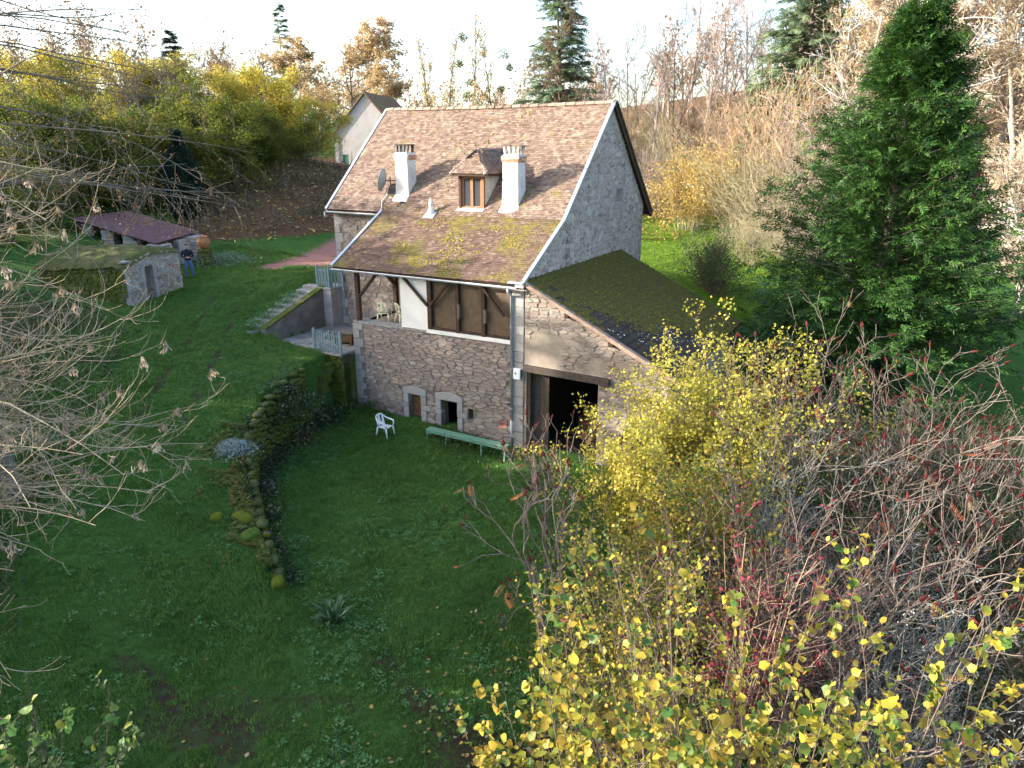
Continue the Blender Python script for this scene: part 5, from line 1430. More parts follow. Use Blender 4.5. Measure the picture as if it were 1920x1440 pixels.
# ------------------------------------------------------------------ the man on the grass
def person():
    me = bpy.data.meshes.new('body_skeleton')
    J = {'pel': (0, 0, .93), 'bel': (0, .01, 1.08), 'che': (0, .03, 1.30), 'nek': (0, .0, 1.48), 'hd0': (0, -.03, 1.56), 'hd1': (0, -.05, 1.64), 'hd2': (0, -.04, 1.72)}
    rad = {'pel': (.17, .125), 'bel': (.165, .13), 'che': (.19, .13), 'nek': (.06, .06), 'hd0': (.07, .085), 'hd1': (.078, .098), 'hd2': (.06, .075)}
    E = [('pel', 'bel'), ('bel', 'che'), ('che', 'nek'), ('nek', 'hd0'), ('hd0', 'hd1'), ('hd1', 'hd2')]
    for s, sx in (('l', 1), ('r', -1)):
        J.update({s + 'sho': (sx * .2, .02, 1.42), s + 'elb': (sx * .275, .06, 1.13), s + 'wri': (sx * .09, -.19, 1.10), s + 'pal': (sx * .03, -.25, 1.11), s + 'hip': (sx * .1, 0, .86), s + 'kne': (sx * .135, -.02, .48), s + 'ank': (sx * .15, .03, .09), s + 'toe': (sx * .175, -.13, .04)})
        rad.update({s + 'sho': (.075, .075), s + 'elb': (.055, .055), s + 'wri': (.034, .03), s + 'pal': (.042, .02), s + 'hip': (.11, .11), s + 'kne': (.075, .075), s + 'ank': (.055, .06), s + 'toe': (.045, .035)})
        E += [('che', s + 'sho'), (s + 'sho', s + 'elb'), (s + 'elb', s + 'wri'), (s + 'wri', s + 'pal'), ('pel', s + 'hip'), (s + 'hip', s + 'kne'), (s + 'kne', s + 'ank'), (s + 'ank', s + 'toe')]
        for k in range(5):
            f1, f2 = s + 'f%d' % k, s + 'g%d' % k
            if k < 4: J[f1] = (sx * .012, -.30 - .006 * k, 1.135 - .02 * k); J[f2] = (-sx * .022, -.325 + .004 * abs(k - 1), 1.13 - .02 * k)
            else: J[f1] = (sx * .045, -.265, 1.155); J[f2] = (sx * .02, -.30, 1.175)
            rad[f1] = (.011, .011); rad[f2] = (.009, .009)
            E += [(s + 'pal', f1), (f1, f2)]
    names = list(J)
    me.from_pydata([J[n] for n in names], [(names.index(a), names.index(b)) for a, b in E], [])
    o = bpy.data.objects.new('body_skeleton', me); col.objects.link(o)
    sk = o.modifiers.new('skin', 'SKIN'); sk.branch_smoothing = .6; sk.use_smooth_shade = True
    if not me.skin_vertices: me.skin_vertices.new()
    for i, n in enumerate(names): me.skin_vertices[0].data[i].radius = rad[n]; me.skin_vertices[0].data[i].use_root = (n == 'pel')
    o.modifiers.new('sub', 'SUBSURF').levels = 2; o.modifiers['sub'].render_levels = 2
    dg = bpy.context.evaluated_depsgraph_get(); ev = o.evaluated_get(dg)
    body = bpy.data.meshes.new_from_object(ev)
    bpy.data.objects.remove(o)
    mats = [surf('skin', [(.42, .25, .19), (.48, .30, .23)], 5, .6, .3), surf('navy_sweater', [(.012, .015, .028), (.025, .03, .045)], 9, .95, .1, .3, 60), surf('blue_jeans', [(.06, .11, .24), (.10, .165, .32)], 7, .9, .1, .3, 60), surf('dark_shoe', [(.02, .018, .016), (.03, .028, .025)], 5, .6, .3)]
    body.materials.clear()
    for mm in mats: body.materials.append(mm)
    for p in body.polygons:
        c = p.center; p.use_smooth = True
        if c.z > 1.5: k = 0
        elif c.y < -.185 and c.z > 1.0: k = 0
        elif c.z > .95: k = 1
        elif c.z > .11: k = 2
        else: k = 3
        p.material_index = k
    t = thing('person', 'man in a dark navy sweater and blue jeans standing with his hands together', 'person', (0, 0, 0))
    link('body', body, t)
    hair = MB(); vs = []; fs = []; n = 14; rows = 5
    for i in range(rows + 1):
        ph = PI / 2 * i / rows
        for k in range(n):
            a = 2 * PI * k / n; front = math.sin(a) < -.2
            r_ = math.sin(ph); z = math.cos(ph)
            vs.append((.083 * r_ * math.cos(a), -.035 + .102 * r_ * math.sin(a) * (.86 if front else 1), 1.70 + .095 * z + (.05 if (front and i == rows) else 0)))
    for i in range(rows):
        for k in range(n): fs.append((i * n + k, i * n + (k + 1) % n, (i + 1) * n + (k + 1) % n, (i + 1) * n + k))
    hair.add(vs, fs); hair.build('hair', surf('short_dark_hair', [(.04, .03, .025), (.07, .055, .045)], 20, .8, .2), t, True)
    nose = MB(); nose.hexa([(-.014, -.125, 1.625), (.014, -.125, 1.625), (.012, -.16, 1.625), (-.012, -.16, 1.625)], [(-.008, -.125, 1.68), (.008, -.125, 1.68), (.007, -.14, 1.67), (-.007, -.14, 1.67)]); nose.build('nose', mats[0], t, bevel=.005)
    for sx in (-1, 1):
        e = MB(); e.lathe((0, 0, 0), [(.004, -.006), (.012, -.004), (.012, .004), (.004, .006)], 8); eo = e.build('eye', m_dark, t); eo.location = (sx * .03, -.137, 1.68); eo.rotation_euler = (PI / 2, 0, 0)
        e = MB(); e.lathe((0, 0, 0), [(.01, -.006), (.026, -.004), (.03, .003), (.018, .008)], 8); eo = e.build('ear', mats[0], t); eo.location = (sx * .082, -.03, 1.655); eo.rotation_euler = (0, sx * PI / 2, 0)
    mo = MB(); mo.box(-.022, .022, -.137, -.13, 1.598, 1.604); mo.build('mouth', surf('lip', [(.30, .13, .11), (.34, .16, .13)], 5, .6), t)
    col_ = MB(); col_.lathe((0, 0, 1.455), [(.085, 0), (.07, .04), (.066, .045), (.075, 0)], 14); col_.build('collar', mats[1], t, True)
    return t
man = person()
p = sight(357, 521, 37.1); man.location = (p[0], p[1], gz(p[0], p[1]) + .0); man.rotation_euler = (0, 0, R(28))

# ------------------------------------------------------------------ the neighbour's house up the lane
nb_p = sight(688, 318, 76); nb_p[2] = 9.2
neigh = thing('neighbour_house', 'pale rendered house with a steep gable behind the main roof', 'house', tuple(nb_p), R(-10))
P_n = Plane((-3.2, 0, 0), (1, 0, 0), (0, -1, 0))
nhi = ([0, 6.4], [3.9, 8.4])
m_nw = surf('neighbour_render', [(.33, .315, .30), (.44, .42, .40)], 1.2, .95, .1, .5, 20)
nw = wall_mesh(P_n, [0, 3.4, 6.8], ([0, 6.8], [-1, -1]), ([0, 3.4, 6.8], [3.6, 7.2, 3.6]), [(.7, 1.3, .2, 1.5)], .4, 'gable_wall', m_nw, neigh)
m = MB(); m.box(-3.2 + .7, -3.2 + 1.3, .05, .09, .2, 1.5); m.build('shutter', surf('green_shutter', [(.03, .12, .07), (.05, .16, .10)], 5, .6), neigh)
m = MB(); m.hexa([(-3.55, -.25, 3.2), (.2, -.25, 7.25), (.2, 9, 7.25), (-3.55, 9, 3.2)], [(-3.55, -.25, 3.38), (.2, -.25, 7.43), (.2, 9, 7.43), (-3.55, 9, 3.38)]); m.hexa([(3.95, -.25, 3.2), (.2, -.25, 7.25), (.2, 9, 7.25), (3.95, 9, 3.2)], [(3.95, -.25, 3.38), (.2, -.25, 7.43), (.2, 9, 7.43), (3.95, 9, 3.38)]); m.build('roof', m_tile_low, neigh)
m = MB(); m.tube([(-3.55, -.2, 3.2), (-3.2, -.12, 2.9), (-3.15, -.1, -.9)], .05, 6); m.build('downpipe', m_zinc, neigh)
m = MB(); m.box(-3.2, 3.6, .4, 8.8, -1, 3.5); m.build('side_walls', m_nw, neigh)
# ------------------------------------------------------------------ plant materials
m_bark = surf('grey_brown_bark', [(.10, .085, .07), (.19, .165, .14)], 5, .95, .1, .8, 25)
m_bark_pale = surf('pale_lichened_bark', [(.22, .165, .11), (.35, .275, .195), (.42, .35, .235)], 6, .95, .1, .6, 30, lichen=((.30, .29, .10), .36, 4))
m_bark_white = surf('silvery_bark', [(.42, .39, .35), (.58, .55, .50)], 4, .9, .1, .5, 25)
m_twig = surf('brown_twig', [(.11, .08, .062), (.20, .15, .115)], 8, .9, .1)
m_twig_red = surf('reddish_twig', [(.27, .18, .125), (.40, .29, .20)], 8, .9, .1)
m_twig_pink = surf('pinkish_grey_twig', [(.26, .20, .18), (.37, .30, .27)], 8, .9, .1)
m_twig_olive = surf('olive_straw_twig', [(.26, .23, .14), (.37, .33, .21)], 8, .9, .1)
m_sumac = surf('sumac_stem', [(.10, .077, .065), (.18, .142, .118), (.26, .21, .175)], 7, .9, .1)
m_lichtwig = surf('lichen_grey_twig', [(.09, .08, .07), (.17, .165, .15), (.34, .36, .335)], 10, .95, .1, .5, 60)
m_lf_green = leafmat('green_yellow_leaf', [(.055, .085, .014), (.11, .14, .02), (.19, .19, .028), (.32, .26, .035)], [0, .45, .75, 1], .45, big=.45)
m_lf_olive = leafmat('olive_gold_leaf', [(.09, .125, .02), (.18, .19, .028), (.32, .27, .04), (.42, .30, .05)], [0, .35, .7, 1], .45, big=.5)
m_lf_yellow = leafmat('yellow_leaf', [(.20, .20, .028), (.38, .32, .042), (.54, .43, .07), (.42, .30, .05)], [0, .35, .75, 1], .45, big=.5)
m_lf_rust = leafmat('rust_leaf', [(.36, .25, .13), (.48, .36, .20), (.56, .45, .28)], None, .4, big=.5)
m_lf_brown = leafmat('dry_brown_leaf', [(.16, .10, .055), (.27, .18, .10), (.36, .26, .15)], None, .35)
m_lf_pale = leafmat('pale_russet_leaf', [(.30, .19, .12), (.42, .30, .20), (.50, .40, .27), (.34, .32, .14)], None, .45)
m_twig_pale = surf('pale_bleached_twig', [(.34, .28, .23), (.48, .42, .36)], 8, .9, .1)
m_lf_gold = leafmat('golden_leaf', [(.30, .20, .05), (.45, .31, .08), (.52, .40, .14)], None, .4)
m_spruce = leafmat('blue_green_needles', [(.085, .14, .08), (.14, .205, .11), (.22, .28, .15)], None, .35, .7)
m_cedar = leafmat('fresh_green_scale_leaves', [(.011, .036, .010), (.022, .066, .014), (.045, .105, .018), (.08, .15, .026)], [0, .45, .8, 1], .22, .55)
m_yew = leafmat('dark_yew_needles', [(.006, .017, .012), (.012, .03, .02), (.02, .042, .028)], None, .08, .7)
m_mist = leafmat('mistletoe_leaf', [(.09, .10, .035), (.14, .15, .05)], None, .3)
m_evg = leafmat('small_green_leaf', [(.03, .06, .018), (.06, .10, .03), (.10, .13, .05)], None, .3)

def part_or(parent, name, cat_, mat, loc=None):
    return cat_.build(name, mat, parent, False, loc)

def leaves_at(g, pts, n, spread, s0, s1, T=LEAF4, flat=.35, dirs=None):
    """n leaves scattered round the polylines' points"""
    k = g.integers(0, len(pts), n)
    pos = pts[k] + g.normal(0, spread, (n, 3))
    X, Y, Z = axes(g, n, None if dirs is None else dirs[k], .8, flat)
    return stamp(*T, pos, X, Y, Z, g.uniform(s0, s1, n))

def tree_mesh(seed, H, nstem=1, stem_ang=12, r0=.18, k1=12, k2=7, k3=5, k4=0, l1=(.35, .55), ang1=(50, 12), f0=.2, bend=.08, upt=.03, tip=.006, short1=.45, tw=.55, up1=.15):
    """-> wood Cat, polyline points of the finest level, their directions"""
    g = np.random.default_rng(seed); c = Cat()
    ph = g.uniform(0, 2 * PI, nstem) + np.arange(nstem) * 2 * PI / max(nstem, 1)
    a = np.radians(g.normal(stem_ang, stem_ang * .3 + .5, nstem))
    d = np.stack([np.cos(ph) * np.sin(a), np.sin(ph) * np.sin(a), np.cos(a)], -1)
    L = H * g.uniform(.88, 1.02, nstem)
    P = wander(g, np.stack([np.cos(ph) * .1 * (nstem > 1), np.sin(ph) * .1 * (nstem > 1), np.full(nstem, -.3)], -1), d, L, 9, bend * .5, (0, 0, .02))
    R0 = np.full(nstem, r0) * g.uniform(.8, 1.1, nstem)
    V, F = tubes(P, R0, R0 * .12 + tip, 7); c.add(V, F)
    lv = [(k1, ang1, l1, 6, 5), (k2, (45, 14), (.35, .6), 4, 4), (k3, (42, 15), (.35, .65), 3, 3), (k4, (40, 15), (.4, .7), 2, 3)]
    fine = P
    for i, (k, an, lr, seg, sides) in enumerate(lv):
        if not k: break
        p, dd, Lc, Rc = spawn(g, P, L, R0, k, f0 if i == 0 else .2, 1.0, an, lr, short1 if i == 0 else .3, tw, up1)
        Rc = np.maximum(Rc, tip); P = wander(g, p, dd, Lc, seg, bend, (0, 0, upt)); L, R0 = Lc, Rc
        V, F = tubes(P, Rc, np.maximum(Rc * .35, tip * .6), sides); c.add(V, F); fine = P
    return c, fine

def place(t, loc, rz, sc=1.0):
    t.location = loc; t.rotation_euler = (0, 0, rz); t.scale = (sc,) * 3 if np.isscalar(sc) else sc
    return t

def sight_ground(px, Y):
    x = sight(px, 400, Y)[0]
    return (x, Y, gz(x, Y) - .05)
def sight_g(px, Y):
    """ground point under photo column px at distance Y (depth corrected for the drop)"""
    x = 0.0
    for _ in range(4):
        z = gz(x, Y); x = (px - 960) / FX * (Y * CP + (CAM_H - z) * SP)
    return (x, Y, gz(x, Y) - .05)

# ------------------------------------------------------------------ leafy trees on the left
def leafy(seed, H, mat, nleaf, spread=.3, s=(.13, .24), nstem=5, ang=16, k=(11, 6, 4)):
    wood, fine = tree_mesh(seed, H, nstem, ang, .13, k[0], k[1], k[2], 0, (.34, .5), (62, 14), .05, .1, .012, .008)
    g = np.random.default_rng(seed + 500)
    lc = Cat(); lc.add(*leaves_at(g, fine[:, 1:].reshape(-1, 3), nleaf, spread, *s))
    return wood.mesh('tree_wood', m_bark), lc.mesh('tree_leaves', mat)
lt_protos = [leafy(101, 8.6, m_lf_green, 26000), leafy(102, 9.2, m_lf_olive, 26000), leafy(103, 9.5, m_lf_yellow, 24000, nstem=4), leafy(104, 8.0, m_lf_green, 22000, nstem=7, ang=24)]
LEFT = [  # px, Y, proto, scale, label
    (18, 47, 0, 1.10, 'big green tree at the far edge above the stone shed'),
    (115, 52, 3, 1.05, 'broad green and yellow tree standing directly behind the shed roof'),
    (215, 49.5, 0, .98, 'dark green tree leaning over the shed roof'),
    (70, 60, 2, 1.0, 'tall yellow crowned tree behind the green trees above the shed'),
    (275, 60, 2, 1.05, 'yellow topped tree rising behind the bare grey tree'),
    (330, 62, 1, 1.1, 'olive gold tree at the top of the wooded bank'),
    (440, 53.5, 0, 1.0, 'rounded green tree over the brown leafy bank'),
    (390, 58, 3, 1.12, 'tall green tree just behind the dark clipped yew'),
    (520, 61, 2, 1.0, 'olive yellow tree on the bank nearest the farmhouse roof'),
    (566, 66, 2, .86, 'bright yellow tree beside the neighbouring house'),
    (470, 66, 2, 1.0, 'bright yellow tree behind the rounded green one'),
    (140, 68, 1, 1.02, 'tall golden tree in the back of the left-hand row')]
for px, Y, k, sc, lab in LEFT:
    t = thing('leafy_tree', lab.replace('left-hand ', ''), 'tree', sight_g(px, Y), random.uniform(0, 6.28), 'leafy trees along the bank')
    t.scale = (sc * .85, sc * .85, sc * random.uniform(.62, .72))
    link('trunk', lt_protos[k][0], t); link('crown', lt_protos[k][1], t)
BUSH = [(-25, 38, 3, .55, 'green bush at the very frame edge left of the cellar mound'), (20, 39.5, 0, .55, 'green bush between the cellar mound and the shed posts'), (75, 43.0, 3, .5, 'small green bush against the left shed pillar'), (30, 43.5, 0, .62, 'low green bush at the frame edge behind the open shed'), (105, 47, 3, .66, 'low green bush right behind the shed pillars'), (175, 48.5, 0, .62, 'dark green bush behind the middle of the shed roof'), (250, 48, 3, .58, 'green bush behind the shed roof next to the yew'), (300, 50.5, 0, .60, 'green bush just left of the columnar yew'), (395, 51.5, 3, .58, 'green bush right of the columnar yew at the foot of the bank'), (60, 51, 1, .8, 'gold tinged bush deeper behind the shed'), (470, 56, 0, .62, 'green bush at the top of the leafy bank'), (555, 63, 3, .55, 'green bush where the bank meets the lane')]
for px, Y, k, sc, lab in BUSH:
    t = thing('leafy_bush', lab, 'bush', sight_g(px, Y), random.uniform(0, 6.28), 'leafy bushes under the bank trees')
    t.scale = (sc, sc, sc * .8); link('stems', lt_protos[k][0], t); link('foliage', lt_protos[k][1], t)
# the same wood runs on outside the picture, left of the track, and shades it
sh_c = Cat(); gS = np.random.default_rng(77)
for (x, y, h) in ((-35, 36, 9.0), (-34, 30, 9.6), (-35, 24.5, 9.6), (-34, 19, 8.0), (-35, 13, 7.4), (-34, 7, 7.2), (-35, 1, 7.4), (-35, -5, 8), (-41, 26, 10), (-38, 14, 7.4), (-38, 4, 7.4)):
    wood, fine = tree_mesh(int(700 + x * 3 + y), h, 4, 15, .16, 7, 4, 0, 0, (.34, .5), (55, 14), .1, .1, .02, .012)
    z = gz(x, y); off = np.array([x, y, z])
    pts = fine[:, 1:].reshape(-1, 3) + off
    sh_c.add(np.concatenate(wood.V) + off, np.concatenate(wood.F[4]), 0)
    V, F = leaves_at(gS, pts, 4400 if y < 20 else 3400, .35, .36, .66); sh_c.add(V, F, 1)
tag(sh_c.build('woodland', [m_bark, m_lf_green]), kind='stuff')

# columnar yew
def columnar(seed, H, Rr, mat, n):
    g = np.random.default_rng(seed)
    h = g.random(n) ** .8; a = g.uniform(0, 2 * PI, n)
    rr = Rr * np.clip(np.sin(np.clip(h * 1.05 + .12, 0, 1) * PI) ** .55, .1, 1) * g.uniform(.75, 1.03, n) * (1 + .12 * np.sin(a * 5 + h * 4))
    pos = np.stack([np.cos(a) * rr, np.sin(a) * rr, h * H], -1)
    out = np.stack([np.cos(a) * .35, np.sin(a) * .35, np.full(n, 1.0)], -1)
    X, Y, Z = axes(g, n, out, .35)
    T = ([(0, 0, 0), (.4, .09, 0), (1, 0, 0), (.4, -.09, 0), (.15, .2, .05), (.5, .34, .05), (.15, -.2, .05), (.5, -.34, .05)], [(0, 1, 2, 3), (0, 4, 5, 1), (0, 3, 7, 6)])
    c = Cat(); c.add(*stamp(*T, pos, X, Y, Z, g.uniform(.3, .6, n))); return c
for px, Y, H, Rr, lab in ((352, 47.5, 5.2, .95, 'dark columnar yew at the end of the shed roof'),):
    t = thing('yew', lab, 'tree', sight_g(px, Y)); columnar(px, H, Rr, m_yew, 7000).build('crown', m_yew, t)
    m = MB(); m.tube([(0, 0, -.2), (0, 0, H * .8)], [.16, .05], 7); m.build('trunk', m_bark, t)

# ------------------------------------------------------------------ bare trees
def bare(seed, H, k=(13, 7, 5, 4), mat=None, tip=.011, nleaf=0, lmat=None, ls=(.06, .12), **kw):
    wood, fine = tree_mesh(seed, H, kw.pop('nstem', 1), kw.pop('stem_ang', 4), kw.pop('r0', .16), *k, tip=tip, **kw)
    lm_ = None
    if nleaf:
        g = np.random.default_rng(seed + 9); lc = Cat(); lc.add(*leaves_at(g, fine[:, 1:].reshape(-1, 3), nleaf, .15, *ls)); lm_ = lc.mesh('tree_leaves', lmat)
    return wood.mesh('tree_wood', mat or m_bark), lm_
bt = {
    'tall': bare(201, 16, (16, 7, 5, 3), m_twig_pink, .012, ang1=(38, 10), l1=(.22, .36), f0=.3),
    'forked': bare(202, 14, (9, 6, 5, 3), m_bark, .012, nstem=3, stem_ang=13, ang1=(42, 12), l1=(.3, .45), f0=.3, bend=.12),
    'brown': bare(203, 12, (11, 7, 5, 3), m_twig, .011, 5000, m_lf_brown, nstem=2, stem_ang=9, ang1=(45, 12), l1=(.3, .45), f0=.25),
    'russet': bare(207, 12, (11, 7, 5, 3), m_twig_pale, .012, 13000, m_lf_pale, (.08, .17), nstem=2, stem_ang=9, ang1=(45, 12), l1=(.3, .45), f0=.15),
    'rust': bare(204, 12, (12, 7, 4, 0), m_bark, .012, 11000, m_lf_rust, (.14, .28), ang1=(52, 12), l1=(.35, .5), f0=.25),
    'poplar': bare(205, 17, (22, 5, 3, 0), m_bark, .013, 900, m_lf_gold, (.15, .28), ang1=(28, 8), l1=(.14, .26), f0=.25),
    'olive': bare(206, 10, (10, 6, 5, 3), m_twig_olive, .010, 3500, m_lf_olive, nstem=3, stem_ang=12, ang1=(40, 12), l1=(.3, .45), f0=.15),
}
def put_bare(kind, px, Y, sc, lab, group=None, zs=1.0, x=None):
    loc = sight_g(px, Y)
    t = thing('bare_tree' if kind not in ('rust',) else 'autumn_tree', lab, 'tree', loc, random.uniform(0, 6.28), group)
    t.scale = (sc * (1.35 if kind == 'rust' else 1),) * 2 + (sc * zs,)
    link('trunk', bt[kind][0], t)
    if bt[kind][1]: link('crown', bt[kind][1], t)
    return t
put_bare('rust', 560, 92, 1.0, 'rust orange tree left of the neighbouring house roof')
put_bare('rust', 672, 100, 1.28, 'large rust coloured oak above the neighbouring house')
put_bare('rust', 735, 92, .85, 'smaller rust brown tree behind the left end of the ridge')
put_bare('brown', 440, 88, .85, 'bare pinkish brown tree between the yellow crowns'); put_bare('brown', 395, 92, .8, 'bare brown tree in the gap above the rounded green tree'); put_bare('brown', 480, 95, .8, 'bare grey brown tree just left of the tiny spruce')
for px, Y, sc, lab in ((812, 84, .82, 'middle one of three slender bare poplars above the left chimney'), (838, 86, .88, 'tallest of three slender bare poplars above the left chimney'), (788, 88, .72, 'shortest of three slender bare poplars above the left chimney')):
    put_bare('poplar', px, Y, sc, lab, 'bare poplars behind the roof')
put_bare('forked', 262, 57, .62, 'bare grey tree among the green crowns of the bank')
def mistle_tree(px, Y, sc, lab, balls):
    t = put_bare('poplar', px, Y, sc, lab)
    g = np.random.default_rng(px)
    for z, r, dx in balls:
        c = Cat(); n = 260; v = nrm(g.normal(0, 1, (n, 3))) * (g.random((n, 1)) ** .4) * r
        X, Y_, Z = axes(g, n, v, .6); c.add(*stamp(*LEAF4, v, X, Y_, Z, g.uniform(.12, .22, n)))
        c.build('mistletoe', m_mist, t, loc=(dx, g.normal(0, .3), z))
    return t
mistle_tree(872, 80, .90, 'bare poplar with mistletoe and a few golden leaves above the dormer', ((15.8, .5, .1), (13, .45, -.2), (11, .5, .9), (8, .4, -.9), (9.5, .55, .3), (6.6, .5, .5)))
mistle_tree(943, 80, .84, 'bare poplar with dark mistletoe balls above the right chimney', ((15.4, .7, -.2), (14, .45, -.9), (11.5, .5, .2), (9, .55, -1.1), (7.5, .5, .4), (6.2, .4, 1.0)))
put_bare('olive', 880, 72, .72, 'low yellow green tree behind the ridge under the mistletoe'); put_bare('olive', 930, 75, .6, 'small yellow green tree behind the ridge near the right chimney'); put_bare('olive', 990, 77, .62, 'small olive tree behind the ridge beside the blue spruce'); put_bare('olive', 780, 77, .6, 'small olive tree behind the ridge above the left chimney')
for px, Y, sc, lab in ((1130, 78, .62, 'olive undergrowth tree behind the ridge end, the one beside the spruce'), (1195, 80, .6, 'olive undergrowth tree behind the gable peak'), (1255, 78, .66, 'olive undergrowth tree right of the gable peak'), (1310, 82, .7, 'olive undergrowth tree above the golden shrub'), (1375, 78, .72, 'olive undergrowth tree above the straw shrubs'), (1430, 82, .75, 'olive undergrowth tree at the foot of the second spruce')):
    put_bare('olive', px, Y, sc, lab, 'olive undergrowth trees behind the house')
put_bare('brown', 1092, 70, 1.18, 'drooping pinkish brown tree leaning on the blue green spruce')
WOOD = [(1135, 74, 'tall', .88, 'bare grey tree standing right behind the spruce'), (1178, 84, 'forked', .95, 'forked bare tree rising just left of the ridge end'), (1222, 76, 'tall', .92, 'slim bare tree directly above the gable peak'), (1262, 82, 'forked', 1.0, 'forked dark bare tree right of the gable peak'), (1310, 76, 'tall', 1.0, 'tall bare tree over the golden shrub'), (1345, 86, 'forked', 1.05, 'forked bare tree over the pale golden shrub'), (1392, 72, 'tall', .98, 'tall bare tree left of the second spruce'), (1425, 80, 'forked', 1.05, 'forked bare tree partly behind the second spruce'),
        (1285, 98, 'tall', 1.15, 'far bare tree faint between the nearer ones'), (1195, 66, 'brown', .62, 'low brown tree hugging the back of the gable'), (1250, 68, 'brown', .62, 'low brown tree behind the golden shrub'), (1318, 68, 'brown', .62, 'low brown tree behind the rust tinged shoots'), (1100, 92, 'forked', .85, 'far forked tree in the gap beside the drooping tree')]
for px, Y, k, sc, lab in WOOD: put_bare(k, px, Y, sc, lab, 'bare trees behind the gable')
RIGHTW = [(1575, 60, 'russet', 1.25, 'pale russet tree rising left of the conifer tip'), (1620, 68, 'russet', 1.45, 'russet tree directly left of the conifer tip, taller'), (1735, 62, 'russet', 1.5, 'russet tree directly right of the conifer tip'), (1790, 56, 'russet', 1.4, 'russet tree over the right shoulder of the conifer'), (1850, 62, 'russet', 1.55, 'tall russet tree reaching the upper frame edge right of the conifer'), (1905, 54, 'russet', 1.45, 'russet tree at the frame edge behind the pale barked one'),
          (1555, 76, 'tall', 1.15, 'grey bare tree between the second spruce and the conifer'), (1940, 66, 'russet', 1.6, 'russet tree in the uppermost frame corner'), (1885, 47, 'russet', 1.0, 'smaller russet tree beside the pale bark'), (1690, 74, 'russet', 1.7, 'far russet tree straight behind the conifer tip'), (1945, 44, 'russet', .95, 'low russet tree at the frame edge beside the conifer skirts'), (1860, 82, 'tall', 1.3, 'far grey bare tree above the russet wood'), (1510, 88, 'tall', 1.15, 'far grey bare tree just right of the second spruce'), (1905, 39, 'russet', .62, 'low pale russet bush at the foot of the pale barked tree')]
for px, Y, k, sc, lab in RIGHTW: put_bare(k, px, Y, sc, lab, 'woodland trees around the conifer')
# far wooded skyline, one mass
gF = np.random.default_rng(5); fc = Cat()
n = 220
th = gF.uniform(-1.0, 1.0, n); dist = gF.uniform(120, 260, n); x = np.sin(th) * dist; y = np.cos(th) * dist
z = terrain(x, y)
P = wander(gF, np.stack([x, y, z], -1), np.tile([0, 0, 1.0], (n, 1)), gF.uniform(7, 14, n), 4, .05)
fc.add(*tubes(P, np.full(n, .25), np.full(n, .05), 4), 0)
L = np.full(n, 9.0); p, d, Lc, Rc = spawn(gF, P, L, np.full(n, .12), 16, .25, 1, (45, 12), (.3, .5), .4, .5, .2)
P2 = wander(gF, p, d, Lc, 3, .1, (0, 0, .05)); fc.add(*tubes(P2, np.full(len(P2), .06), np.full(len(P2), .03), 3), 0)
fc.add(*leaves_at(gF, P2[:, 1:].reshape(-1, 3), 42000, .7, .35, .8), 1)
tag(fc.build('far_wood', [m_twig_pink, m_lf_brown]), kind='stuff')

# ------------------------------------------------------------------ conifers
SPRAY = ([(0, 0, 0), (.33, .035, 0), (1, 0, -.05), (.33, -.035, 0),
          (.10, .02, 0), (.36, .30, -.03), (.46, .24, -.03), (.30, .03, 0), (.10, -.02, 0), (.36, -.30, -.03), (.46, -.24, -.03), (.30, -.03, 0),
          (.34, .02, 0), (.62, .26, -.05), (.70, .19, -.05), (.52, .03, 0), (.34, -.02, 0), (.62, -.26, -.05), (.70, -.19, -.05), (.52, -.03, 0),
          (.58, .02, -.02), (.84, .16, -.06), (.90, .10, -.06), (.74, .02, -.02), (.58, -.02, -.02), (.84, -.16, -.06), (.90, -.10, -.06), (.74, -.02, -.02)],
         [(0, 1, 2, 3), (4, 5, 6, 7), (8, 11, 10, 9), (12, 13, 14, 15), (16, 19, 18, 17), (20, 21, 22, 23), (24, 27, 26, 25)])
def spruce(seed, H, Rb, mat, whorls=38, per=7, droop=-.10):
    g = np.random.default_rng(seed); wood = Cat(); lf = Cat()
    P = wander(g, np.array([[0, 0, -.3]]), np.array([[0, 0, 1.0]]), np.array([H + .3]), 8, .01); wood.add(*tubes(P, np.array([H * .014]), np.array([.02]), 7))
    zf = np.repeat(np.linspace(.05, .985, whorls), per) + g.normal(0, .006, whorls * per)
    n = len(zf); a = g.uniform(0, 2 * PI, n); L = Rb * (1 - zf) ** .75 * g.uniform(.72, 1.1, n) + .25
    d = np.stack([np.cos(a), np.sin(a), .25 + .5 * zf], -1)
    B = wander(g, np.stack([np.zeros(n), np.zeros(n), zf * H], -1), d, L, 6, .05, (0, 0, droop)); wood.add(*tubes(B, .012 * L + .01, np.full(n, .006), 4))
    k = 12; f = (np.arange(k)[None] + g.random((n, k))) / k * .85 + .15
    x = np.clip(f * 6, 0, 5.999); i = x.astype(int); t = (x - i)[..., None]; ar = np.arange(n)[:, None]
    pos = (B[ar, i] * (1 - t) + B[ar, i + 1] * t).reshape(-1, 3); tan = nrm(B[ar, i + 1] - B[ar, i]).reshape(-1, 3)
    side = nrm(np.cross(tan, [0, 0, 1.0])) * np.where(g.random(len(pos)) < .5, 1, -1)[:, None]
    main = nrm(tan * .8 + side * g.uniform(0, .8, (len(pos), 1)) + np.array([0, 0, -.45]) * g.uniform(0, 1.3, (len(pos), 1)))
    X, Y, Z = axes(g, len(pos), main, .12, .6)
    s = np.repeat(L, k) * .16 + g.uniform(.3, .6, len(pos)); lf.add(*stamp(*SPRAY, pos, X, Y, Z, s))
    return wood, lf
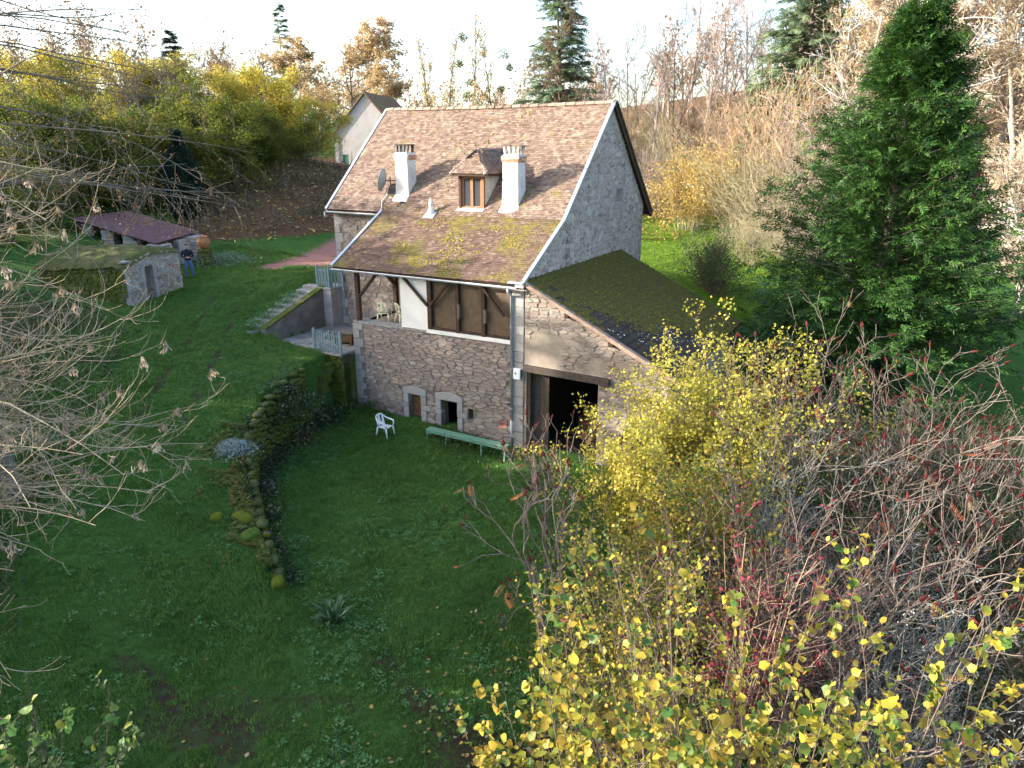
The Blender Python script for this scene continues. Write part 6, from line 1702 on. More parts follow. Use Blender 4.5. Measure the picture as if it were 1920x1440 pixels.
def put_spruce(seed, px, Y, H, Rb, lab, mat=None, zoff=0, **kw):
    w, l = spruce(seed, H, Rb, mat or m_spruce, **kw); t = thing('spruce', lab, 'tree', sight_g(px, Y))
    w.build('trunk', m_bark, t); l.build('crown', mat or m_spruce, t); return t
put_spruce(301, 1045, 72, 21.8, 4.8, 'tall blue green spruce behind the middle of the roof ridge', whorls=62)
put_spruce(302, 1478, 62, 21.5, 5.6, 'tall blue green spruce between the bare wood and the big conifer', whorls=62)
put_spruce(303, 546, 105, 17.5, 2.4, 'tiny dark spruce tip over the rust coloured trees', whorls=26)
put_spruce(304, 345, 70, 9.5, 1.5, 'narrow dark conifer tip among the yellow crowns', m_yew, whorls=24)

def feather(n=4):
    V = []; F = []
    def q(a, b, w):
        a, b = np.array(a, float), np.array(b, float); d = b - a; sd = np.array([-d[1], d[0], 0]); sd = sd / (np.linalg.norm(sd) + 1e-9) * w
        i = len(V); V.extend([tuple(a - sd * .6), tuple(a + d * .55 - sd), tuple(b), tuple(a + d * .55 + sd)]); F.append((i, i + 1, i + 2, i + 3))
    q((0, 0, 0), (1, 0, -.06), .022)
    for k in range(n):
        x = .08 + .84 * k / n; l = .34 * math.sin(PI * (.25 + .7 * (1 - k / n))) ** .8
        for s in (-1, 1): q((x, 0, -.02 * x), (x + l * .8, s * l * .60, -.05 - .05 * x), .040)
    return V, F
FEATHER = feather()
def big_conifer(seed, H, Rb):
    g = np.random.default_rng(seed); wood = Cat(); lf = Cat()
    P = wander(g, np.array([[0, 0, -.3]]), np.array([[0, 0, 1.0]]), np.array([H]), 10, .015); wood.add(*tubes(P, np.array([.32]), np.array([.03]), 8))
    n = 720
    zf = g.random(n) ** 1.12 * .98 + .008; a = g.uniform(0, 2 * PI, n)
    lump = 1 + .16 * np.sin(a * 3 + zf * 9 + 1) + .12 * np.sin(a * 5 - zf * 17)
    L = Rb * (1 - zf) ** .80 * lump * g.uniform(.70, 1.06, n) + .25
    d = np.stack([np.cos(a), np.sin(a), .30 + .5 * zf], -1)
    B = wander(g, np.stack([np.zeros(n), np.zeros(n), zf * H], -1), d, L, 7, .06, (0, 0, -.035)); wood.add(*tubes(B, .007 * L + .006, np.full(n, .003), 3))
    k = 19; f = ((np.arange(k)[None] + g.random((n, k))) / k) ** .75 * .93 + .07
    x = np.clip(f * 7, 0, 6.999); i = x.astype(int); t = (x - i)[..., None]; ar = np.arange(n)[:, None]
    pos = (B[ar, i] * (1 - t) + B[ar, i + 1] * t).reshape(-1, 3); tan = nrm(B[ar, i + 1] - B[ar, i]).reshape(-1, 3)
    m_ = len(pos)
    side = nrm(np.cross(tan, [0, 0, 1.0]) + g.normal(0, .35, (m_, 3))) * np.where(g.random(m_) < .5, 1, -1)[:, None]
    main = nrm(tan * 1.0 + side * g.uniform(.1, 1.0, (m_, 1)) + np.array([0, 0, -.25]) * g.uniform(-.6, 1.4, (m_, 1)))
    for rep in range(2):
        X, Y, Z = axes(g, m_, main, .3, .45)
        s = np.clip(np.repeat(L, k) * .05 + g.uniform(.34, .64, m_), .3, .85)
        lf.add(*stamp(*FEATHER, pos + g.normal(0, .16, (m_, 3)), X, Y, Z, s))
    return wood, lf
w, l = big_conifer(310, 15.9, 6.6)
bigc = thing('big_conifer', 'huge bright green conifer with feathery sprays standing right of the barn', 'tree', (16.4, 31.5, gz(16.4, 31.5) - .1))
w.build('trunk', m_bark, bigc); l.build('crown', m_cedar, bigc)

# ------------------------------------------------------------------ shrubs along the far lawn
def shoots(seed, n, H, ang, mat, kids=6, kid_l=(.25, .5), bend=.06, grav=-.03, r=.012, tip=.005, nleaf=0, lmat=None, ls=(.05, .1), spread=.1, base=.35, T=LEAF4, kid2=0):
    """a shrub of many thin shoots from one root"""
    g = np.random.default_rng(seed); c = Cat(); ph = g.uniform(0, 2 * PI, n); a = np.radians(np.abs(g.normal(0, ang, n)))
    d = np.stack([np.cos(ph) * np.sin(a), np.sin(ph) * np.sin(a), np.cos(a)], -1); L = H * g.uniform(.6, 1.1, n)
    P = wander(g, np.stack([np.cos(ph) * base * g.random(n), np.sin(ph) * base * g.random(n), np.full(n, -.1)], -1), d, L, 7, bend, (0, 0, grav))
    R0 = np.full(n, r) * g.uniform(.7, 1.4, n); c.add(*tubes(P, R0, np.full(n, tip), 4)); fine = P
    if kids:
        p, dd, Lc, Rc = spawn(g, P, L, R0, kids, .2, 1, (35, 12), kid_l, .4, .5, .1); Q = wander(g, p, dd, Lc, 4, bend * 1.3, (0, 0, grav)); c.add(*tubes(Q, np.maximum(Rc, tip), np.full(len(Q), tip * .7), 3)); fine = Q
        if kid2:
            p, dd, Lc, Rc = spawn(g, Q, Lc, Rc, kid2, .2, 1, (38, 12), (.3, .6), .4, .6, .05); Q = wander(g, p, dd, Lc, 3, bend * 1.3, (0, 0, grav)); c.add(*tubes(Q, np.full(len(Q), tip), np.full(len(Q), tip * .6), 3)); fine = Q
    lc = None
    if nleaf:
        lc = Cat(); lc.add(*leaves_at(g, fine[:, 1:].reshape(-1, 3), nleaf, spread, *ls, T=T))
    return c, lc
def shrub(name, label, loc, cl, wmat, lmat, cat='shrub', group=None):
    t = thing(name, label, cat, loc, 0, group)
    for i, (nm, mt) in enumerate((('stems', wmat), ('foliage', lmat))):
        if cl[i] is None: continue
        if not hasattr(cl[i], 'made'): cl[i].made = cl[i].mesh(nm, mt)
        link(nm, cl[i].made, t)
    return t
shrub('golden_shrub', 'rounded golden leaved shrub at the edge of the sunny lawn', sight_g(1292, 57.0), shoots(401, 70, 5.6, 36, None, 10, (.3, .5), .06, -.02, .02, .008, 15000, 1, (.10, .20), .18, 1.2), m_twig_olive, m_lf_gold)
shrub('golden_shrub', 'paler golden shrub just behind the rounded one', sight_g(1345, 60), shoots(402, 60, 5.4, 30, None, 9, (.3, .5), .06, -.02, .02, .008, 6000, 1, (.10, .18), .18, 1.0), m_twig_olive, m_lf_gold)
SH = {}
for i, (px, Y, H, a, mt, nl, lab) in enumerate((
    (1395, 53, 7.2, 26, m_twig_olive, 2500, 'straw coloured arching bare shrub beside the golden one'),
    (1455, 50, 6.6, 30, m_twig_olive, 3000, 'tangled straw coloured shrub overhanging the sunny lawn'),
    (1440, 57, 11.0, 13, m_twig_red, 0, 'tall clump of upright orange willow shoots before the right spruce'),
    (1500, 54, 9.5, 20, m_twig_pink, 1500, 'pinkish bare shrub between the willow shoots and the big conifer'),
    (1385, 60, 9.0, 15, m_twig_red, 1200, 'orange tinged clump of upright shoots behind the straw shrubs'),
    (1530, 47, 6.0, 30, m_twig_pink, 1500, 'low pinkish tangle partly behind the big conifer'),
    (1340, 66, 8.5, 18, m_twig_red, 1500, 'rust tinged shoots behind the paler golden shrub'),
    (1225, 64, 5.0, 28, m_twig, 2500, 'brown bare bush right behind the gable corner'),
    (1265, 66, 6.4, 22, m_twig_olive, 2500, 'olive bare bush behind the golden shrub'),
    (1400, 47.5, 3.4, 34, m_twig_olive, 1800, 'low greyish tangle at the lawn edge under the straw shrubs'))):
    up_ = a <= 20
    key = ('red' if mt is m_twig_red else 'up') if up_ else ('olive' if mt is m_twig_olive else 'pink')
    if key not in SH:
        cl = shoots(410 + i, 40 if up_ else 70, 6.0, 15 if up_ else 29, None, 8, (.25, .5), .06, -.005 if up_ else -.03, .016, .0085, 1600, 1, (.07, .14), .15, .8, kid2=3)
        SH[key] = (cl[0].mesh('shrub_wood', mt), cl[1].mesh('shrub_leaves', m_lf_olive if i % 2 else m_lf_brown))
    t = thing('bare_shrub', lab, 'shrub', sight_g(px, Y), random.uniform(0, 6.28)); k_ = H / 6.0 * (.85 if mt is m_twig_red else 1); t.scale = (k_ * random.uniform(.9, 1.1), k_ * random.uniform(.9, 1.1), k_)
    link('stems', SH[key][0], t); link('foliage', SH[key][1], t)
# brushy thicket climbing the slope behind the golden shrub
g_t = np.random.default_rng(81); c = Cat(); nt_ = 1750
x = g_t.uniform(2, 55, nt_); y = g_t.uniform(62, 98, nt_); k = (y + .35 * x > 67) & (x < y * .62); x, y = x[k], y[k]; zz = terrain(x, y)
P = wander(g_t, np.stack([x, y, zz - .1], -1), nrm(g_t.normal(0, .45, (len(x), 3)) + [0, 0, 1]), g_t.uniform(2.0, 5.0, len(x)), 4, .1, (0, 0, -.02)); c.add(*tubes(P, np.full(len(x), .03), np.full(len(x), .012), 3), 0)
p, d, L_, r_ = spawn(g_t, P, np.full(len(x), 3.5), np.full(len(x), .02), 7, .15, 1, (40, 12), (.25, .5), .3, .6, .1); Q = wander(g_t, p, d, L_, 2, .12); c.add(*tubes(Q, np.full(len(Q), .014), np.full(len(Q), .009), 3), 0)
c.add(*leaves_at(g_t, Q.reshape(-1, 3), 14000, .2, .1, .24), 1); c.add(*leaves_at(g_t, Q.reshape(-1, 3), 9000, .2, .1, .24), 2)
tag(c.build('thicket', [m_twig_pink, m_lf_olive, m_lf_pale]), kind='stuff')
ls_p = sight_g(1333, 41.0)
shrub('lawn_shrub', 'loose green shrub standing alone on the lawn behind the barn roof', ls_p, shoots(430, 80, 3.7, 30, None, 9, (.25, .45), .07, -.01, .014, .006, 9500, 1, (.06, .13), .14, .5), m_twig, m_evg)
# pale trunk at the right edge
w, f = tree_mesh(440, 15, 1, 3, .11, 16, 6, 4, 3, (.28, .45), (55, 14), .15, .1, .02, .009)
t = thing('silver_tree', 'pale barked bare tree at the edge beside the big conifer', 'tree', sight_g(1893, 38)); w.build('trunk', m_bark_white, t)
c = Cat(); c.add(*leaves_at(rng, f.reshape(-1, 3), 4500, .15, .06, .12)); c.build('crown', m_lf_brown, t)
t = thing('silver_tree', 'pale bare tree with long white limbs reaching past the top of the conifer', 'tree', sight_g(1600, 52)); t.scale = (1.45,) * 3
link('trunk', w.mesh('silver_wood', m_bark_white), t)
# ------------------------------------------------------------------ near shrubs and trees
m_hz = leafmat('hazel_leaf', [(.05, .12, .025), (.12, .17, .03), (.30, .28, .035), (.44, .36, .045), (.42, .27, .04), (.22, .19, .03)], [0, .2, .42, .65, .85, 1], .42, .5, 'object', spec=.3)
m_hz_i = leafmat('hazel_leaf_small', [(.05, .12, .025), (.12, .17, .03), (.28, .26, .035), (.40, .33, .045), (.38, .25, .04), (.18, .16, .03)], [0, .22, .42, .65, .85, 1], .42, .5, spec=.3)
m_vib = leafmat('pale_yellow_leaf', [(.16, .19, .025), (.32, .31, .04), (.55, .47, .07), (.60, .50, .13), (.42, .29, .14)], [0, .25, .6, .85, 1], .42, .5, big=.6, spec=.3)
m_redl = leafmat('crimson_leaf', [(.085, .012, .02), (.17, .022, .035), (.27, .06, .065), (.17, .05, .075)], None, .35, .5)
m_smleaf = leafmat('orange_sumac_leaf', [(.40, .18, .06), (.45, .10, .05), (.42, .26, .10), (.30, .22, .06)], None, .4, .6, 'object')
m_cone = surf('dark_red_fruit', [(.075, .016, .016), (.16, .04, .035)], 30, .9, .1, 1.0, 120, 'object', [(.07, .014, .016), (.17, .045, .035), (.11, .03, .025)], .5)
m_key = leafmat('papery_key', [(.30, .22, .16), (.42, .32, .24), (.54, .44, .34)], None, .4, .7, 'object')
m_under = leafmat('undergrowth_leaf', [(.016, .032, .012), (.032, .06, .018), (.06, .085, .03), (.11, .075, .035)], [0, .45, .8, 1], .25)
m_ivy = leafmat('ivy_leaf', [(.010, .026, .010), (.022, .05, .016), (.045, .075, .03)], None, .15, .4, spec=.3)
m_weed = leafmat('soft_weed_leaf', [(.05, .14, .04), (.085, .20, .06), (.13, .26, .10)], None, .3)

def leaf_mesh(nm, mat, seed):
    g = np.random.default_rng(seed)
    n = 11; th = np.linspace(-PI, PI, n, endpoint=False)
    out = []; cu, cl_, tw = g.uniform(.05, .45), g.uniform(-.1, .4), g.normal(0, .8)
    for i, t in enumerate(th):
        r = .5 * (1 + .07 * (-1) ** i) * (1 + .12 * math.cos(t)) * (1 - .10 * math.cos(2 * t)) * g.uniform(.94, 1.05)
        x = .5 + r * math.cos(t); y = r * .92 * math.sin(t); out.append((x, y, cu * abs(y) - cl_ * (x - .4) ** 2 + .12 * y * tw + g.normal(0, .03)))
    out[0] = (.06, 0, 0)
    V = [(.5, 0, -.02), (-.18, 0, .06)] + out
    F = [(0, 2 + i, 2 + (i + 1) % n) for i in range(n)] + [(1, 2, 2 + n - 1)]
    m = MB(); m.add(V, F); return m.mesh(nm, mat, True)
hz_leaf = [leaf_mesh('hazel_leaf', m_hz, s) for s in range(7)]
m_hzg = leafmat('dim_green_leaf', [(.05, .13, .03), (.09, .18, .045), (.20, .22, .04)], None, .35, .5, 'object')
hz_green = [leaf_mesh('green_leaf', m_hzg, 20 + s) for s in range(4)]
HZ_V = np.array([v.co[:] for v in hz_leaf[0].vertices]); HZ_F = np.array([p.vertices[:] for p in hz_leaf[0].polygons])

def frame_matrix(X, Y, Z):
    return Matrix(((X[0], Y[0], Z[0]), (X[1], Y[1], Z[1]), (X[2], Y[2], Z[2])))

def hazel(seed, x, y, ztop, lab, nst=14, nparts=180, zmin=.45, ang=11, sides=8, per=9, kinds=None):
    g = np.random.default_rng(seed); z0 = gz(x, y); H = ztop - z0
    t = thing('hazel_shrub', lab, 'shrub', (x, y, z0), 0)
    c = Cat(); ph = g.uniform(0, 2 * PI, nst); a = np.radians(np.abs(g.normal(0, ang, nst)))
    d = np.stack([np.cos(ph) * np.sin(a), np.sin(ph) * np.sin(a), np.cos(a)], -1); L = H * g.uniform(.72, 1.0, nst)
    P = wander(g, np.stack([np.cos(ph) * .15, np.sin(ph) * .15, np.full(nst, -.1)], -1), d, L, 12, .05, (0, 0, .01)); R0 = g.uniform(.012, .022, nst)
    c.add(*tubes(P, R0, np.full(nst, .003), 5))
    p, dd, Lc, Rc = spawn(g, P, L, R0, sides, zmin, .99, (38, 12), (.09, .22), .45, .45, .25); Q = wander(g, p, dd, Lc, 5, .09, (0, 0, .03)); c.add(*tubes(Q, np.maximum(Rc, .0035), np.full(len(Q), .002), 4))
    p, dd, Lc, Rc = spawn(g, Q, Lc, Rc, 2, .2, .9, (40, 12), (.3, .6), .3, .6, .1); Q2 = wander(g, p, dd, Lc, 4, .1); c.add(*tubes(Q2, np.full(len(Q2), .003), np.full(len(Q2), .002), 3))
    c.build('stems', m_twig, t)
    # leaves along the twigs and up the stem tips
    pts = []; dr = []
    for A, k in ((Q, per), (Q2, max(2, per // 2))):
        n, m_, _ = A.shape; f = (np.arange(k)[None] + g.random((n, k))) / k * .8 + .2; xx = np.clip(f * (m_ - 1), 0, m_ - 1.001); i = xx.astype(int); tt = (xx - i)[..., None]; ar = np.arange(n)[:, None]
        pts.append((A[ar, i] * (1 - tt) + A[ar, i + 1] * tt).reshape(-1, 3)); dr.append(nrm(A[ar, i + 1] - A[ar, i]).reshape(-1, 3))
    n, m_, _ = P.shape
    f = g.uniform(.8, 1, (n, 8)); i = np.clip((f * (m_ - 1)).astype(int), 0, m_ - 2); ar = np.arange(n)[:, None]; pts.append((P[ar, i] + (P[ar, i + 1] - P[ar, i]) * g.random((n, 8, 1))).reshape(-1, 3)); dr.append(nrm(P[ar, i + 1] - P[ar, i]).reshape(-1, 3))
    pts, dr = np.concatenate(pts), np.concatenate(dr)
    keep = g.random(len(pts)) < .8; pts, dr = pts[keep], dr[keep]
    N = len(pts)
    side = nrm(g.normal(0, 1, (N, 3))); X = nrm(dr * .3 + side + np.array([0, 0, -.25])); up = nrm(g.normal(0, .6, (N, 3)) + np.array([0, 0, 1.0]))
    Z = nrm(up - X * np.sum(up * X, -1, keepdims=True)); Y = np.cross(Z, X); s = g.uniform(.06, .125, N) * np.where(g.random(N) < .3, .55, 1)
    wp = pts + np.array([x, y, z0]); dist = np.linalg.norm(wp - np.array([0, 0, CAM_H]), axis=1) / s
    dep = wp[:, 1] * CP + (CAM_H - wp[:, 2]) * SP; sy = 720 - FX * (-wp[:, 1] * 0 + (wp[:, 1] * SP + (wp[:, 2] - CAM_H) * CP)) / dep
    order = np.argsort(dist + 1e4 * (sy > 1450))
    for j in order[:nparts]:
        o = bpy.data.objects.new('leaf', (kinds or hz_leaf)[int(g.integers(4 if kinds else 7))]); col.objects.link(o); o.parent = t
        M = frame_matrix(X[j], Y[j], Z[j]).to_4x4(); M.translation = Vector(pts[j]); o.matrix_local = M @ Matrix.Scale(s[j], 4)
    r_ = order[nparts:]
    if len(r_):
        lc = Cat(); lc.add(*stamp(*LEAF6, pts[r_], X[r_], Y[r_], Z[r_], s[r_])); tag(lc.build('foliage', m_evg if kinds else m_hz_i, t), kind='stuff')
    return t
HAZ = [(501, 1.62, 5.9, 7.35, 'hazel with the tallest yellow tips, left of the crimson shrub', 14), (502, .75, 6.7, 5.75, 'low thin hazel at the edge of the grass with few leaves', 12), (503, 2.55, 6.3, 6.65, 'yellow green hazel directly in front of the crimson shrub', 13),
       (504, 3.25, 5.9, 7.0, 'hazel with bright yellow and green clusters right of the crimson shrub', 14), (505, 4.35, 6.2, 6.9, 'open hazel with single yellow sprays against the sumac tangle', 10), (506, 2.1, 4.7, 6.1, 'hazel filling the lower frame edge with broad yellow leaves', 12), (507, 3.75, 4.8, 5.9, 'hazel with big green leaves low in front', 12)]
for sd, x, y, zt, lab, n in HAZ: hazel(sd, x, y, zt, lab, n, 170)
hazel(508, -6.1, 6.6, 5.0, 'dim green hazel at the lower left frame corner', 12, 90, kinds=hz_green)

LEAF4W = ([(0, 0, 0), (0.45, 0.46, 0.08), (1, 0, -.03), (0.45, -0.46, 0.08)], [(0, 1, 2, 3)])
# yellow shrub before the barn
def leafy_shrub(seed, x, y, H, n, ang, nleaf, ls, lab, lmat, wmat=None, name='yellow_shrub', kids=9, kid2=3, spread=.10, base=.4, lo=0.0):
    cl = shoots(seed, n, H, ang, None, kids, (.2, .38), .05, -.006, .017, .0055, nleaf, 1, ls, spread, base, LEAF4W, kid2)
    return shrub(name, lab, (x, y, gz(x, y)), cl, wmat or m_twig, lmat)
leafy_shrub(520, 3.7, 17.4, 4.9, 34, 16, 15000, (.06, .105), 'pale yellow shrub in front of the barn doorway', m_vib)
leafy_shrub(521, 5.5, 17.6, 6.0, 48, 18, 22000, (.06, .105), 'tall bright yellow shrub in front of the barn roof', m_vib)
leafy_shrub(522, 4.0, 14.0, 4.5, 34, 17, 11000, (.06, .10), 'yellow green shrub just in front of the tall yellow one', m_hz_i)
leafy_shrub(523, 2.0, 10.6, 4.2, 26, 17, 5600, (.05, .09), 'low yellow leaved shrub between the grass edge and crimson shrub', m_hz_i)
leafy_shrub(524, 6.9, 18.5, 5.4, 24, 15, 2200, (.06, .10), 'sparser yellow shrub between the barn roof and the sumac', m_vib)
leafy_shrub(525, 3.9, 10.0, 5.35, 14, 11, 1500, (.05, .09), 'slender crimson leaved shrub among the yellow ones', m_redl, m_twig_red, 'crimson_shrub', 7, 2, .05, .2)
leafy_shrub(526, 4.7, 11.2, 4.6, 40, 20, 1500, (.04, .07), 'purplish twiggy shrub behind the crimson one', m_redl, m_twig, 'purple_shrub', 9, 3, .08, .4)
leafy_shrub(527, 3.0, 8.6, 4.9, 22, 15, 2600, (.05, .085), 'yellow leaved shrub right behind the tallest hazel', m_hz_i)

# sumac: forking limbs, dark red fruit heads, a few orange leaves
def cone_mesh(seed):
    g = np.random.default_rng(seed); m = MB(); prof = [(.004, 0), (.022, .015), (.03, .05), (.024, .10), (.012, .15), (.002, .18)]
    vs = []; fs = []; n = 8
    for r, z in prof: vs += [(r * g.uniform(.8, 1.2) * math.cos(2 * PI * k / n), r * g.uniform(.8, 1.2) * math.sin(2 * PI * k / n), z + g.normal(0, .004)) for k in range(n)]
    for i in range(len(prof) - 1):
        for k in range(n): fs.append((i * n + k, i * n + (k + 1) % n, (i + 1) * n + (k + 1) % n, (i + 1) * n + k))
    m.add(vs, fs); return m.mesh('seed_head', m_cone)
cones = [cone_mesh(i) for i in range(3)]
def sumac_leaf(seed):
    g = np.random.default_rng(seed); m = MB(); n = 8
    m.beam((0, 0, 0), (.42, 0, -.06), .006, .006)
    for k in range(n):
        x = .06 + k * .045; l = .12 * (1 - abs(k - 3) * .08)
        for s in (-1, 1):
            dz = -.5 * l + g.normal(0, .01)
            m.add([(x, 0, -x * .14), (x + .035, s * l * .45, -x * .14 + dz * .4), (x + .05, s * l, -x * .14 + dz), (x + .005, s * l * .5, -x * .14 + dz * .5)], [(0, 1, 2, 3)])
    return m.mesh('compound_leaf', m_smleaf)
smleaf = [sumac_leaf(i) for i in range(3)]
def sumac(seed, x, y, H, lab, nst=4, gens=6, lean=(0, 0), ncone=.45, nleaf=6, ang=24, mat=None, spread=20):
    g = np.random.default_rng(seed); t = thing('sumac', lab, 'shrub', (x, y, gz(x, y))); c = Cat()
    ph = g.uniform(0, 2 * PI, nst); a = np.radians(g.normal(spread, 6, nst))
    p = np.stack([np.cos(ph) * .2, np.sin(ph) * .2, np.full(nst, -.1)], -1); d = nrm(np.stack([np.cos(ph) * np.sin(a) + lean[0], np.sin(ph) * np.sin(a) + lean[1], np.cos(a)], -1))
    L = np.full(nst, H * .30) * g.uniform(.8, 1.2, nst); r = np.full(nst, .034)
    for i in range(gens):
        P = wander(g, p, d, L, 4, .10, (0, 0, .055)); r2 = np.maximum(r * .74, .0065); c.add(*tubes(P, r, r2, 5 if i < 3 else 4))
        end = P[:, -1]; td = nrm(P[:, -1] - P[:, -2])
        if i == gens - 1: break
        k = g.choice([1, 2, 2, 2, 3] if i < 4 else [1, 2, 2], len(end)); idx = np.repeat(np.arange(len(end)), k)
        side = nrm(g.normal(0, 1, (len(idx), 3))); side = nrm(side - td[idx] * np.sum(side * td[idx], -1, keepdims=True)); an = np.radians(g.normal(ang + 6, 9, (len(idx), 1)))
        d = nrm(td[idx] * np.cos(an) + side * np.sin(an) + np.array([lean[0] * .1, lean[1] * .1, .06])); p = end[idx]; L = np.repeat(L, k) * g.uniform(.55, .85, len(idx)); L = np.maximum(L, .22); r = r2[idx]
    c.build('limbs', mat or m_sumac, t)
    n = len(end)
    for j in range(n):
        if g.random() < ncone:
            X = nrm(np.cross(td[j], g.normal(0, 1, 3))); Y = np.cross(td[j], X); o = bpy.data.objects.new('seed_head', cones[int(g.integers(3))]); col.objects.link(o); o.parent = t
            M = frame_matrix(X, Y, td[j]).to_4x4(); M.translation = Vector(end[j]); o.matrix_local = M @ Matrix.Scale(g.uniform(.6, 1.15), 4)
    for j in g.choice(n, min(nleaf, n), False):
        X = nrm(np.array([g.normal(), g.normal(), -.4])); Z0 = np.array([0, 0, 1.0]); Z = nrm(Z0 - X * (Z0 @ X)); Y = np.cross(Z, X); o = bpy.data.objects.new('compound_leaf', smleaf[int(g.integers(3))]); col.objects.link(o); o.parent = t
        M = frame_matrix(X, Y, Z).to_4x4(); M.translation = Vector(end[j]); o.matrix_local = M @ Matrix.Scale(g.uniform(.5, .95), 4)
    # tangle of fine dead twigs inside
    return t
sumac(540, .75, 13.2, 4.9, 'bare sumac leaning over the sunken lawn with orange leaves at its tips', 5, 6, (-.22, .05), .35, 14, spread=18)
sumac(541, 1.7, 17.2, 4.6, 'small pinkish bare sumac in front of the barn doorway', 6, 7, (-.05, 0), .4, 8)
sumac(542, 1.5, 9.0, 3.6, 'low sumac with drooping withered leaves beside the worn earth', 3, 5, (-.25, 0), .2, 9, spread=24)
sumac(543, 7.0, 15.2, 6.6, 'dense sumac thicket just right of the yellow shrubs', 7, 7, (0, 0), .55, 5)
sumac(544, 9.4, 15.0, 6.4, 'dense sumac thicket below the big conifer', 7, 7, (0, 0), .5, 6)
sumac(545, 11.6, 15.6, 6.9, 'sumac with long bare forks at the frame edge below the conifer', 6, 7, (0, 0), .4, 4)
sumac(546, 6.2, 11.9, 5.2, 'sumac with red and orange fern-like leaves in the tangle middle', 6, 6, (0, 0), .35, 10)
sumac(547, 8.6, 11.2, 5.4, 'grey limbed sumac with a bright red leaf near the frame edge', 6, 6, (0, 0), .35, 10)
sumac(548, 6.3, 8.6, 4.6, 'low spreading sumac with pale curved limbs beside the hazels', 6, 6, (-.05, -.05), .25, 6, spread=30)
sumac(551, 11.0, 18.2, 6.3, 'sumac standing behind the others just below the conifer skirts', 7, 7, (0, 0), .5, 4)
sumac(549, 8.3, 18.0, 6.2, 'sumac rising against the lower skirts of the conifer', 6, 7, (0, 0), .5, 4)
sumac(550, 5.2, 9.4, 3.9, 'twisted pale sumac stump shoots low behind the hazels', 5, 6, (0, 0), .2, 4, spread=32)
def lichen_bush(seed, x, y, H, lab):
    cl = shoots(seed, 34, H, 26, None, 8, (.25, .5), .12, -.01, .02, .006, 3200, 1, (.02, .05), .03, .5, LEAF4, 3)
    return shrub('lichen_bush', lab, (x, y, gz(x, y)), cl, m_lichtwig, leafmat('lichen_flake', [(.20, .225, .21), (.31, .335, .31)], None, .1, .9))
lichen_bush(560, 5.7, 13.6, 5.0, 'twiggy bush crusted with pale grey lichen in the tangle'); lichen_bush(561, 7.4, 13.0, 4.0, 'lichen covered bush under the dense sumac thicket'); lichen_bush(562, 6.9, 10.2, 3.9, 'lower lichen grey bush near the hazels')
BRM = shoots(566, 80, 3.6, 42, None, 7, (.25, .5), .1, -.02, .012, .0065, 9000, 1, (.06, .11), .14, 2.4, LEAF4, 2)
for i_, (x_, y_) in enumerate(((7.8, 15.6), (11.4, 14.2), (13.0, 17.4), (10.6, 18.6), (13.6, 20.6))): shrub('bramble_tangle', ['dark bramble tangle behind the dense sumac thicket', 'dark bramble tangle at the frame edge under the sumac', 'dark bramble tangle behind the long forked sumac', 'dark bramble tangle just below the conifer skirts', 'dark bramble tangle right of the conifer foot'][i_], (x_, y_, gz(x_, y_)), BRM, m_twig, m_under)
sh_u = BRM
shrub('bramble_tangle', 'dark bramble tangle under the sumac thicket', (9.6, 12.6, gz(9.6, 12.6)), sh_u, m_twig, m_under)

# ------------------------------------------------------------------ box elder at the left: arching limbs, hanging papery keys
def key_mesh(seed):
    g = np.random.default_rng(seed); n = 16; c = Cat()
    pos = np.stack([g.normal(0, .035, n), g.normal(0, .035, n), -np.abs(g.normal(.07, .045, n))], -1)
    X, Y, Z = axes(g, n, np.tile([0, 0, -1.0], (n, 1)), .35); c.add(*stamp([(0, 0, 0), (.3, .16, .02), (.75, .26, .06), (1, .05, 0), (.6, -.06, 0), (.2, -.05, 0)], [(0, 1, 2, 3), (0, 3, 4, 5)], pos, X, Y, Z, g.uniform(.06, .11, n)))
    st = np.zeros((n, 2, 3)); st[:, 1] = pos; c.add(*tubes(st, np.full(n, .002), np.full(n, .002), 3))
    return c.mesh('key_cluster', m_key)
keys = [key_mesh(i) for i in range(5)]
gB = np.random.default_rng(600)
bx, by = -14.3, 12.0; bz0 = gz(bx, by)
belder = thing('box_elder', 'bare pale limbed tree with hanging dry papery keys at the left edge', 'tree', (bx, by, bz0))
c = Cat(); P0 = wander(gB, np.array([[0, 0, -.3]]), np.array([[.08, 0, 1.0]]), np.array([8.2]), 8, .05); c.add(*tubes(P0, np.array([.2]), np.array([.05]), 8))
nb_ = 120; z_ = np.linspace(1.6, 8.0, nb_) + gB.normal(0, .15, nb_); a_ = gB.normal(-.05, .42, nb_)
a_[::9] += PI
pb = np.stack([.08 * z_, np.zeros(nb_), z_], -1); db = np.stack([np.cos(a_), np.sin(a_), gB.normal(.32, .18, nb_)], -1); Lb_ = gB.uniform(5.0, 9.0, nb_) * np.where(z_ < 4.3, .92, .74)
B1 = wander(gB, pb, db, Lb_, 10, .12, (0, 0, -.035)); c.add(*tubes(B1, np.full(nb_, .034), np.full(nb_, .006), 5))
p, d, L, r = spawn(gB, B1, Lb_, np.full(nb_, .022), 11, .2, 1, (42, 14), (.14, .30), .35, .5, .05); B2 = wander(gB, p, d, L, 6, .13, (0, 0, .10)); c.add(*tubes(B2, np.maximum(r, .008), np.full(len(B2), .005), 3))
p, d, L, r = spawn(gB, B2, L, r, 3, .2, 1, (42, 14), (.35, .65), .3, .7, .08); B3 = wander(gB, p, d, L, 4, .13, (0, 0, .13)); c.add(*tubes(B3, np.full(len(B3), .005), np.full(len(B3), .0035), 3))
c.build('limbs', m_bark_pale, belder)
tips = np.concatenate([B2[:, -1], B3[:, -1], B3[:, 3]]); gB.shuffle(tips)
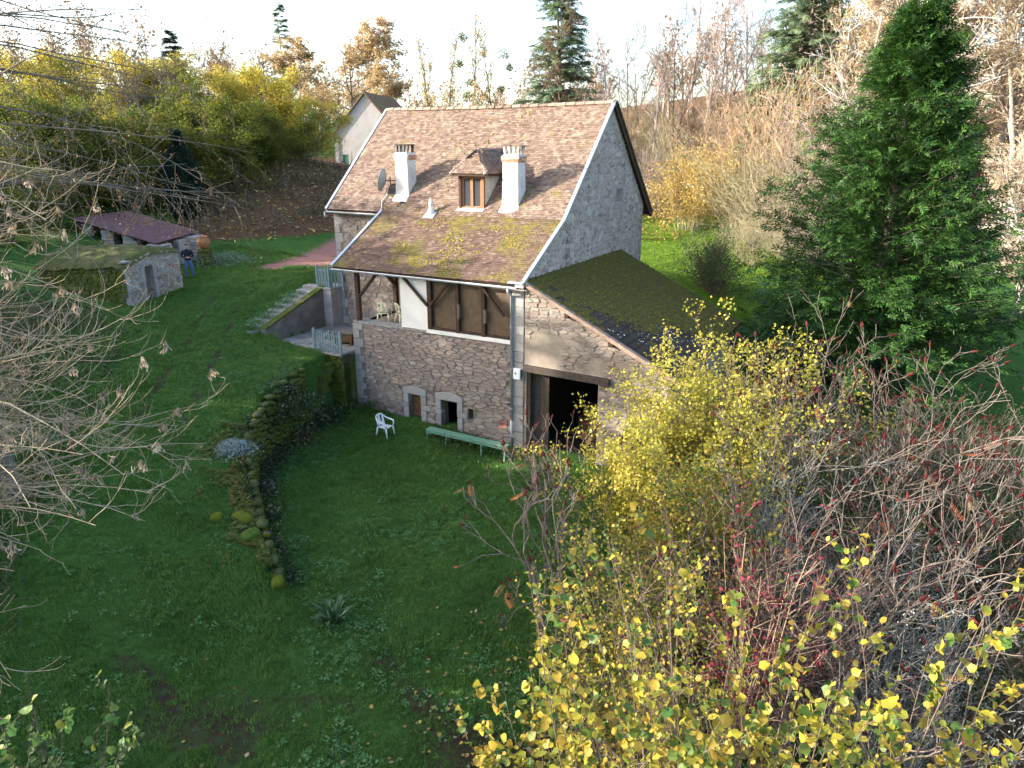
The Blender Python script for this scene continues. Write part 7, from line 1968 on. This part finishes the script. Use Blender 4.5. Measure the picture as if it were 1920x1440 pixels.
for j in range(300):
    o = link('key_cluster', keys[j % 5], belder, tuple(tips[j])); o.rotation_euler = (gB.normal(0, .2), gB.normal(0, .2), gB.uniform(0, 6.28)); s = gB.uniform(.8, 1.5); o.scale = (s, s, s * 1.1)

# larch hanging into the top left corner
gL = np.random.default_rng(620); lx, ly = -12.9, 16.5; lz = gz(lx, ly)
larch = thing('larch', 'tall larch at the upper left with drooping boughs and thin rusty needles', 'tree', (lx, ly, lz))
c = Cat(); P0 = wander(gL, np.array([[0, 0, -.3]]), np.array([[0, 0, 1.0]]), np.array([20.0]), 10, .01); c.add(*tubes(P0, np.array([.24]), np.array([.05]), 8))
n = 92; z_ = np.concatenate([gL.uniform(7.5, 19, n)]); a_ = gL.uniform(-1.5, 1.5, n); a_[::4] = gL.uniform(1.6, 4.6, len(a_[::4]))
L = (20.8 - z_) * gL.uniform(.2, .34, n) + 3.2
B1 = wander(gL, np.stack([np.zeros(n), np.zeros(n), z_], -1), np.stack([np.cos(a_), np.sin(a_), gL.normal(.02, .12, n)], -1), L, 8, .07, (0, 0, -.012)); c.add(*tubes(B1, np.full(n, .026), np.full(n, .006), 5))
p, d, L2, r = spawn(gL, B1, L, np.full(n, .02), 12, .15, 1, (60, 14), (.14, .34), .3, .5, -.35); B2 = wander(gL, p, d, L2, 5, .12, (0, 0, -.08)); c.add(*tubes(B2, np.full(len(B2), .006), np.full(len(B2), .004), 3))
p, d, L3, r = spawn(gL, B2, L2, r, 2, .2, 1, (45, 14), (.35, .7), .3, .7, -.2); B3 = wander(gL, p, d, L3, 4, .12, (0, 0, -.08)); c.add(*tubes(B3, np.full(len(B3), .0045), np.full(len(B3), .003), 3))
c.build('trunk', m_bark, larch)
lc = Cat(); lc.add(*leaves_at(gL, B3[:, 1:].reshape(-1, 3), 9000, .06, .035, .08)); lc.build('crown', leafmat('rusty_needles', [(.07, .035, .02), (.13, .07, .035), (.20, .12, .06), (.10, .09, .03)], None, .35), larch)

# ------------------------------------------------------------------ bank plants, undergrowth, weeds
def scatter_leaves(g, x, y, z, n_each, rad, hgt, s0, s1, T=LEAF4, flat=.5):
    k = np.repeat(np.arange(len(x)), n_each); n = len(k)
    pos = np.stack([x[k] + g.normal(0, 1, n) * rad[k] * .5, y[k] + g.normal(0, 1, n) * rad[k] * .5, z[k] + g.random(n) ** 1.3 * hgt[k]], -1)
    X, Y, Z = axes(g, n, None, 1, flat)
    return stamp(*T, pos, X, Y, Z, g.uniform(s0, s1, n))
gU = np.random.default_rng(640)
# bramble bank on the left under the box elder
n = 1100; x = gU.uniform(-24, -10.6, n); y = gU.uniform(10, 31, n)
edge = np.interp(y, [10, 14, 18.7, 28.4, 31], [-10.2, -11.3, -12.7, -16.1, -19.5]); k = x < edge + gU.normal(0, .25, n); x, y = x[k], y[k]
c = Cat(); zz = terrain(x, y); hh = gU.uniform(.25, 1.1, len(x)) * np.clip((edge[k] - x) / 1.2 + .3, .3, 1)
c.add(*scatter_leaves(gU, x, y, zz, 24, np.full(len(x), .5), hh, .07, .15), 0)
q = np.repeat(np.arange(len(x)), 2); p0 = np.stack([x[q], y[q], zz[q]], -1); P = wander(gU, p0, nrm(gU.normal(0, 1, (len(q), 3)) + [0, 0, 1.1]), gU.uniform(.6, 1.8, len(q)), 5, .2, (0, 0, -.08)); c.add(*tubes(P, np.full(len(q), .008), np.full(len(q), .005), 3), 1)
tag(c.build('bramble_undergrowth', [m_under, m_twig]), kind='stuff')
# ivy and bramble over the retaining wall
n = 380; s_ = gU.uniform(0, acc[-1], n); xy = np.array([along_wall(s)[0] + np.array([along_wall(s)[1][1], -along_wall(s)[1][0]]) * gU.normal(.28, .2) for s in s_])
far_ = s_ > 5.2; keep = far_ | (gU.random(n) < .35); xy, s_ = xy[keep], s_[keep]; zz = terrain(xy[:, 0], xy[:, 1])
c = Cat(); c.add(*scatter_leaves(gU, xy[:, 0], xy[:, 1], zz, 60, np.where(s_ > 5.2, .42, .25), np.where(s_ > 5.2, .5, .18), .04, .09), 0); c.add(*scatter_leaves(gU, xy[::5, 0], xy[::5, 1], zz[::5], 16, np.full(len(xy[::5]), .35), np.full(len(xy[::5]), .45), .05, .12), 1)
tag(c.build('wall_ivy', [m_ivy, m_lf_brown]), kind='stuff')
def clump(name, lab, px, py, Y, n, rad, hgt, s0, s1, mat, cat='plant', T=LEAF4, flat=.4, stems=0):
    p = sight(px, py, Y); x, y = p[0], p[1]; g = np.random.default_rng(int(px * 7 + py)); t = thing(name, lab, cat, (x, y, gz(x, y)))
    c = Cat(); pos = g.normal(0, 1, (n, 3)) * np.array([rad, rad, 0]) * .5; rr = np.hypot(pos[:, 0], pos[:, 1]); pos[:, 2] = g.random(n) * hgt * np.clip(1.25 - (rr / rad) ** 2 * .6, .15, 1.2)
    X, Y_, Z = axes(g, n, None, 1, flat); c.add(*stamp(*T, pos, X, Y_, Z, g.uniform(s0, s1, n))); c.build('foliage', mat, t)
    c = Cat(); ns = 26; P = wander(g, np.zeros((ns, 3)), nrm(g.normal(0, .5, (ns, 3)) + [0, 0, 1]), g.uniform(.5, 1.0, ns) * hgt, 4, .1); c.add(*tubes(P, np.full(ns, .008), np.full(ns, .004), 3)); c.build('stems', m_twig, t)
    return t
clump('dark_bush', 'dark spreading bush hanging over the foot of the wall', 530, 800, 25.2, 5200, 1.5, 1.1, .05, .11, m_ivy, 'shrub')
clump('dark_bush', 'dark bramble bush at the wall end nearest the rough steps', 606, 728, 27.6, 1500, .8, .6, .05, .11, m_ivy, 'shrub')
clump('dry_bracken', 'brown dead bracken along the wall top above the dark bush', 535, 740, 25.4, 700, 1.0, .4, .06, .14, m_lf_brown)
clump('silver_plant', 'pale silvery leaved plant trailing over the wall corner', 437, 852, 21.0, 2600, .6, .3, .03, .07, leafmat('silver_leaf', [(.20, .25, .24), (.34, .40, .40)], None, .2))
clump('silver_plant', 'pale leafy plant growing at the house corner', 655, 775, 29.0, 700, .7, .35, .05, .10, m_weed)
clump('leafy_plant', 'low leafy plants along the foot of the stone wall beside the chair', 700, 775, 29.2, 1500, 1.1, .35, .05, .10, m_evg)
clump('pale_weed', 'pale leafy weeds below the ivy pedestal', 420, 488, 40.3, 1200, 1.6, .5, .06, .13, leafmat('pale_weed_leaf', [(.13, .19, .13), (.22, .28, .20)], None, .25))
clump('yard_plant', 'green plant in the corner of the paved yard', 622, 595, 31.5, 600, .5, .5, .06, .12, m_weed)
for i, (px, py, Y) in enumerate(((472, 590, 31.0), (497, 570, 31.9), (525, 553, 32.9), (548, 543, 33.6))):
    clump('stair_plant', ['leafy plants beside the lowest stair tread', 'leafy plants beside the lower middle of the stair', 'leafy plants beside the upper middle of the stair', 'leafy plants beside the top of the stair'][i], px, py, Y, 900, .8, .35, .05, .11, m_weed)
for i, (px, py, Y) in enumerate(((840, 825, 26.2), (890, 838, 25.6))):
    clump('bench_weed', ['weeds growing under the far half of the green bench', 'weeds growing under the near half of the green bench'][i], px, py, Y, 900, 1.1, .3, .05, .1, m_evg)
# hart's tongue fern
p = sight(620, 1150, 14.6); fern = thing('fern', 'clump of dark strap leaved fern at the near end of the sunken lawn', 'fern', (p[0], p[1], gz(p[0], p[1])))
def frond(seed):
    g = np.random.default_rng(seed); m = MB(); n = 7; L_ = vs = []; vs = []; fs = []
    for i in range(n + 1):
        t = i / n; x = .62 * t; z = .34 * math.sin(t * 2.1) ; w = .055 * math.sin(min(1, t * 1.25 + .12) * PI) ** .7 if t < .999 else .004
        for s in (-1, 0, 1): vs.append((x, s * w + .008 * math.sin(i * 2.1), z + (-.015 if s == 0 else .0)))
    for i in range(n):
        for k in range(2): fs.append((i * 3 + k, i * 3 + k + 1, i * 3 + k + 4, i * 3 + k + 3))
    m.add(vs, fs); return m.mesh('frond', surf('dark_fern', [(.03, .075, .022), (.06, .12, .04)], 8, .4, .5))
fr = [frond(i) for i in range(3)]
for k in range(34):
    o = link('frond', fr[k % 3], fern, (gU.normal(0, .12), gU.normal(0, .12), -.02)); o.rotation_euler = (gU.normal(0, .2), gU.normal(-.1, .25), gU.uniform(0, 6.28)); s = gU.uniform(.7, 1.3); o.scale = (s, s, s)

# ------------------------------------------------------------------ turf, weeds and fallen leaves
def tuft_mesh(nm, seed, nb, h, rad, w, mat):
    g = np.random.default_rng(seed); V = []; F3 = []; F4 = []
    for k in range(nb):
        a = g.uniform(0, 2 * PI); r = rad * math.sqrt(g.random()); b = np.array([math.cos(a) * r, math.sin(a) * r, -.01]); d = g.uniform(0, 2 * PI); lean = g.uniform(.15, .9); hh = h * g.uniform(.55, 1.15)
        out = np.array([math.cos(d), math.sin(d), 0]); sd = np.array([-out[1], out[0], 0]) * w
        m1 = b + out * lean * hh * .3 + [0, 0, hh * .6]; tp = b + out * lean * hh + [0, 0, hh * .92]
        i = len(V); V += [b - sd, b + sd, m1 + sd * .8, m1 - sd * .8, tp]; F4.append((i, i + 1, i + 2, i + 3)); F3.append((i + 3, i + 2, i + 4))
    return np_mesh(nm, np.array(V), [np.array(F3), np.array(F4)], mat)
def turf_mat(name, cols):
    m, nt, b, tc = base_mat(name)
    pos = nt.nodes.new('ShaderNodeNewGeometry').outputs['Position']; n = _noise(nt, .55, 4, .65, pos); n2 = _noise(nt, 2.5, 3, .6, pos)
    s = _math(nt, 'ADD', _math(nt, 'MULTIPLY', rand_socket(nt, 'object'), .35), _math(nt, 'ADD', _maprange(nt, n.outputs['Fac'], .3, .7, 0, .4), _maprange(nt, n2.outputs['Fac'], .3, .7, 0, .25)), True)
    r = _ramp(nt, cols); nt.links.new(s, r.inputs[0]); nt.links.new(r.outputs[0], b.inputs['Base Color']); b.inputs['Roughness'].default_value = .55; b.inputs['Specular IOR Level'].default_value = .35
    t = nt.nodes.new('ShaderNodeBsdfTranslucent'); nt.links.new(r.outputs[0], t.inputs['Color']); mx = nt.nodes.new('ShaderNodeMixShader'); mx.inputs[0].default_value = .3
    nt.links.new(b.outputs[0], mx.inputs[1]); nt.links.new(t.outputs[0], mx.inputs[2]); nt.links.new(mx.outputs[0], nt.nodes['Material Output'].inputs['Surface']); return m
m_turf_g = turf_mat('lawn_grass', [(.038, .084, .013), (.070, .152, .022), (.112, .215, .034), (.17, .30, .068)])
m_turf_m = turf_mat('sunny_meadow_grass', [(.11, .21, .02), (.17, .30, .03), (.24, .37, .04), (.32, .42, .08)])  # fresh yellowish grass, its colour also brightened to stand for sunlight
def scatter_gn(name, x, y, z, rot, sc, metas, kind='stuff'):
    n = len(x); me = bpy.data.meshes.new(name); me.vertices.add(n); me.vertices.foreach_set('co', np.stack([x, y, z], -1).astype(np.float32).ravel())
    at = me.attributes.new('rot', 'FLOAT_VECTOR', 'POINT'); at.data.foreach_set('vector', rot.astype(np.float32).ravel())
    at = me.attributes.new('sc', 'FLOAT', 'POINT'); at.data.foreach_set('value', sc.astype(np.float32))
    cc = bpy.data.collections.new(name + '_kinds')
    for i, m_ in enumerate(metas): cc.objects.link(bpy.data.objects.new(name + '_piece', m_))
    ng = bpy.data.node_groups.new(name, 'GeometryNodeTree'); ng.interface.new_socket('Geometry', in_out='INPUT', socket_type='NodeSocketGeometry'); ng.interface.new_socket('Geometry', in_out='OUTPUT', socket_type='NodeSocketGeometry')
    N = ng.nodes.new; gi, go, ip, ci = N('NodeGroupInput'), N('NodeGroupOutput'), N('GeometryNodeInstanceOnPoints'), N('GeometryNodeCollectionInfo')
    ci.inputs['Collection'].default_value = cc; ci.inputs['Separate Children'].default_value = True; ci.inputs['Reset Children'].default_value = True
    ra, sa = N('GeometryNodeInputNamedAttribute'), N('GeometryNodeInputNamedAttribute'); ra.data_type = 'FLOAT_VECTOR'; ra.inputs['Name'].default_value = 'rot'; sa.data_type = 'FLOAT'; sa.inputs['Name'].default_value = 'sc'
    e2r = N('FunctionNodeEulerToRotation')
    l = ng.links.new; l(gi.outputs[0], ip.inputs['Points']); l(ci.outputs[0], ip.inputs['Instance']); ip.inputs['Pick Instance'].default_value = True
    l(ra.outputs[0], e2r.inputs[0]); l(e2r.outputs[0], ip.inputs['Rotation']); l(sa.outputs[0], ip.inputs['Scale']); l(ip.outputs[0], go.inputs[0])
    o = link(name, me); md = o.modifiers.new('scatter', 'NODES'); md.node_group = ng; tag(o, kind=kind); return o
gG = np.random.default_rng(660)
def lawn_points(n, x0, x1, y0, y1, pw=0.0):
    x = gG.uniform(x0, x1, n); y = y0 + (y1 - y0) * gG.random(n) ** (1 + pw)
    u, v = house_uv(x, y)
    ok = ~((u > -6.2) & (u < 7.7) & (v > -.05) & (v < 13)) & ~((u > 7.5) & (u < 13.1) & (v > -.8) & (v < 4.2)) & ~((u > -.6) & (u < 11.6) & (v > 3) & (v < 13))
    d = np.hypot(x, y); ok &= np.abs(x) < y * .78 + 3
    bad = np.maximum(np.maximum(track_soil(x, y), worn_at(x, y) * .75), np.maximum(litter_at(x, y), drive_at(x, y)))
    ok &= bad + gG.normal(0, .16, n) < .55
    cu, cv = (x - cA[0]) * cd[0] + (y - cA[1]) * cd[1], -(x - cA[0]) * cd[1] + (y - cA[1]) * cd[0]
    ok &= ~((cu > -.2) & (cu < cL + .2) & (cv > 0) & (cv < 5))
    x, y = x[ok], y[ok]; return x, y, terrain(x, y)
tufts = [tuft_mesh('grass_tuft', i, 13, (.10, .075, .13, .09)[i], .10, .0055, m_turf_g) for i in range(4)]
x, y, z = lawn_points(170000, -18, 9, 7.5, 44, .55)
lush = vnoise(x, y, 2.2, 33) * .5 + vnoise(x, y, .6, 34) * .5; sc = gG.uniform(.7, 1.25, len(x)) * (.45 + 1.25 * lush); sc *= np.clip(.75 + .012 * (y - 8), .75, 1.15)
scatter_gn('grass', x, y, z, np.stack([gG.normal(0, .12, len(x)), gG.normal(0, .12, len(x)), gG.uniform(0, 6.28, len(x))], -1), sc, tufts)
mtufts = [tuft_mesh('meadow_tuft', 9 + i, 13, .11, .13, .008, m_turf_m) for i in range(2)]
x, y, z = lawn_points(60000, 5, 21, 37, 62)
scatter_gn('meadow_grass', x, y, z, np.stack([np.zeros(len(x)), np.zeros(len(x)), gG.uniform(0, 6.28, len(x))], -1), gG.uniform(.9, 1.6, len(x)), mtufts)
def rosette(nm, seed, mat, n=9, s=.06):
    g = np.random.default_rng(seed); a = g.uniform(0, 2 * PI, n); pos = np.stack([np.cos(a) * .05 * g.random(n), np.sin(a) * .05 * g.random(n), g.uniform(.01, .07, n)], -1)
    X, Y, Z = axes(g, n, np.stack([np.cos(a), np.sin(a), np.full(n, .3)], -1), .2, .8); V, F = stamp(*LEAF6, pos, X, Y, Z, g.uniform(.6, 1.2, n) * s); return np_mesh(nm, V, F, mat)
ros = [rosette('weed_rosette', i, m_weed, 10, (.028, .022, .036)[i]) for i in range(3)]
x, y, z = lawn_points(60000, -15, 8, 8, 36, .3)
w_ = vnoise(x, y, 1.9, 61) * .6 + vnoise(x, y, .7, 62) * .4; wd, par = wall_dist(x, y)
near_ = np.exp(-((wd + .9) / .9) ** 2) * .25 + np.exp(-(((x + 9.6) / 2.2) ** 2 + ((y - 27) / 2.6) ** 2)) * .35
k = w_ + near_ + gG.normal(0, .16, len(x)) > .84; x, y, z = x[k], y[k], z[k]
scatter_gn('lawn_weeds', x, y, z + .01, np.stack([gG.normal(0, .2, len(x)), gG.normal(0, .2, len(x)), gG.uniform(0, 6.28, len(x))], -1), gG.uniform(.7, 1.7, len(x)), ros)
# dry moss and turf crust along the old wall top
mo_l = leafmat('moss_tuft', [(.05, .085, .016), (.10, .135, .022), (.15, .16, .025), (.11, .085, .03)], None, .1)
mt = [rosette('moss_tuft', 20 + i, mo_l, 12, .035) for i in range(2)]
n = 4200; s_ = gU.uniform(0, 7.2, n); off_ = -np.abs(gU.normal(0, .55, n)) + .1
AW = [along_wall(s) for s in s_]; x = np.array([a[0][0] + a[1][1] * o for a, o in zip(AW, off_)]); y = np.array([a[0][1] - a[1][0] * o for a, o in zip(AW, off_)])
k = vnoise(x, y, .5, 71) > .55; x, y = x[k], y[k]
scatter_gn('wall_top_moss', x, y, terrain(x, y) + .01, np.stack([np.zeros(len(x)), np.zeros(len(x)), gG.uniform(0, 6.28, len(x))], -1), gG.uniform(.6, 1.5, len(x)), mt)
# fallen leaves
fl = [leaf_mesh('fallen_leaf', leafmat('fallen_leaf_%s' % 'abc'[i], [[(.30, .22, .05), (.45, .34, .08)], [(.20, .10, .04), (.34, .20, .08)], [(.30, .24, .14), (.38, .32, .20)]][i], None, .2, .6, 'object'), 30 + i) for i in range(3)]
x, y, z = lawn_points(1500, -12, 7, 8, 34)
k = gG.random(len(x)) < np.clip(np.exp(-(np.hypot(x - 1.5, y - 11.5) / 3.6) ** 2) * 1.2 + .07, 0, 1)
xa, ya = gG.normal(2.0, 2.4, 900), gG.normal(11, 2.2, 900); x, y = np.concatenate([x[k], xa]), np.concatenate([y[k], ya]); z = terrain(x, y)
scatter_gn('fallen_leaves', x, y, z + .035, np.stack([gG.normal(0, .35, len(x)), gG.normal(0, .35, len(x)), gG.uniform(0, 6.28, len(x))], -1), gG.uniform(.05, .10, len(x)), fl)
n = 7000; x = gG.uniform(-24, 3, n); y = gG.uniform(38, 64, n); k = litter_at(x, y) > gG.random(n) * .9 + .1; x, y = x[k], y[k]; u, v = house_uv(x, y); k = ~((u > -.6) & (u < 11.6) & (v > 3) & (v < 13)); x, y = x[k], y[k]
scatter_gn('leaf_litter', x, y, terrain(x, y) + .05, np.stack([gG.normal(0, .5, len(x)), gG.normal(0, .5, len(x)), gG.uniform(0, 6.28, len(x))], -1), gG.uniform(.12, .22, len(x)), fl)
# scrub on the leafy bank
x = gG.uniform(-22, 2, 420); y = gG.uniform(44, 66, 420); k = litter_at(x, y) > .7; x, y = x[k], y[k]; c = Cat(); zz = terrain(x, y)
c.add(*scatter_leaves(gU, x, y, zz, 26, np.full(len(x), .8), gU.uniform(.3, 1.1, len(x)), .08, .18), 0); q = np.repeat(np.arange(len(x)), 4); P = wander(gU, np.stack([x[q], y[q], zz[q]], -1), nrm(gU.normal(0, .6, (len(q), 3)) + [0, 0, 1.2]), gU.uniform(.6, 1.9, len(q)), 4, .12); c.add(*tubes(P, np.full(len(q), .015), np.full(len(q), .008), 3), 1)
tag(c.build('bank_scrub', [m_under, m_twig]), kind='stuff')
# a fallen wisp of dry stem and the grass edge along the sunken lawn
